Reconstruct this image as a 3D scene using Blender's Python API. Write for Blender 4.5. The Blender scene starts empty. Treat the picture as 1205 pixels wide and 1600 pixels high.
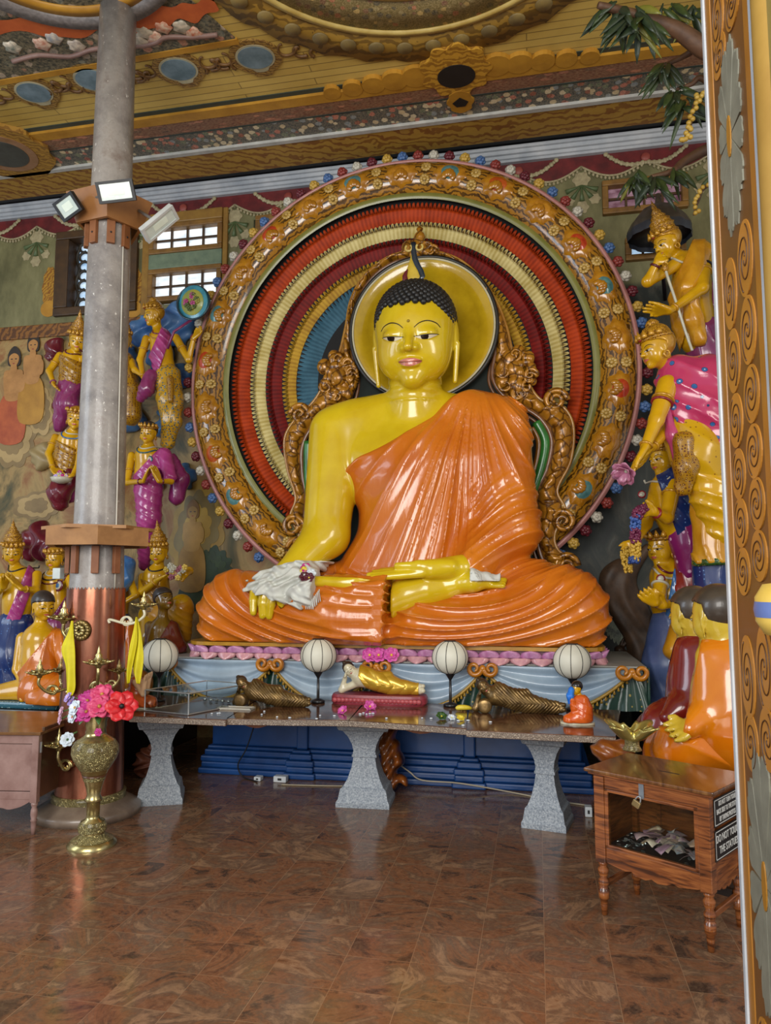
import bpy, bmesh, math, random
import numpy as np
from mathutils import Vector, Matrix
random.seed(7)
PI = math.pi
col = bpy.context.scene.collection
scn = bpy.context.scene

# ------------------------------------------------------------------ camera
FPX, CAMH, YAW, PIT = 1150.0, 1.65, math.radians(11.6), math.radians(5.5)
cd = bpy.data.cameras.new('camera')
cam = bpy.data.objects.new('camera', cd)
col.objects.link(cam)
cd.sensor_fit = 'VERTICAL'
cd.sensor_height = 36.0
cd.lens = 36.0 * FPX / 1600.0
cd.clip_start = 0.05
cam.location = (0, 0, CAMH)
cam.rotation_euler = (PI / 2 + PIT, 0, YAW)
scn.camera = cam

# ------------------------------------------------------------------ light
scn.view_settings.view_transform = 'Standard'
scn.view_settings.look = 'None'
scn.view_settings.gamma = 1.0
scn.view_settings.exposure = 0.0
scn.view_settings.use_curve_mapping = False
world = bpy.data.worlds.new('World')
scn.world = world
world.use_nodes = True
_b = world.node_tree.nodes['Background']
_b.inputs[0].default_value = (0.86, 0.93, 1.0, 1)
_b.inputs[1].default_value = 0.50


def area(name, loc, target, w, h, power, color):
    l = bpy.data.lights.new(name, 'AREA')
    l.shape = 'RECTANGLE'
    l.size, l.size_y, l.energy, l.color = w, h, power, color
    o = bpy.data.objects.new(name, l)
    col.objects.link(o)
    o.location = loc
    o.rotation_euler = (Vector(target) - Vector(loc)).to_track_quat('-Z', 'Y').to_euler()
    return o


# daylight through the wide doors behind the photographer and the openings on both sides
area('door_daylight', (-1.6, -2.6, 3.4), (-1.3, 6.5, 2.6), 4.2, 3.2, 480, (1.0, 0.97, 0.92))
area('left_opening_daylight', (-7.6, 1.6, 3.2), (-2.6, 6.2, 1.4), 2.2, 3.4, 150, (0.74, 0.86, 1.0))
area('right_opening_daylight', (4.6, 1.0, 3.4), (-0.6, 6.8, 3.0), 1.4, 2.8, 120, (1.0, 0.93, 0.82))

# ------------------------------------------------------------------ view rays: a pixel and a distance give a place in the hall
_fw = np.array([-math.sin(YAW) * math.cos(PIT), math.cos(YAW) * math.cos(PIT), math.sin(PIT)])
_rt = np.array([math.cos(YAW), math.sin(YAW), 0.0])
_up = np.cross(_rt, _fw)
_O = np.array([0, 0, CAMH])


def ray(px, py):
    return _fw + _rt * (px - 602.5) / FPX - _up * (py - 800) / FPX


def P(px, py, y):
    d = ray(px, py)
    return _O + d * (y / d[1])


def PZ(px, py, z=0.0):
    d = ray(px, py)
    return _O + d * ((z - CAMH) / d[2])


# ------------------------------------------------------------------ materials
def hexc(h):
    h = h.lstrip('#')
    o = []
    for i in (0, 2, 4):
        c = int(h[i:i + 2], 16) / 255
        o.append(c / 12.92 if c <= 0.04045 else ((c + 0.055) / 1.055) ** 2.4)
    return (*o, 1)


class NT:
    def __init__(s, name):
        s.m = bpy.data.materials.new(name)
        s.m.use_nodes = True
        s.t = s.m.node_tree
        s.b = s.t.nodes['Principled BSDF']

    def n(s, typ, **kw):
        x = s.t.nodes.new(typ)
        for k, v in kw.items():
            if k.startswith('i_'):
                key = k[2:]
                x.inputs[int(key) if key.isdigit() else key.replace('_', ' ')].default_value = v
            else:
                setattr(x, k, v)
        return x

    def l(s, a, b):
        s.t.links.new(a, b)

    def obj(s, scale=(1, 1, 1), rot=(0, 0, 0)):
        tc = s.n('ShaderNodeTexCoord')
        mp = s.n('ShaderNodeMapping')
        mp.inputs['Scale'].default_value = scale
        mp.inputs['Rotation'].default_value = rot
        s.l(tc.outputs['Object'], mp.inputs[0])
        return mp.outputs[0]

    def noise(s, vec, scale, detail=4, rough=0.6, dist=0.0):
        x = s.n('ShaderNodeTexNoise')
        x.inputs['Scale'].default_value = scale
        x.inputs['Detail'].default_value = detail
        x.inputs['Roughness'].default_value = rough
        x.inputs['Distortion'].default_value = dist
        s.l(vec, x.inputs['Vector'])
        return x.outputs['Fac']

    def ramp(s, fac, stops, interp='LINEAR'):
        r = s.n('ShaderNodeValToRGB')
        r.color_ramp.interpolation = interp
        e = r.color_ramp.elements
        while len(e) < len(stops):
            e.new(0.5)
        for el, (p, c) in zip(e, stops):
            el.position = p
            el.color = hexc(c) if isinstance(c, str) else c
        s.l(fac, r.inputs[0])
        return r.outputs[0]

    def mix(s, fac, a, b, mode='MIX'):
        x = s.n('ShaderNodeMix', data_type='RGBA', blend_type=mode)
        for v, sock in ((fac, x.inputs[0]), (a, x.inputs[6]), (b, x.inputs[7])):
            if isinstance(v, str):
                sock.default_value = hexc(v)
            elif isinstance(v, (int, float, tuple)):
                sock.default_value = v
            else:
                s.l(v, sock)
        return x.outputs[2]

    def math(s, op, a, b=None):
        x = s.n('ShaderNodeMath', operation=op)
        for v, sock in ((a, x.inputs[0]), (b, x.inputs[1])):
            if v is None:
                continue
            if isinstance(v, (int, float)):
                sock.default_value = v
            else:
                s.l(v, sock)
        return x.outputs[0]

    def bump(s, h, strength=0.3, dist=0.01):
        x = s.n('ShaderNodeBump')
        x.inputs['Strength'].default_value = strength
        x.inputs['Distance'].default_value = dist
        s.l(h, x.inputs['Height'])
        s.l(x.outputs[0], s.b.inputs['Normal'])

    def fin(s, color, rough=0.4, metal=0.0, coat=0.0, spec=0.5):
        if isinstance(color, str):
            s.b.inputs['Base Color'].default_value = hexc(color)
        else:
            s.l(color, s.b.inputs['Base Color'])
        if isinstance(rough, (int, float)):
            s.b.inputs['Roughness'].default_value = rough
        else:
            s.l(rough, s.b.inputs['Roughness'])
        s.b.inputs['Metallic'].default_value = metal
        s.b.inputs['Coat Weight'].default_value = coat
        s.b.inputs['Coat Roughness'].default_value = 0.08
        s.b.inputs['Specular IOR Level'].default_value = spec
        return s.m


_mc = {}


def paint(c1, c2=None, rough=0.28, coat=0.3, sc=6.0, bump=0.05, metal=0.0):
    """brushed enamel paint: two close tones in soft blotches"""
    key = (c1, c2, rough, coat, sc, bump, metal)
    if key in _mc:
        return _mc[key]
    t = NT('paint_' + c1.strip('#'))
    v = t.obj()
    f = t.noise(v, sc, 5)
    c = t.ramp(f, [(0.35, c1), (0.68, c2 or c1)])
    if bump:
        t.bump(t.noise(v, sc * 5, 3), bump, 0.004)
    _mc[key] = t.fin(c, rough, metal, coat)
    return _mc[key]


def gilt(c1='#c9922a', c2='#6a3d0c', scale=30.0, rough=0.3, bump=0.5, metal=0.15):
    """carved gilding: cells and dark painted grooves"""
    key = ('gilt', c1, c2, scale, rough, bump)
    if key in _mc:
        return _mc[key]
    t = NT('gilt_' + c1.strip('#'))
    v = t.obj()
    vo = t.n('ShaderNodeTexVoronoi', feature='DISTANCE_TO_EDGE')
    vo.inputs['Scale'].default_value = scale
    nz = t.n('ShaderNodeTexNoise')
    nz.inputs['Scale'].default_value = scale * 0.5
    t.l(v, nz.inputs['Vector'])
    mx = t.mix(0.12, v, nz.outputs['Color'], 'ADD')
    t.l(mx, vo.inputs['Vector'])
    c = t.ramp(vo.outputs[0], [(0.0, c2), (0.12, c1)])
    t.bump(vo.outputs[0], bump, 0.02)
    _mc[key] = t.fin(c, rough, metal, 0.3)
    return _mc[key]


def patterned(base, dots, third=None, scale=28.0, size=0.3, rough=0.3):
    """painted cloth with small flowers"""
    key = ('pat', base, dots, third, scale, size)
    if key in _mc:
        return _mc[key]
    t = NT('patterned_' + base.strip('#'))
    v = t.obj()
    vo = t.n('ShaderNodeTexVoronoi', feature='F1')
    vo.inputs['Scale'].default_value = scale
    vo.inputs['Randomness'].default_value = 0.55
    t.l(v, vo.inputs['Vector'])
    c = t.ramp(vo.outputs['Distance'], [(0.0, third or base), (size * 0.45, third or base), (size * 0.5, dots), (size, dots), (size + 0.03, base)], 'CONSTANT')
    _mc[key] = t.fin(c, rough, 0, 0.3)
    return _mc[key]


# ------------------------------------------------------------------ mesh helpers
def mk(name, V, Fs, mat, parent=None, smooth=True, mats=None, fm=None):
    V = np.asarray(V, float)
    me = bpy.data.meshes.new(name)
    if isinstance(Fs, np.ndarray):
        n = Fs.shape[1]
        me.vertices.add(len(V))
        me.vertices.foreach_set('co', V.astype(np.float32).ravel())
        me.loops.add(Fs.size)
        me.loops.foreach_set('vertex_index', Fs.astype(np.int32).ravel())
        me.polygons.add(len(Fs))
        me.polygons.foreach_set('loop_start', np.arange(0, Fs.size, n, dtype=np.int32))
        me.update(calc_edges=True)
    else:
        me.from_pydata([tuple(v) for v in V], [], Fs)
    for m in (mats or [mat]):
        me.materials.append(m)
    if fm is not None:
        me.polygons.foreach_set('material_index', np.asarray(fm, np.int32))
    me.polygons.foreach_set('use_smooth', np.full(len(me.polygons), smooth))
    me.update()
    o = bpy.data.objects.new(name, me)
    col.objects.link(o)
    if parent is not None:
        o.parent = parent
        o.location = -Vector(parent.location) if parent.parent is None and tuple(parent.rotation_euler) == (0, 0, 0) else (0, 0, 0)
    return o


def thing(name, label, cat, loc=(0, 0, 0), group=None):
    o = bpy.data.objects.new(name, None)
    col.objects.link(o)
    o.empty_display_size = 0.05
    o.location = loc
    o['label'] = label
    o['category'] = cat
    if group:
        o['group'] = group
    return o


def tag(o, label, cat, group=None, kind=None):
    if label:
        o['label'] = label
    if cat:
        o['category'] = cat
    if group:
        o['group'] = group
    if kind:
        o['kind'] = kind
    return o


def structure(o, label=None, cat=None):
    o['kind'] = 'structure'
    if label:
        o['label'] = label
    if cat:
        o['category'] = cat
    return o


def dup(o, parent=None):
    c = o.copy()
    col.objects.link(c)
    if parent is not None:
        c.parent = parent
    for ch in list(o.children):
        dup(ch, c)
    return c


def basis(d):
    d = np.asarray(d, float)
    d = d / (np.linalg.norm(d) + 1e-12)
    a = np.array([0, 0, 1.0]) if abs(d[2]) < 0.9 else np.array([1.0, 0, 0])
    u = np.cross(a, d)
    u /= np.linalg.norm(u)
    return d, u, np.cross(d, u)


class MB:
    """collects shapes into one mesh"""

    def __init__(s):
        s.V, s.F, s.M = [], [], []
        s.T = None
        s.mi = 0

    def add(s, V, Fs):
        o = len(s.V)
        V = np.asarray(V, float)
        if s.T is not None:
            V = V @ s.T[:3, :3].T + s.T[:3, 3]
        s.V.extend(V.tolist())
        for f in Fs:
            s.F.append([int(i) + o for i in f])
            s.M.append(s.mi)
        return s

    def box(s, a, b, ch=0.0, T=None):
        a, b = np.minimum(a, b), np.maximum(a, b)
        ch = min(ch, 0.45 * float(np.min(b - a)))
        if ch <= 0:
            V = [(x, y, z) for x in (a[0], b[0]) for y in (a[1], b[1]) for z in (a[2], b[2])]
            Fs = [(0, 1, 3, 2), (4, 6, 7, 5), (0, 4, 5, 1), (2, 3, 7, 6), (0, 2, 6, 4), (1, 5, 7, 3)]
        else:
            bm = bmesh.new()
            bmesh.ops.create_cube(bm, size=1)
            for v in bm.verts:
                v.co = Vector([(a[i] + b[i]) / 2 + v.co[i] * (b[i] - a[i]) for i in range(3)])
            bmesh.ops.bevel(bm, geom=bm.edges[:], offset=ch, segments=2, affect='EDGES', profile=0.5)
            bm.verts.index_update()
            V = [tuple(v.co) for v in bm.verts]
            Fs = [[v.index for v in f.verts] for f in bm.faces]
            bm.free()
        if T is not None:
            V = np.asarray(V) @ np.asarray(T)[:3, :3].T + np.asarray(T)[:3, 3]
        return s.add(V, Fs)

    def lathe(s, prof, n=24, c=(0, 0, 0), axis=None, cap=True, wob=None):
        """prof: (radius, height) from bottom to top about a vertical axis through c"""
        d, u, w = basis(axis if axis is not None else (0, 0, 1))
        c = np.asarray(c, float)
        V, Fs = [], []
        for j, (r, h) in enumerate(prof):
            for i in range(n):
                a = 2 * PI * i / n
                rr = r * (wob(a, h) if wob else 1)
                V.append(c + u * (rr * math.cos(a)) + w * (rr * math.sin(a)) + d * h)
        for j in range(len(prof) - 1):
            for i in range(n):
                k = (i + 1) % n
                Fs.append((j * n + i, j * n + k, (j + 1) * n + k, (j + 1) * n + i))
        if cap:
            if prof[0][0] > 1e-6:
                Fs.append(tuple(range(n - 1, -1, -1)))
            if prof[-1][0] > 1e-6:
                m = (len(prof) - 1) * n
                Fs.append(tuple(range(m, m + n)))
        return s.add(V, Fs)

    def tube(s, pts, r, n=8, closed=False, cap=True, flat=None):
        pts = np.asarray(pts, float)
        m = len(pts)
        R = np.full(m, r, float) if np.isscalar(r) else np.asarray(r, float)
        V, Fs = [], []
        tang = np.gradient(pts, axis=0) if not closed else (np.roll(pts, -1, 0) - np.roll(pts, 1, 0))
        u = None
        for j in range(m):
            t = tang[j] / (np.linalg.norm(tang[j]) + 1e-12)
            if u is None:
                _, u, w = basis(t)
            else:
                u = u - t * (u @ t)
                u /= np.linalg.norm(u) + 1e-12
                w = np.cross(t, u)
            for i in range(n):
                a = 2 * PI * i / n
                V.append(pts[j] + (u * math.cos(a) + w * math.sin(a)) * R[j])
        for j in range(m if closed else m - 1):
            jj = (j + 1) % m
            for i in range(n):
                k = (i + 1) % n
                Fs.append((j * n + i, j * n + k, jj * n + k, jj * n + i))
        if cap and not closed:
            Fs.append(tuple(range(n - 1, -1, -1)))
            Fs.append(tuple(range((m - 1) * n, m * n)))
        return s.add(V, Fs)

    def ball(s, c, r, n=10, m=7):
        c = np.asarray(c, float)
        r = np.full(3, r, float) if np.isscalar(r) else np.asarray(r, float)
        V = [c + r * (0, 0, -1)]
        for j in range(1, m):
            b = -PI / 2 + PI * j / m
            for i in range(n):
                a = 2 * PI * i / n
                V.append(c + r * (math.cos(b) * math.cos(a), math.cos(b) * math.sin(a), math.sin(b)))
        V.append(c + r * (0, 0, 1))
        Fs = [(0, 1 + (i + 1) % n, 1 + i) for i in range(n)]
        for j in range(m - 2):
            for i in range(n):
                k = (i + 1) % n
                Fs.append((1 + j * n + i, 1 + j * n + k, 1 + (j + 1) * n + k, 1 + (j + 1) * n + i))
        e = len(V) - 1
        q = 1 + (m - 2) * n
        Fs += [(q + i, q + (i + 1) % n, e) for i in range(n)]
        return s.add(V, Fs)

    def prism(s, poly, h0, h1, fr=None):
        """polygon (u,v) extruded from h0 to h1 along w; fr = (origin, u, v, w)"""
        if fr is None:
            fr = ((0, 0, 0), (1, 0, 0), (0, 1, 0), (0, 0, 1))
        o, u, v, w = [np.asarray(x, float) for x in fr]
        n = len(poly)
        V = [o + u * a + v * b + w * h for h in (h0, h1) for a, b in poly]
        Fs = [tuple(range(n - 1, -1, -1)), tuple(range(n, 2 * n))]
        Fs += [(i, (i + 1) % n, n + (i + 1) % n, n + i) for i in range(n)]
        return s.add(V, Fs)

    def grid(s, fn, nu, nv, closed_u=False):
        V = [fn(i / (nu if closed_u else nu - 1), j / (nv - 1)) for j in range(nv) for i in range(nu)]
        Fs = []
        for j in range(nv - 1):
            for i in range(nu if closed_u else nu - 1):
                k = (i + 1) % nu
                Fs.append((j * nu + i, j * nu + k, (j + 1) * nu + k, (j + 1) * nu + i))
        return s.add(V, Fs)

    def slab(s, fn, nu, nv, n, t):
        """two-sided sheet: grid fn with thickness t along n"""
        n = np.asarray(n, float) * t
        A = [np.asarray(fn(i / (nu - 1), j / (nv - 1)), float) for j in range(nv) for i in range(nu)]
        V = A + [a + n for a in A]
        q = nu * nv
        Fs = []
        for j in range(nv - 1):
            for i in range(nu - 1):
                a, b, c, d = j * nu + i, j * nu + i + 1, (j + 1) * nu + i + 1, (j + 1) * nu + i
                Fs += [(a, b, c, d), (q + d, q + c, q + b, q + a)]
        ring = [i for i in range(nu)] + [j * nu + nu - 1 for j in range(1, nv)] + [(nv - 1) * nu + i for i in range(nu - 2, -1, -1)] + [j * nu for j in range(nv - 2, 0, -1)]
        for i in range(len(ring)):
            a, b = ring[i], ring[(i + 1) % len(ring)]
            Fs.append((b, a, q + a, q + b))
        return s.add(V, Fs)

    def build(s, name, mat, parent=None, smooth=True, mats=None):
        return mk(name, s.V, s.F, mat, parent, smooth, mats, s.M if mats else None)


def smooth_path(pts, n=8, closed=False):
    """Catmull-Rom through the points"""
    p = np.asarray(pts, float)
    m = len(p)
    out = []
    rng = range(m) if closed else range(m - 1)
    for i in rng:
        if closed:
            a, b, c, d = p[(i - 1) % m], p[i], p[(i + 1) % m], p[(i + 2) % m]
        else:
            a, b, c, d = p[max(i - 1, 0)], p[i], p[i + 1], p[min(i + 2, m - 1)]
        for k in range(n):
            t = k / n
            out.append(0.5 * (2 * b + (c - a) * t + (2 * a - 5 * b + 4 * c - d) * t * t + (3 * b - a - 3 * c + d) * t ** 3))
    if not closed:
        out.append(p[-1])
    return np.asarray(out)


def autosmooth(o, ang=35):
    """sharp edges over the angle stay sharp"""
    me = o.data
    bm = bmesh.new()
    bm.from_mesh(me)
    lim = math.radians(ang)
    for e in bm.edges:
        if len(e.link_faces) == 2 and e.calc_face_angle(0) > lim:
            e.smooth = False
    bm.to_mesh(me)
    bm.free()
    return o


# ------------------------------------------------------------------ sculpting with distance fields
F32 = np.float32


def rc(a, b, ra, rb=None):
    a = np.asarray(a, F32)
    ba = np.asarray(b, F32) - a
    rb = ra if rb is None else rb
    L = float(ba @ ba) + 1e-12

    def f(p):
        q = p - a
        t = np.clip(q @ ba / L, 0, 1)
        return np.sqrt(((q - t[:, None] * ba) ** 2).sum(1)) - (ra + t * (rb - ra))
    return f


def ell(c, r, R=None):
    c = np.asarray(c, F32)
    r = np.asarray(r, F32)
    R = None if R is None else np.asarray(R, F32)

    def f(p):
        q = p - c
        if R is not None:
            q = q @ R.T
        k0 = np.sqrt(((q / r) ** 2).sum(1))
        k1 = np.sqrt(((q / r ** 2) ** 2).sum(1)) + 1e-9
        return np.where(k0 < 0.3, (k0 - 1) * r.min(), k0 * (k0 - 1) / k1)
    return f


def plane(o, n):
    n = np.asarray(n, F32)
    n = n / np.linalg.norm(n)
    o = np.asarray(o, F32)
    return lambda p: (p - o) @ n


def smin(a, b, k):
    h = np.maximum(k - np.abs(a - b), 0) / k
    return np.minimum(a, b) - h * h * k * 0.25


def U(k, *fs):
    def f(p):
        d = fs[0](p)
        for g in fs[1:]:
            d = smin(d, g(p), k) if k > 0 else np.minimum(d, g(p))
        return d
    return f


def cut(f, g):
    """f without the side where g is positive"""
    return lambda p: np.maximum(f(p), g(p))


def off(f, r):
    return lambda p: f(p) - r


def grad(f, p, e):
    g = np.empty_like(p)
    for i in range(3):
        d = np.zeros(3, F32)
        d[i] = e
        g[:, i] = (f(p + d) - f(p - d)) / (2 * e)
    return g


def snet(f, lo, hi, h, name, mat, parent=None, newton=2):
    """mesh of the surface f = 0 inside the box"""
    pts, Q = snet_raw(f, lo, hi, h, newton)
    return mk(name, pts, Q, mat, parent)


def snet_raw(f, lo, hi, h, newton=2):
    lo, hi = np.asarray(lo, float), np.asarray(hi, float)
    B = 4
    nb = np.maximum(1, np.ceil((hi - lo) / h / B)).astype(int)
    n = nb * B + 1
    ax = [np.arange(k) for k in nb]
    bc = np.stack(np.meshgrid(*ax, indexing='ij'), -1).reshape(-1, 3)
    cen = (lo + (bc * B + B / 2) * h).astype(F32)
    c = f(cen)
    V = np.empty(n, F32)
    cv = c.reshape(nb)
    big = np.repeat(np.repeat(np.repeat(cv, B, 0), B, 1), B, 2)
    V[:-1, :-1, :-1] = big
    V[-1], V[:, -1], V[:, :, -1] = 1, 1, 1
    act = np.zeros(n, bool)
    for b in bc[np.abs(c) < B * h * 1.7]:
        i, j, k = b * B
        act[i:i + B + 1, j:j + B + 1, k:k + B + 1] = True
    idx = np.argwhere(act)
    V[act] = f((lo + idx * h).astype(F32))
    S = V < 0
    S[0] = S[-1] = False
    S[:, 0] = S[:, -1] = False
    S[:, :, 0] = S[:, :, -1] = False
    V = np.where((~S) & (V < 0), 1e-4, V)
    cnt = np.zeros(n - 1, np.int8)
    for i in (0, 1):
        for j in (0, 1):
            for k in (0, 1):
                cnt += S[i:n[0] - 1 + i, j:n[1] - 1 + j, k:n[2] - 1 + k]
    cells = np.argwhere((cnt > 0) & (cnt < 8))
    ids = np.full(n - 1, -1, np.int64)
    ids[tuple(cells.T)] = np.arange(len(cells))
    acc = np.zeros((len(cells), 3))
    num = np.zeros(len(cells))
    cor = [np.array(q) for q in ((0, 0, 0), (1, 0, 0), (0, 1, 0), (1, 1, 0), (0, 0, 1), (1, 0, 1), (0, 1, 1), (1, 1, 1))]
    cval = [V[tuple((cells + q).T)] for q in cor]
    for a, b in ((0, 1), (2, 3), (4, 5), (6, 7), (0, 2), (1, 3), (4, 6), (5, 7), (0, 4), (1, 5), (2, 6), (3, 7)):
        va, vb = cval[a], cval[b]
        m = (va < 0) != (vb < 0)
        t = va / np.where(va == vb, 1, va - vb)
        acc += np.where(m[:, None], cor[a] + (cor[b] - cor[a]) * t[:, None], 0)
        num += m
    pts = (lo + (cells + acc / np.maximum(num, 1)[:, None]) * h).astype(F32)
    for _ in range(newton):
        d = f(pts)
        g = grad(f, pts, h * 0.35)
        st = (d / np.maximum((g * g).sum(1), 0.2))[:, None] * g
        l = np.sqrt((st * st).sum(1))[:, None]
        pts = pts - st * np.minimum(1, 0.6 * h / np.maximum(l, 1e-9))
    Q = []
    for a in range(3):
        b, c2 = (a + 1) % 3, (a + 2) % 3
        sl0 = [slice(None)] * 3
        sl1 = [slice(None)] * 3
        sl0[a], sl1[a] = slice(0, -1), slice(1, None)
        e = np.argwhere(S[tuple(sl0)] != S[tuple(sl1)])
        e = e[(e[:, b] > 0) & (e[:, c2] > 0) & (e[:, b] < n[b] - 1) & (e[:, c2] < n[c2] - 1)]
        ins = S[tuple(e.T)]
        ub, uc = np.zeros(3, int), np.zeros(3, int)
        ub[b], uc[c2] = 1, 1
        q = np.stack([ids[tuple((e - ub - uc).T)], ids[tuple((e - uc).T)], ids[tuple(e.T)], ids[tuple((e - ub).T)]], 1)
        Q.append(np.where(ins[:, None], q, q[:, ::-1]))
    Q = np.concatenate(Q)
    return pts, Q[(Q >= 0).all(1)]


def bounds(pts, pad):
    p = np.asarray(pts)
    return p.min(0) - pad, p.max(0) + pad


def snap(f, pts, lift=0.0, it=8):
    """move points on to the surface f = lift"""
    p = np.asarray(pts, F32).copy()
    for _ in range(it):
        d = f(p) - lift
        g = grad(f, p, 0.004)
        p = p - (d / np.maximum((g * g).sum(1), 0.15))[:, None] * g
    return p


def march(f, pts, d, lift=0.0, far=3.0):
    """carry points along d until they meet the surface f = lift"""
    p = np.asarray(pts, F32).copy()
    d = np.asarray(d, F32)
    t = np.zeros(len(p), F32)
    for _ in range(60):
        s = f(p + d * t[:, None]) - lift
        t = np.minimum(t + np.clip(s, -0.02, 1) * 0.8, far)
    return p + d * t[:, None]
# ------------------------------------------------------------------ the hall
WALL_Y, CEIL_Z = 7.55, 6.226


def PX(px, py, x):
    d = ray(px, py)
    return _O + d * (x / d[0])


# floor: polished brown granite tiles
t = NT('granite_tiles')
v = t.obj()
br = t.n('ShaderNodeTexBrick', offset=0.0, squash=1.0)
for k, val in (('Scale', 1.0), ('Mortar Size', 0.0016), ('Mortar Smooth', 0.1), ('Brick Width', 0.2875), ('Row Height', 0.2785), ('Bias', 0.0)):
    br.inputs[k].default_value = val
br.inputs['Color1'].default_value = (0, 0, 0, 1)
br.inputs['Color2'].default_value = (1, 1, 1, 1)
br.inputs['Mortar'].default_value = (0.5, 0.5, 0.5, 1)
t.l(v, br.inputs['Vector'])
vv = t.n('ShaderNodeVectorMath', operation='MULTIPLY_ADD')
t.l(br.outputs['Color'], vv.inputs[0])
vv.inputs[1].default_value = (3.1, 1.7, 2.3)
t.l(v, vv.inputs[2])
n1 = t.noise(vv.outputs[0], 2.2, 9, 0.68, 2.2)
n2 = t.noise(vv.outputs[0], 26, 5, 0.7, 0.8)
c1 = t.ramp(n1, [(0.25, '#1c1614'), (0.38, '#4a3a32'), (0.46, '#8a5c40'), (0.54, '#6a5444'), (0.62, '#a27e60'), (0.70, '#745038'), (0.80, '#2a201c')])
c2 = t.ramp(n2, [(0.3, '#1c1410'), (0.5, '#5c4230'), (0.75, '#93765a')])
c = t.mix(0.34, c1, c2)
c = t.mix(t.math('MULTIPLY', br.outputs['Fac'], 0.55), c, '#9c7c60')
t.bump(t.noise(v, 1.6, 2), 0.03, 0.05)
m_floor = t.fin(c, t.ramp(t.noise(v, 4, 4), [(0.3, (0.1, 0.1, 0.1, 1)), (0.8, (0.26, 0.26, 0.26, 1))]), 0, 0.0, 0.5)
structure(MB().box((-8.5, -3.2, -0.12), (5.2, 7.9, 0.0)).build('floor', m_floor, smooth=False))

# ceiling: painted boards
t = NT('ceiling_boards')
v = t.obj()
br = t.n('ShaderNodeTexBrick', offset=0.37)
for k, val in (('Scale', 1.0), ('Mortar Size', 0.006), ('Mortar Smooth', 0.4), ('Brick Width', 1.9), ('Row Height', 0.085)):
    br.inputs[k].default_value = val
for k, h in (('Color1', '#c9aa55'), ('Color2', '#b3923f'), ('Mortar', '#5a4219')):
    br.inputs[k].default_value = hexc(h)
t.l(v, br.inputs['Vector'])
m_boards = t.fin(t.mix(0.35, br.outputs['Color'], t.ramp(t.noise(v, 1.5, 5), [(0.3, '#8d7030'), (0.7, '#dcc070')])), 0.55)
structure(MB().box((-8.5, 1.2, CEIL_Z), (5.2, 7.9, CEIL_Z + 0.15)).build('ceiling', m_boards, smooth=False))


def painted_frieze(c_bg, cols, scale, thr=0.16, rough=0.5, stretch=(1, 1, 1)):
    """painted band of flowers: scattered blots of several colours on a ground"""
    t = NT('painted_frieze')
    v = t.obj(stretch)
    vo = t.n('ShaderNodeTexVoronoi', feature='F1')
    vo.inputs['Scale'].default_value = scale
    t.l(v, vo.inputs['Vector'])
    hue = t.n('ShaderNodeSeparateColor')
    t.l(vo.outputs['Color'], hue.inputs[0])
    n = len(cols)
    blot = t.ramp(hue.outputs[0], [(i / n, q) for i, q in enumerate(cols)], 'CONSTANT')
    d = t.math('ADD', vo.outputs['Distance'], t.math('MULTIPLY', t.noise(v, scale * 3, 3), 0.35))
    f = t.ramp(d, [(thr + 0.3, (1, 1, 1, 1)), (thr + 0.36, (0, 0, 0, 1))])
    c = t.mix(f, c_bg, blot)
    c = t.mix(0.25, c, t.ramp(t.noise(v, scale * 5, 3), [(0.35, '#201408'), (0.65, '#d8c090')]))
    return t.fin(c, rough)


def scrollwork(c1, c2, scale, rough=0.5, lo=0.44, hi=0.5):
    """painted scrolling foliage: curling lines of two tones"""
    t = NT('scrollwork')
    v = t.obj()
    w = t.n('ShaderNodeTexWave', wave_type='RINGS', rings_direction='SPHERICAL')
    w.inputs['Scale'].default_value = scale
    w.inputs['Distortion'].default_value = 9.0
    w.inputs['Detail'].default_value = 2.5
    w.inputs['Detail Scale'].default_value = 1.6
    t.l(v, w.inputs['Vector'])
    c = t.ramp(w.outputs['Fac'], [(lo, c1), (hi, c2)])
    c = t.mix(0.3, c, t.ramp(t.noise(v, scale * 1.5, 4), [(0.3, c1), (0.7, c2)]))
    return t.fin(c, rough)


m_red_band = painted_frieze('#6e3a2c', ['#9c5a48', '#7a3f2c', '#b26a50', '#54302a'], 7, 0.2, stretch=(1, 3, 1))
m_flower_band = painted_frieze('#3c4448', ['#b8685a', '#cbb68e', '#7d8a90', '#d8c8a4', '#8a4038', '#5c6c58'], 14, 0.3)
m_ochre_band = scrollwork('#7a4a1c', '#ac8636', 4.0, 0.5, 0.22, 0.42)
m_white_line = paint('#b9b7ae', '#9c9a94', 0.5, 0)
m_black = paint('#0d0d10', '#17171a', 0.5, 0)
m_cornice = paint('#b4b6b8', '#8f959c', 0.5, 0, 3)
m_ochre = paint('#b8862a', '#9c6c1c', 0.5, 0, 4)
m_ochre_dark = scrollwork('#5e4418', '#97742c', 4.5)
m_blue_oval = paint('#51666e', '#7b909a', 0.5, 0, 5)
m_dark_green = paint('#27302c', '#35413a', 0.5, 0, 4)


def strip(name, y0, y1, m, z=0.012, x0=-8.4, x1=5.1):
    structure(MB().box((x0, y0, CEIL_Z - z), (x1, y1, CEIL_Z - 0.0005)).build(name, m, smooth=False))


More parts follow.
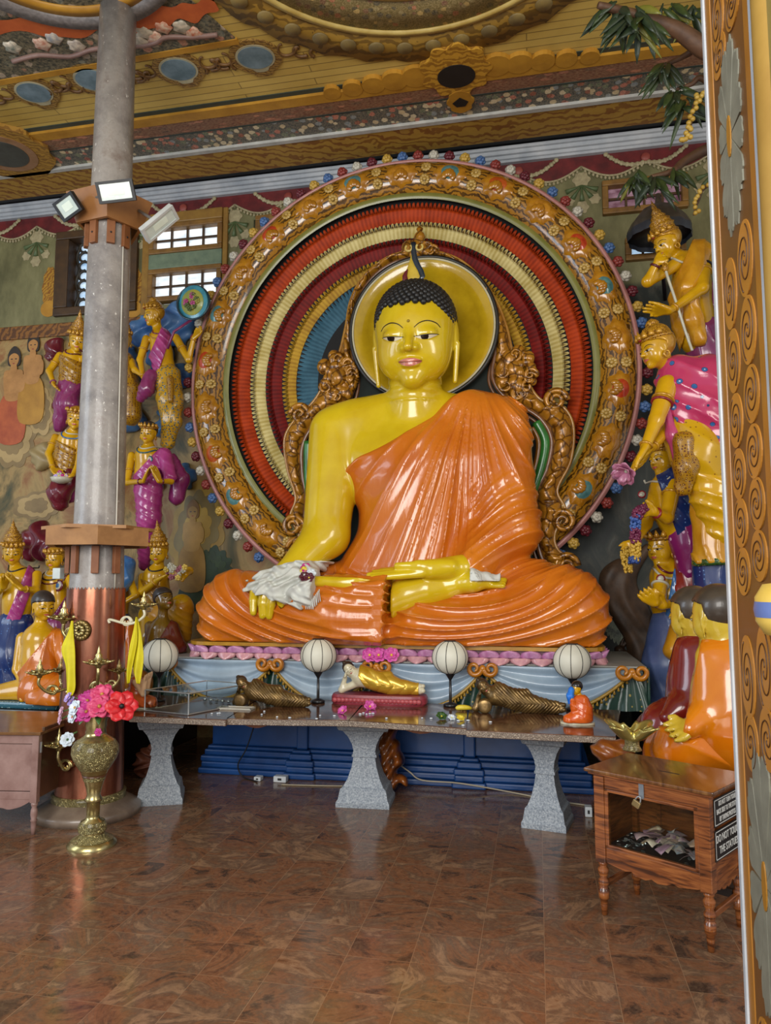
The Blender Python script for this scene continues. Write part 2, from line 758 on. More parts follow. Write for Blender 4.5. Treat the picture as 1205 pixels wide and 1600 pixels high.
strip('trim_1', 7.27, 7.55, m_black, 0.004)  # flat black strip: the shade of the recess above the cornice, painted in
strip('trim_2', 6.853, 7.27, m_ochre_band, 0.05)
strip('trim_3', 6.80, 6.853, m_white_line, 0.06)
strip('trim_4', 6.535, 6.80, m_flower_band, 0.03)
strip('trim_5', 6.515, 6.535, m_dark_green, 0.034)
strip('trim_6', 6.34, 6.515, m_red_band, 0.03)
strip('trim_7', 6.22, 6.34, m_ochre, 0.036)
strip('trim_8', 6.165, 6.22, m_dark_green, 0.008)

# painted ceiling ornaments: the great ring, its border, oval medallions and the floral corner panel
DN = ((0, 0, CEIL_Z), (1, 0, 0), (0, 1, 0), (0, 0, -1))


def disc_ring(mb, cx, cy, r0, r1, h0, h1, n=96, ey=1.0, wob=None):
    V, Fs = [], []
    for i in range(n):
        a = 2 * PI * i / n
        k = wob(a) if wob else 1.0
        for r, h in ((r0, h0), (r0, h1), (r1 * k, h1), (r1 * k, h0)):
            V.append((cx + r * math.cos(a), cy + r * ey * math.sin(a), CEIL_Z - h))
    for i in range(n):
        j = (i + 1) % n
        for q in range(4):
            p = (q + 1) % 4
            Fs.append((i * 4 + q, i * 4 + p, j * 4 + p, j * 4 + q))
    mb.add(V, Fs)
    return mb


RC = (-0.78, 4.12)
medal = thing('ceiling_medallion', 'great round painted medallion with floral rings on the boarded ceiling', 'ceiling painting', (RC[0], RC[1], CEIL_Z))
disc_ring(MB(), *RC, 1.55, 1.86, 0.0005, 0.02, wob=lambda a: 1 + 0.012 * math.cos(30 * a)).build('scalloped_border', m_ochre_dark, medal)
disc_ring(MB(), *RC, 1.50, 1.55, 0.0005, 0.035).build('pale_rim', paint('#c0a860', '#a98c44', 0.5, 0), medal)
disc_ring(MB(), *RC, 1.18, 1.50, 0.0005, 0.016).build('flower_ring', painted_frieze('#6a5a2e', ['#a05a40', '#8a7a50', '#3a3a30', '#b89a5a', '#6a4030'], 16, 0.25), medal)
disc_ring(MB(), *RC, 1.12, 1.18, 0.0005, 0.03).build('pale_rim', paint('#c0a860', '#a98c44', 0.5, 0), medal)
disc_ring(MB(), *RC, 0.0, 1.12, 0.0005, 0.014).build('centre_field', scrollwork('#7a6a34', '#b8a460', 5), medal)
for k in range(44):
    a = 2 * PI * k / 44
    if -0.3 < math.sin(a) and (k % 1 == 0):
        mb = MB()
        cx, cy = RC[0] + 1.70 * math.cos(a), RC[1] + 1.70 * math.sin(a)
        mb.lathe([(0.001, 0.0205), (0.07, 0.0205), (0.066, 0.03), (0.001, 0.034)], 14, (cx, cy, CEIL_Z), (0, 0, -1))
        mb.build('border_boss', paint('#6a5a38', '#8a7440', 0.5, 0), medal)

# gilded bracket with two dark holes between the ring and the beams
c = PZ(712, 104, CEIL_Z)
brk = thing('painted_bracket', 'scalloped gold ornament with two dark holes below the ceiling ring', 'ceiling ornament', (c[0], c[1], CEIL_Z))
poly = []
for i in range(72):
    a = 2 * PI * i / 72
    r = 0.30 * (1 + 0.09 * math.cos(9 * a)) * (1.0 if math.sin(a) > -2 else 1)
    poly.append((c[0] + r * math.cos(a) * 1.0, c[1] + r * math.sin(a) * 1.05))
MB().prism(poly, 0.0005, 0.05, DN).build('scalloped_plate', scrollwork('#8a5c18', '#c4922e', 7), brk, False)
MB().prism([(c[0] + 0.17 * math.cos(a), c[1] + 0.06 + 0.15 * math.sin(a)) for a in np.linspace(0, 2 * PI, 32)[:-1]], 0.05, 0.056, DN).build('dark_opening', m_black, brk, False)
poly = [(c[0] + 0.12 * math.cos(2 * PI * i / 40) * (1 + 0.1 * math.cos(8 * PI * i / 20)), c[1] + 0.42 + 0.16 * math.sin(2 * PI * i / 40)) for i in range(40)]
MB().prism([(x * 1.0, y) for x, y in poly], 0.03, 0.055, DN).build('lower_plate', m_ochre, brk, False)
MB().prism([(c[0] + 0.075, c[1] + 0.42), (c[0], c[1] + 0.35), (c[0] - 0.075, c[1] + 0.42), (c[0] - 0.04, c[1] + 0.48), (c[0] + 0.04, c[1] + 0.48)], 0.055, 0.06, DN).build('dark_opening', m_black, brk, False)
# scalloped gold edging either side of the bracket
for sg in (-1, 1):
    mb = MB()
    for k in range(5):
        mb.lathe([(0.13 - 0.012 * k, 0.0005), (0.13 - 0.012 * k, 0.042), (0.001, 0.046)], 18, (c[0] + sg * (0.36 + 0.2 * k), 6.22 - 0.015 * (4 - k), CEIL_Z), (0, 0, -1))
    mb.build('scalloped_edging', m_ochre, brk, False)

# floral panel and the ovals along the slanting edge at the left
q = [PZ(x, y, CEIL_Z) for x, y in ((-40, 130), (372, 62), (300, 0), (240, -60), (-140, -60))]
pan = thing('ceiling_flower_panel', 'dark painted panel of flowers and orange scrolls at the left of the ceiling', 'ceiling painting', (q[0][0], q[0][1], CEIL_Z))
MB().prism([(p[0], p[1]) for p in q][::-1], 0.0005, 0.012, DN).build('dark_ground', painted_frieze('#2a3230', ['#9a8a7a', '#a8705c', '#5c6660', '#3c4642', '#77706a'], 9, 0.22), pan, False)
pts = smooth_path([PZ(x, y, CEIL_Z - 0.02) for x, y in ((-60, 48), (30, 40), (90, 50), (150, 36), (220, 38), (262, 22), (300, 20), (330, 0))], 8)
mb = MB()
mb.grid(lambda u, v_: pts[min(int(u * (len(pts) - 1)), len(pts) - 1)] + np.array([0.02, (v_ - 0.5) * (0.17 + 0.05 * math.sin(u * 40)), 0]), len(pts), 3)
mb.build('orange_scroll', paint('#a84c24', '#c0602e', 0.5, 0), pan)
e0, e1 = PZ(-60, 137, CEIL_Z), PZ(372, 62, CEIL_Z)
mb = MB()
d = (e1 - e0) / np.linalg.norm(e1 - e0)
nn = np.array([-d[1], d[0], 0])
mb.prism([(0, -0.03), (np.linalg.norm(e1 - e0), -0.03), (np.linalg.norm(e1 - e0), 0.03), (0, 0.03)], 0.0005, 0.02, (e0, d, nn, (0, 0, -1)))
mb.build('gold_edge', m_ochre, pan, False)
t3 = [PZ(x, y, CEIL_Z - 0.02) for x, y in ((20, 96), (60, 86), (110, 88), (150, 76), (230, 70), (260, 58), (300, 58), (340, 54))]
MB().tube(smooth_path(t3, 6), 0.022, 6).build('flower_stem', paint('#8a6c60', '#6c5048', 0.5, 0), pan)
for x, y, h in ((66, 67, '#b0725c'), (84, 57, '#8c9096'), (20, 72, '#6c7468'), (120, 70, '#9a8c80'), (225, 48, '#a8a08c'), (243, 57, '#b8745a'), (255, 40, '#c06a4c'), (283, 40, '#9a9484'), (302, 50, '#b86c50'), (218, 62, '#a09888')):
    b = PZ(x, y, CEIL_Z)
    for k in range(1):
        MB().lathe([(0.075, 0.0125), (0.06, 0.024), (0.001, 0.03)], 14, b, (0, 0, -1), wob=lambda a, h_: 1 + 0.18 * math.cos(5 * a)).build('painted_bloom', paint(h, '#d8c8b0', 0.5, 0, 20), pan)
# grey moulding arc at the far left top
lc = PZ(60, -120, CEIL_Z)
disc_ring(MB(), lc[0], lc[1], 0.86, 0.98, 0.0005, 0.05, ey=0.95).build('grey_moulding', paint('#7c7470', '#5c5652', 0.5, 0, 30), pan)
disc_ring(MB(), lc[0], lc[1], 0.76, 0.86, 0.0005, 0.03, ey=0.95).build('gold_moulding', m_ochre, pan)
disc_ring(MB(), lc[0], lc[1], 0.0, 0.76, 0.0005, 0.01, ey=0.95).build('pale_field', paint('#b09a58', '#c8b474', 0.5, 0), pan)

first = None
for x, y, w, lab in ((53, 142, 0.2, 'blue painted oval at the far left of the ceiling boards'), (145, 122, 0.2, 'blue painted oval on the ceiling half behind the grey column'),
                     (279, 106, 0.2, 'blue painted oval on the ceiling just right of the grey column'), (399, 87, 0.2, 'blue painted oval beside the great ceiling ring')):
    b = PZ(x, y, CEIL_Z)
    th = thing('oval_medallion', lab, 'ceiling painting', (b[0], b[1], CEIL_Z), 'blue ovals along the ceiling boards')
    for nm, rx, h0, h1, m in (('scroll_border', 0.235, 0.0005, 0.016, scrollwork('#5a3c1a', '#9a7838', 14)), ('pale_rim', 0.175, 0.016, 0.02, paint('#b0a888', '#8c8468', 0.5, 0)), ('blue_field', 0.155, 0.02, 0.023, m_blue_oval)):
        pl = [(b[0] + rx * math.cos(2 * PI * i / 40) * (1.0), b[1] + 0.86 * rx * math.sin(2 * PI * i / 40) * (1.0 + (0.22 if (nm != 'blue_field' and 8 <= i <= 12) else 0))) for i in range(40)]
        MB().prism(pl, h0, h1, DN).build(nm, m, th, False)
    # curling leaves beside the oval
    for sg in (-1, 1):
        mb = MB()
        for q_ in range(3):
            s = np.linspace(0, 1, 16)
            r0 = 0.12 - 0.03 * q_
            pp = [(b[0] + sg * (0.27 + 0.13 * q_ + r0 * (1 - k) * math.cos(5 * k + q_)), b[1] - 0.05 + 0.05 * q_ + r0 * (1 - k * 0.7) * math.sin(5 * k + q_), CEIL_Z - 0.008) for k in s]
            mb.tube(pp, [0.018 * (1 - 0.6 * k) for k in s], 6)
        mb.build('curling_leaf', paint('#5a3c1a', '#6e4c22', 0.5, 0), th)
# ornament in the left corner
b = PZ(6, 232, CEIL_Z)
th = thing('corner_medallion', 'dark oval in a gold scalloped setting at the left edge of the ceiling', 'ceiling painting', (b[0], b[1], CEIL_Z))
for nm, r, h1, m in (('gold_setting', 0.50, 0.06, scrollwork('#7a5420', '#a87e30', 7)), ('pink_rim', 0.34, 0.066, paint('#9a7458', '#86603c', 0.5, 0)), ('dark_field', 0.25, 0.07, paint('#3a3a36', '#4a4c48', 0.5, 0))):
    MB().prism([(b[0] + r * math.cos(2 * PI * i / 48) * (1 + (0.05 * math.cos(2 * PI * i / 48 * 11) if r > 0.4 else 0)), b[1] + 0.95 * r * math.sin(2 * PI * i / 48)) for i in range(48)], 0.0005, h1, DN).build(nm, m, th, False)

# back wall with its window openings
HOLES = [(-5.50, -4.53, 4.86, 5.80), (-4.33, -3.47, 4.85, 5.78), (-3.08, -2.5, 4.9, 5.76), (0.76, 1.53, 5.44, 5.73), (0.99, 1.48, 4.93, 5.08)]
t = NT('painted_wall')
v = t.obj()
sx = t.n('ShaderNodeSeparateXYZ')
t.l(v, sx.inputs[0])
upper = t.ramp(t.noise(t.obj((1, 1, 0.45)), 3.0, 6, 0.65), [(0.3, '#4c4a2c'), (0.55, '#74704a'), (0.78, '#8f8a62')])
cl = t.noise(v, 1.5, 6, 0.6, 1.4)
left = t.ramp(cl, [(0.3, '#2e3a24'), (0.42, '#6a5a34'), (0.52, '#a08450'), (0.62, '#8a5a30'), (0.75, '#b89a64')])
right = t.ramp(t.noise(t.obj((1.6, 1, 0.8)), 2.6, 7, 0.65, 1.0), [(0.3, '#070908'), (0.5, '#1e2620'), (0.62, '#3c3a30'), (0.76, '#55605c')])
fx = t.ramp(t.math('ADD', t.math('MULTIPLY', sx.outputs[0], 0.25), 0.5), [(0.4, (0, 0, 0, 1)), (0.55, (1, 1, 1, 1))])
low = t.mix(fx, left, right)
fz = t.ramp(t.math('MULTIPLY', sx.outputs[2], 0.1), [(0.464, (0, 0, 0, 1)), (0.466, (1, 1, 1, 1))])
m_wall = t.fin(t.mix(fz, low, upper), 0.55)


def holed_wall(mb, x0, x1, z0, z1, y0, y1, holes):
    xs = sorted({x0, x1} | {h for a in holes for h in a[:2]})
    zs = sorted({z0, z1} | {h for a in holes for h in a[2:]})
    solid = {}
    for i in range(len(xs) - 1):
        for k in range(len(zs) - 1):
            cx, cz = (xs[i] + xs[i + 1]) / 2, (zs[k] + zs[k + 1]) / 2
            solid[i, k] = not any(a < cx < b and c_ < cz < d_ for a, b, c_, d_ in holes)
    for (i, k), ok in solid.items():
        if not ok:
            continue
        a, b, c_, d_ = xs[i], xs[i + 1], zs[k], zs[k + 1]
        mb.add([(a, y0, c_), (b, y0, c_), (b, y0, d_), (a, y0, d_)], [(0, 1, 2, 3)])
        mb.add([(a, y1, c_), (b, y1, c_), (b, y1, d_), (a, y1, d_)], [(3, 2, 1, 0)])
        for di, dk, e in ((-1, 0, ((a, c_), (a, d_))), (1, 0, ((b, d_), (b, c_))), (0, -1, ((b, c_), (a, c_))), (0, 1, ((a, d_), (b, d_)))):
            if not solid.get((i + di, k + dk), False):
                (xa, za), (xb, zb) = e
                mb.add([(xa, y0, za), (xb, y0, zb), (xb, y1, zb), (xa, y1, za)], [(0, 1, 2, 3)])
    return mb


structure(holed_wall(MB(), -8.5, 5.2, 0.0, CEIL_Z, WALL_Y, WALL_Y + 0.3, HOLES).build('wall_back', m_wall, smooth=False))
# cornice in stepped white mouldings
mb = MB()
prof = [(0, 6.075), (-0.05, 6.075), (-0.05, 6.10), (-0.07, 6.105), (-0.075, 6.135), (-0.10, 6.14), (-0.105, 6.175), (-0.13, 6.18), (-0.135, 6.21), (0, 6.21)]
mb.add([(x, WALL_Y - 0.001 + p, z) for x in (-8.4, 5.1) for p, z in prof], [tuple(range(10))[::-1], tuple(range(10, 20))] + [(i, (i + 1) % 10, 10 + (i + 1) % 10, 10 + i) for i in range(10)])
structure(mb.build('trim_9', m_cornice, smooth=False))
# carved brown frieze low on the left of the wall, blue-green skirting behind the figures
structure(MB().box((-8.4, WALL_Y - 0.03, 4.56), (-3.3, WALL_Y - 0.001, 4.72), 0.01).build('trim_10', scrollwork('#4e2c10', '#8a5a22', 6), smooth=False))

# windows
m_wood = paint('#6b4a20', '#8a6428', 0.5, 0, 8)
m_wood_dk = paint('#3a2816', '#4c3418', 0.5, 0, 8)


def pane_mat(name, c1, c2, e):
    t = NT(name)
    f = t.noise(t.obj((1, 1, 2.5)), 5, 4)
    c = t.ramp(f, [(0.35, c1), (0.7, c2)])
    t.l(c, t.b.inputs['Emission Color'])
    t.b.inputs['Emission Strength'].default_value = e
    return t.fin(c, 0.15)


m_pane = pane_mat('daylit_pane', '#c2cdd6', '#f2f4f4', 0.85)
m_pane_red = pane_mat('brick_view_pane', '#5c3c48', '#9a7c88', 0.5)
m_pane_blue = pane_mat('blue_lit_pane', '#8fb4d8', '#d4e6f4', 0.8)


def grid_window(name, x0, x1, z0, z1, nx, nz, m, fw=0.06, bar=0.022, parent=None, frame_m=None):
    w = thing(name, '', '', (x0, WALL_Y, z0)) if parent is None else parent
    if parent is None:
        del w['label'], w['category']
        w['kind'] = 'structure'
    fm = frame_m or m_wood
    mb = MB()
    for a, b in (((x0 - fw, z0 - fw), (x1 + fw, z0)), ((x0 - fw, z1), (x1 + fw, z1 + fw)), ((x0 - fw, z0), (x0, z1)), ((x1, z0), (x1 + fw, z1))):
        mb.box((a[0], WALL_Y - 0.06, a[1]), (b[0], WALL_Y + 0.05, b[1]), 0.01)
    mb.build('window_frame', fm, w, False)
    mb = MB()
    for i in range(1, nx):
        x = x0 + (x1 - x0) * i / nx
        mb.box((x - bar / 2, WALL_Y + 0.0, z0), (x + bar / 2, WALL_Y + 0.03, z1))
    for i in range(1, nz):
        z = z0 + (z1 - z0) * i / nz
        mb.box((x0, WALL_Y + 0.002, z - bar / 2), (x1, WALL_Y + 0.028, z + bar / 2))
    mb.build('glazing_bars', m_wood_dk, w, False)
    MB().box((x0, WALL_Y + 0.031, z0), (x1, WALL_Y + 0.04, z1)).build('window_pane', m, w, False)
    return w


a0, a1 = P(248, 397, WALL_Y), P(340, 357, WALL_Y)
b0, b1 = P(245, 470, WALL_Y), P(339, 433, WALL_Y)
XW0, XW1 = -4.29, -3.50
w2 = grid_window('window_2', XW0, XW1, 5.50, 5.74, 4, 2, m_pane)
grid_window('window_2', XW0, XW1, 4.93, 5.20, 4, 2, m_pane, parent=w2)
MB().box((XW0 - 0.06, WALL_Y - 0.05, 5.26), (XW1 + 0.06, WALL_Y + 0.0, 5.44), 0.01).build('transom_panel', paint('#5f705c', '#76866c', 0.5, 0, 10), w2, False)
mb = MB()
for a, b in (((XW0 - 0.15, 4.72), (XW0 - 0.06, 5.93)), ((XW1 + 0.06, 4.72), (XW1 + 0.12, 5.93))):
    mb.box((a[0], WALL_Y - 0.04, a[1]), (b[0], WALL_Y - 0.001, b[1]), 0.01)
mb.box((XW0 - 0.06, WALL_Y - 0.06, 5.80), (XW1 + 0.06, WALL_Y - 0.001, 5.93), 0.015)
mb.build('outer_casing', paint('#7d5a24', '#94702c', 0.5, 0, 6), w2, False)
w3 = grid_window('window_3', -2.98, -2.55, 5.0, 5.72, 3, 4, m_pane)
w4 = grid_window('window_4', 0.79, 1.50, 5.46, 5.70, 4, 2, m_pane_red)
w5 = grid_window('window_5', 1.0, 1.46, 4.95, 5.07, 4, 1, m_pane_blue)
# the lattice window beside the column: scrolling grille against the sky
w1 = thing('window_1', '', '', (-5.5, WALL_Y, 4.9))
del w1['label'], w1['category']
w1['kind'] = 'structure'
mb = MB()
for a, b in (((-5.58, 4.80), (-4.5, 4.90)), ((-5.58, 5.74), (-4.5, 5.84)), ((-5.58, 4.90), (-5.40, 5.74)), ((-4.62, 4.90), (-4.5, 5.74))):
    mb.box((a[0], WALL_Y - 0.05, a[1]), (b[0], WALL_Y + 0.2, b[1]), 0.012)
mb.build('window_frame', m_wood_dk, w1, False)
mb = MB()
for k in range(7):
    z = 4.93 + 0.118 * k
    for xo in (-5.30, -5.13, -4.96, -4.79):
        s = np.linspace(0, 1, 14)
        pp = [(xo + 0.075 * math.cos(4.6 * q + 0.6) * (1 - 0.35 * q), WALL_Y + 0.12, z + 0.05 + 0.07 * math.sin(4.6 * q + 0.6) * (1 - 0.35 * q)) for q in s]
        mb.tube(pp, 0.016, 6)
for xo in (-5.38, -5.22, -5.05, -4.88, -4.70):
    mb.tube([(xo + 0.02 * math.sin(20 * z), WALL_Y + 0.12, z) for z in np.linspace(4.9, 5.74, 24)], 0.018, 6)
mb.build('scroll_grille', paint('#2a2620', '#3a342a', 0.5, 0), w1)
MB().box((-5.4, WALL_Y + 0.17, 4.9), (-4.62, WALL_Y + 0.18, 5.74)).build('window_pane', m_pane_blue, w1, False)

# painted door jamb close at the right: a deep reveal seen at a slant
JX = 0.41
jf, jn = 1.715, 1.395
d1 = thing('door_1', 'painted door jamb with scroll panels close to the viewer', 'door', (JX, jf, 0))
d1['kind'] = 'structure'
m_jamb = paint('#5a3a16', '#6c4418', 0.45, 0.1, 5)
MB().box((JX, jn, 0), (JX + 0.25, jf, 4.4), 0.004).build('reveal_board', m_jamb, d1, False)
mb = MB()
mb.box((JX - 0.006, jf - 0.002, 0), (JX + 0.25, jf + 0.018, 4.4), 0.003)
mb.build('white_edge', paint('#b8bcc0', '#9aa0a6', 0.5, 0), d1, False)
MB().box((JX - 0.002, jf - 0.045, 0), (JX + 0.02, jf - 0.002, 4.4), 0.002).build('ochre_border', paint('#8a5a18', '#9c6820', 0.45, 0.1), d1, False)
MB().box((JX - 0.002, jn, 0), (JX + 0.02, jn + 0.035, 4.4), 0.002).build('ochre_border', paint('#8a5a18', '#9c6820', 0.45, 0.1), d1, False)
MB().box((JX - 0.004, jn - 0.043, 0), (JX + 0.25, jn - 0.001, 4.4), 0.004).build('grey_strip', paint('#8f98a4', '#a8b0ba', 0.5, 0), d1, False)
MB().box((JX + 0.004, jn - 0.24, 0), (JX + 0.25, jn - 0.044, 4.4), 0.004).build('olive_board', paint('#7a6a34', '#8c7c44', 0.5, 0, 3), d1, False)
JF = ((JX, 0, 0), (0, 1, 0), (0, 0, 1), (-1, 0, 0))
yc = (jf - 0.045 + jn + 0.035) / 2
m_scroll = paint('#9c6820', '#ac742a', 0.45, 0.1, 9)
m_line = paint('#3a2008', '#4a2a0c', 0.5, 0)


def zj(py):
    return PX(1142, py, JX)[2]


def jamb_flower(zc, R=0.205):
    for k in range(12):
        a = 2 * PI * (k + 0.5) / 12
        rad = R * (0.72 + 0.28 * abs(math.sin(a)))
        mb = MB()
        pl = [(0, 0)]
        for i in range(11):
            s = -1 + 2 * i / 10
            rr = rad * (1 - 0.12 * s * s) * (1 + 0.035 * math.cos(s * 9))
            pl.append((rr * math.cos(a + s * 0.235), rr * math.sin(a + s * 0.235)))
        mb.prism([(yc + u * 0.54, zc + w) for u, w in pl], 0.0002, 0.003 + 0.0005 * (k % 2), JF)
        mb.build('grey_petal', paint('#68685c', '#7c7c6e', 0.5, 0, 12), d1, False)
    MB().prism([(yc + 0.014 * math.cos(a), zc + 0.045 * math.sin(a)) for a in np.linspace(0, 2 * PI, 20)[:-1]], 0.0036, 0.006, JF).build('flower_centre', paint('#9a6c1c', '#8a5c14', 0.5, 0), d1, False)


NJ = [0]


def jamb_scroll(y, z, ry, rz, turn):
    NJ[0] += 1
    hj = 0.0022 + 0.0003 * (NJ[0] % 4)
    MB().prism([(y + ry * math.cos(a), z + rz * math.sin(a)) for a in np.linspace(0, 2 * PI, 30)[:-1]], 0.0002, hj, JF).build('scroll_leaf', m_scroll, d1, False)
    mb = MB()
    for kk in range(2):
        s = np.linspace(0.08, 1, 40)
        pts = [(JX - hj - 0.0004, y + turn * ry * 0.85 * q * math.cos(7.5 * q + kk * PI), z + rz * 0.88 * q * math.sin(7.5 * q + kk * PI)) for q in s]
        mb.tube(pts, 0.0016, 5)
    mb.build('scroll_line', m_line, d1)


jamb_flower(zj(215))
jamb_flower(zj(1310), 0.25)
for py, hpx in ((-40, 66), (30, 40), (450, 66), (560, 58), (655, 48), (738, 44), (812, 42), (884, 40), (1035, 66), (1125, 46), (1530, 56), (1610, 40)):
    for sg in (-1, 1):
        z = zj(py + sg * 10)
        jamb_scroll(yc + sg * 0.058, z, 0.050, abs(zj(py - hpx) - zj(py + hpx)) / 2.25, sg)
mo = MB()
mo.lathe([(0.05, -0.07), (0.05, -0.045), (0.072, -0.042), (0.085, -0.02), (0.085, 0.02), (0.072, 0.042), (0.05, 0.045), (0.05, 0.07)], 24, (JX + 0.035, 1.345, PX(1190, 948, JX)[2]))
mo.build('turned_moulding', paint('#c8a84a', '#d8bc62', 0.45, 0.1), d1)
mo = MB()
mo.lathe([(0.0855, -0.013), (0.0875, 0), (0.0855, 0.013)], 24, (JX + 0.035, 1.345, PX(1190, 948, JX)[2]), cap=False)
mo.build('blue_band', paint('#5468a0', '#6c7cb0', 0.45, 0.1), d1)
MB().lathe([(0.046, 0), (0.046, 4.4)], 20, (JX + 0.035, 1.345, 0)).build('turned_post', paint('#8a6a2c', '#9a7a38', 0.5, 0), d1)
# ------------------------------------------------------------------ heads: used by every figure
def nrm(v):
    v = np.asarray(v, float)
    return v / (np.linalg.norm(v) + 1e-12)


def face_frame(yaw=0.0, pitch=0.0, roll=0.0):
    """yaw turns the face from the viewer's side of the hall (-Y) towards +X, pitch lowers the gaze, roll tips the crown towards +X"""
    a = math.radians(yaw)
    f = np.array([math.sin(a), -math.cos(a), 0])
    s = np.array([math.cos(a), math.sin(a), 0])
    u = np.array([0, 0, 1.0])
    b = math.radians(pitch)
    f, u = f * math.cos(b) - u * math.sin(b), u * math.cos(b) + f * math.sin(b)
    c = math.radians(roll)
    s, u = s * math.cos(c) - u * math.sin(c), u * math.cos(c) + s * math.sin(c)
    return s, f, u


class Head:
    """chin at u = -0.5, crown at u = +0.5, in units of the head height hh"""

    def __init__(h, c, hh, fr, lobes=False, wide=1.0):
        h.c, h.hh, (h.s, h.f, h.u) = np.asarray(c, float), hh, fr
        h.lobes, h.wide = lobes, wide

    def w(h, s, f, u):
        return h.c + h.hh * (s * h.s + f * h.f + u * h.u)

    def sdf(h):
        M = np.stack([h.s, h.f, h.u]).astype(F32)
        c, hh, wd = h.c.astype(F32), F32(h.hh), h.wide
        skull = ell((0, -0.07, 0.13), (0.355 * wd, 0.42, 0.37))
        jaw = ell((0, 0.05, -0.12), (0.315 * wd, 0.33, 0.365))
        cheek = U(0.08, ell((-0.17, 0.16, -0.19), (0.14, 0.14, 0.17)), ell((0.17, 0.16, -0.19), (0.14, 0.14, 0.17)))
        nose = U(0.03, rc((0, 0.33, 0.06), (0, 0.455, -0.115), 0.028, 0.042), ell((-0.05, 0.385, -0.125), (0.035, 0.045, 0.032)), ell((0.05, 0.385, -0.125), (0.035, 0.045, 0.032)))
        chin = ell((0, 0.27, -0.40), (0.10, 0.1, 0.085))
        lips = U(0.012, ell((0, 0.365, -0.232), (0.105, 0.04, 0.026)), ell((0, 0.362, -0.272), (0.085, 0.045, 0.028)))
        lids = U(0.02, ell((-0.15, 0.30, 0.005), (0.095, 0.075, 0.058)), ell((0.15, 0.30, 0.005), (0.095, 0.075, 0.058)))
        ears = [ell((k * 0.345 * wd, -0.03, -0.0), (0.035, 0.075, 0.14)) for k in (-1, 1)]
        lobe = []
        if h.lobes:
            for k in (-1, 1):
                lobe += [rc((k * 0.36 * wd, -0.0, -0.08), (k * 0.335 * wd, 0.04, -0.43), 0.028, 0.022)]
        else:
            lobe = [rc((k * 0.345 * wd, -0.01, -0.08), (k * 0.335 * wd, 0.0, -0.2), 0.028, 0.03) for k in (-1, 1)]

        def f(p):
            q = ((p - c) @ M.T) / hh
            d = smin(skull(q), jaw(q), 0.14)
            d = smin(d, cheek(q), 0.1)
            d = smin(d, chin(q), 0.1)
            d = smin(d, nose(q), 0.045)
            d = smin(d, lids(q), 0.03)
            d = smin(d, lips(q), 0.022)
            for e in ears:
                d = smin(d, e(q), 0.02)
            for e in lobe:
                d = smin(d, e(q), 0.015)
            return d * hh
        h.fn = f
        return f

    def patch(h, top, bot, s0, s1, name, mat, parent, nu=14, nv=5, lift=0.003, fdepth=0.75):
        """painted patch between two curves top(s), bot(s) laid on the face"""
        pts = []
        for j in range(nv):
            for i in range(nu):
                s = s0 + (s1 - s0) * i / (nu - 1)
                v = bot(s) + (top(s) - bot(s)) * j / (nv - 1)
                pts.append(h.w(s, fdepth, v))
        p = march(h.fn, pts, -h.f, lift * h.hh)
        Fs = [(j * nu + i, j * nu + i + 1, (j + 1) * nu + i + 1, (j + 1) * nu + i) for j in range(nv - 1) for i in range(nu - 1)]
        return mk(name, p, Fs, mat, parent)

    def line(h, su, r, name, mat, parent, lift=0.0):
        p = march(h.fn, [h.w(s, 0.75, u) for s, u in smooth_path(np.array(su), 5)], -h.f, lift * h.hh)
        rr = r * h.hh
        k = np.linspace(0, 1, len(p))
        return MB().tube(p, rr * (0.45 + 0.55 * np.sin(PI * np.clip(k * 0.9 + 0.05, 0, 1))), 5).build(name, mat, parent)

    def features(h, parent, open_=0.5, detail=True, lipc='#b8503c', thick=1.0, gaze=-0.01):
        """painted eyes, brows and lips; the ring of each eye is a piece of the eye"""
        w_, k_, lp = paint('#e6dcc0', '#d8ccb0', 0.2, 0.4), paint('#16100c', '#241812', 0.25, 0.3), paint(lipc, '#c8685a', 0.25, 0.4)
        for k in (-1, 1):
            ce = k * 0.155

            def top(s, ce=ce):
                q = (s - ce) / 0.1
                return -0.022 + (0.035 * open_) * max(0, 1 - q * q) + 0.006 * q * k

            def bot(s, ce=ce):
                q = (s - ce) / 0.1
                return -0.022 - 0.032 * max(0, 1 - q * q) + 0.006 * q * k
            e = h.patch(top, bot, ce - 0.1, ce + 0.1, 'eye', w_, parent)
            ci = ce + gaze
            i = h.patch(lambda s: min(top(s), -0.02 + 0.04 * math.sqrt(max(0, 1 - ((s - ci) / 0.036) ** 2))), lambda s: max(bot(s), -0.026 - 0.04 * math.sqrt(max(0, 1 - ((s - ci) / 0.036) ** 2))), ci - 0.035, ci + 0.035, 'iris', k_, e, 8, 4, 0.005)
            i.location = (0, 0, 0)
            l = h.line([(ce - 0.108 + 0.216 * q, top(ce - 0.108 + 0.216 * q) + 0.003) for q in np.linspace(0, 1, 7)], 0.0055 * thick, 'lash_line', k_, e, 0.003)
            l.location = (0, 0, 0)
            h.line([(k * 0.05, 0.055), (k * 0.10, 0.095), (k * 0.17, 0.112), (k * 0.24, 0.09), (k * 0.275, 0.05)], 0.006 * thick, 'eyebrow', k_, parent, 0.002)

        def lt(s):
            return -0.225 + 0.016 * math.cos(s / 0.1 * PI) * (abs(s) < 0.1) * (1 if abs(s) > 0.03 else 0.7) - 0.02 * (abs(s) / 0.11) ** 2
        h.patch(lambda s: -0.213 - 0.03 * (abs(s) / 0.11) ** 2, lambda s: -0.288 + 0.04 * (abs(s) / 0.11) ** 2, -0.108, 0.108, 'lips', lp, parent, 14, 6, 0.003)
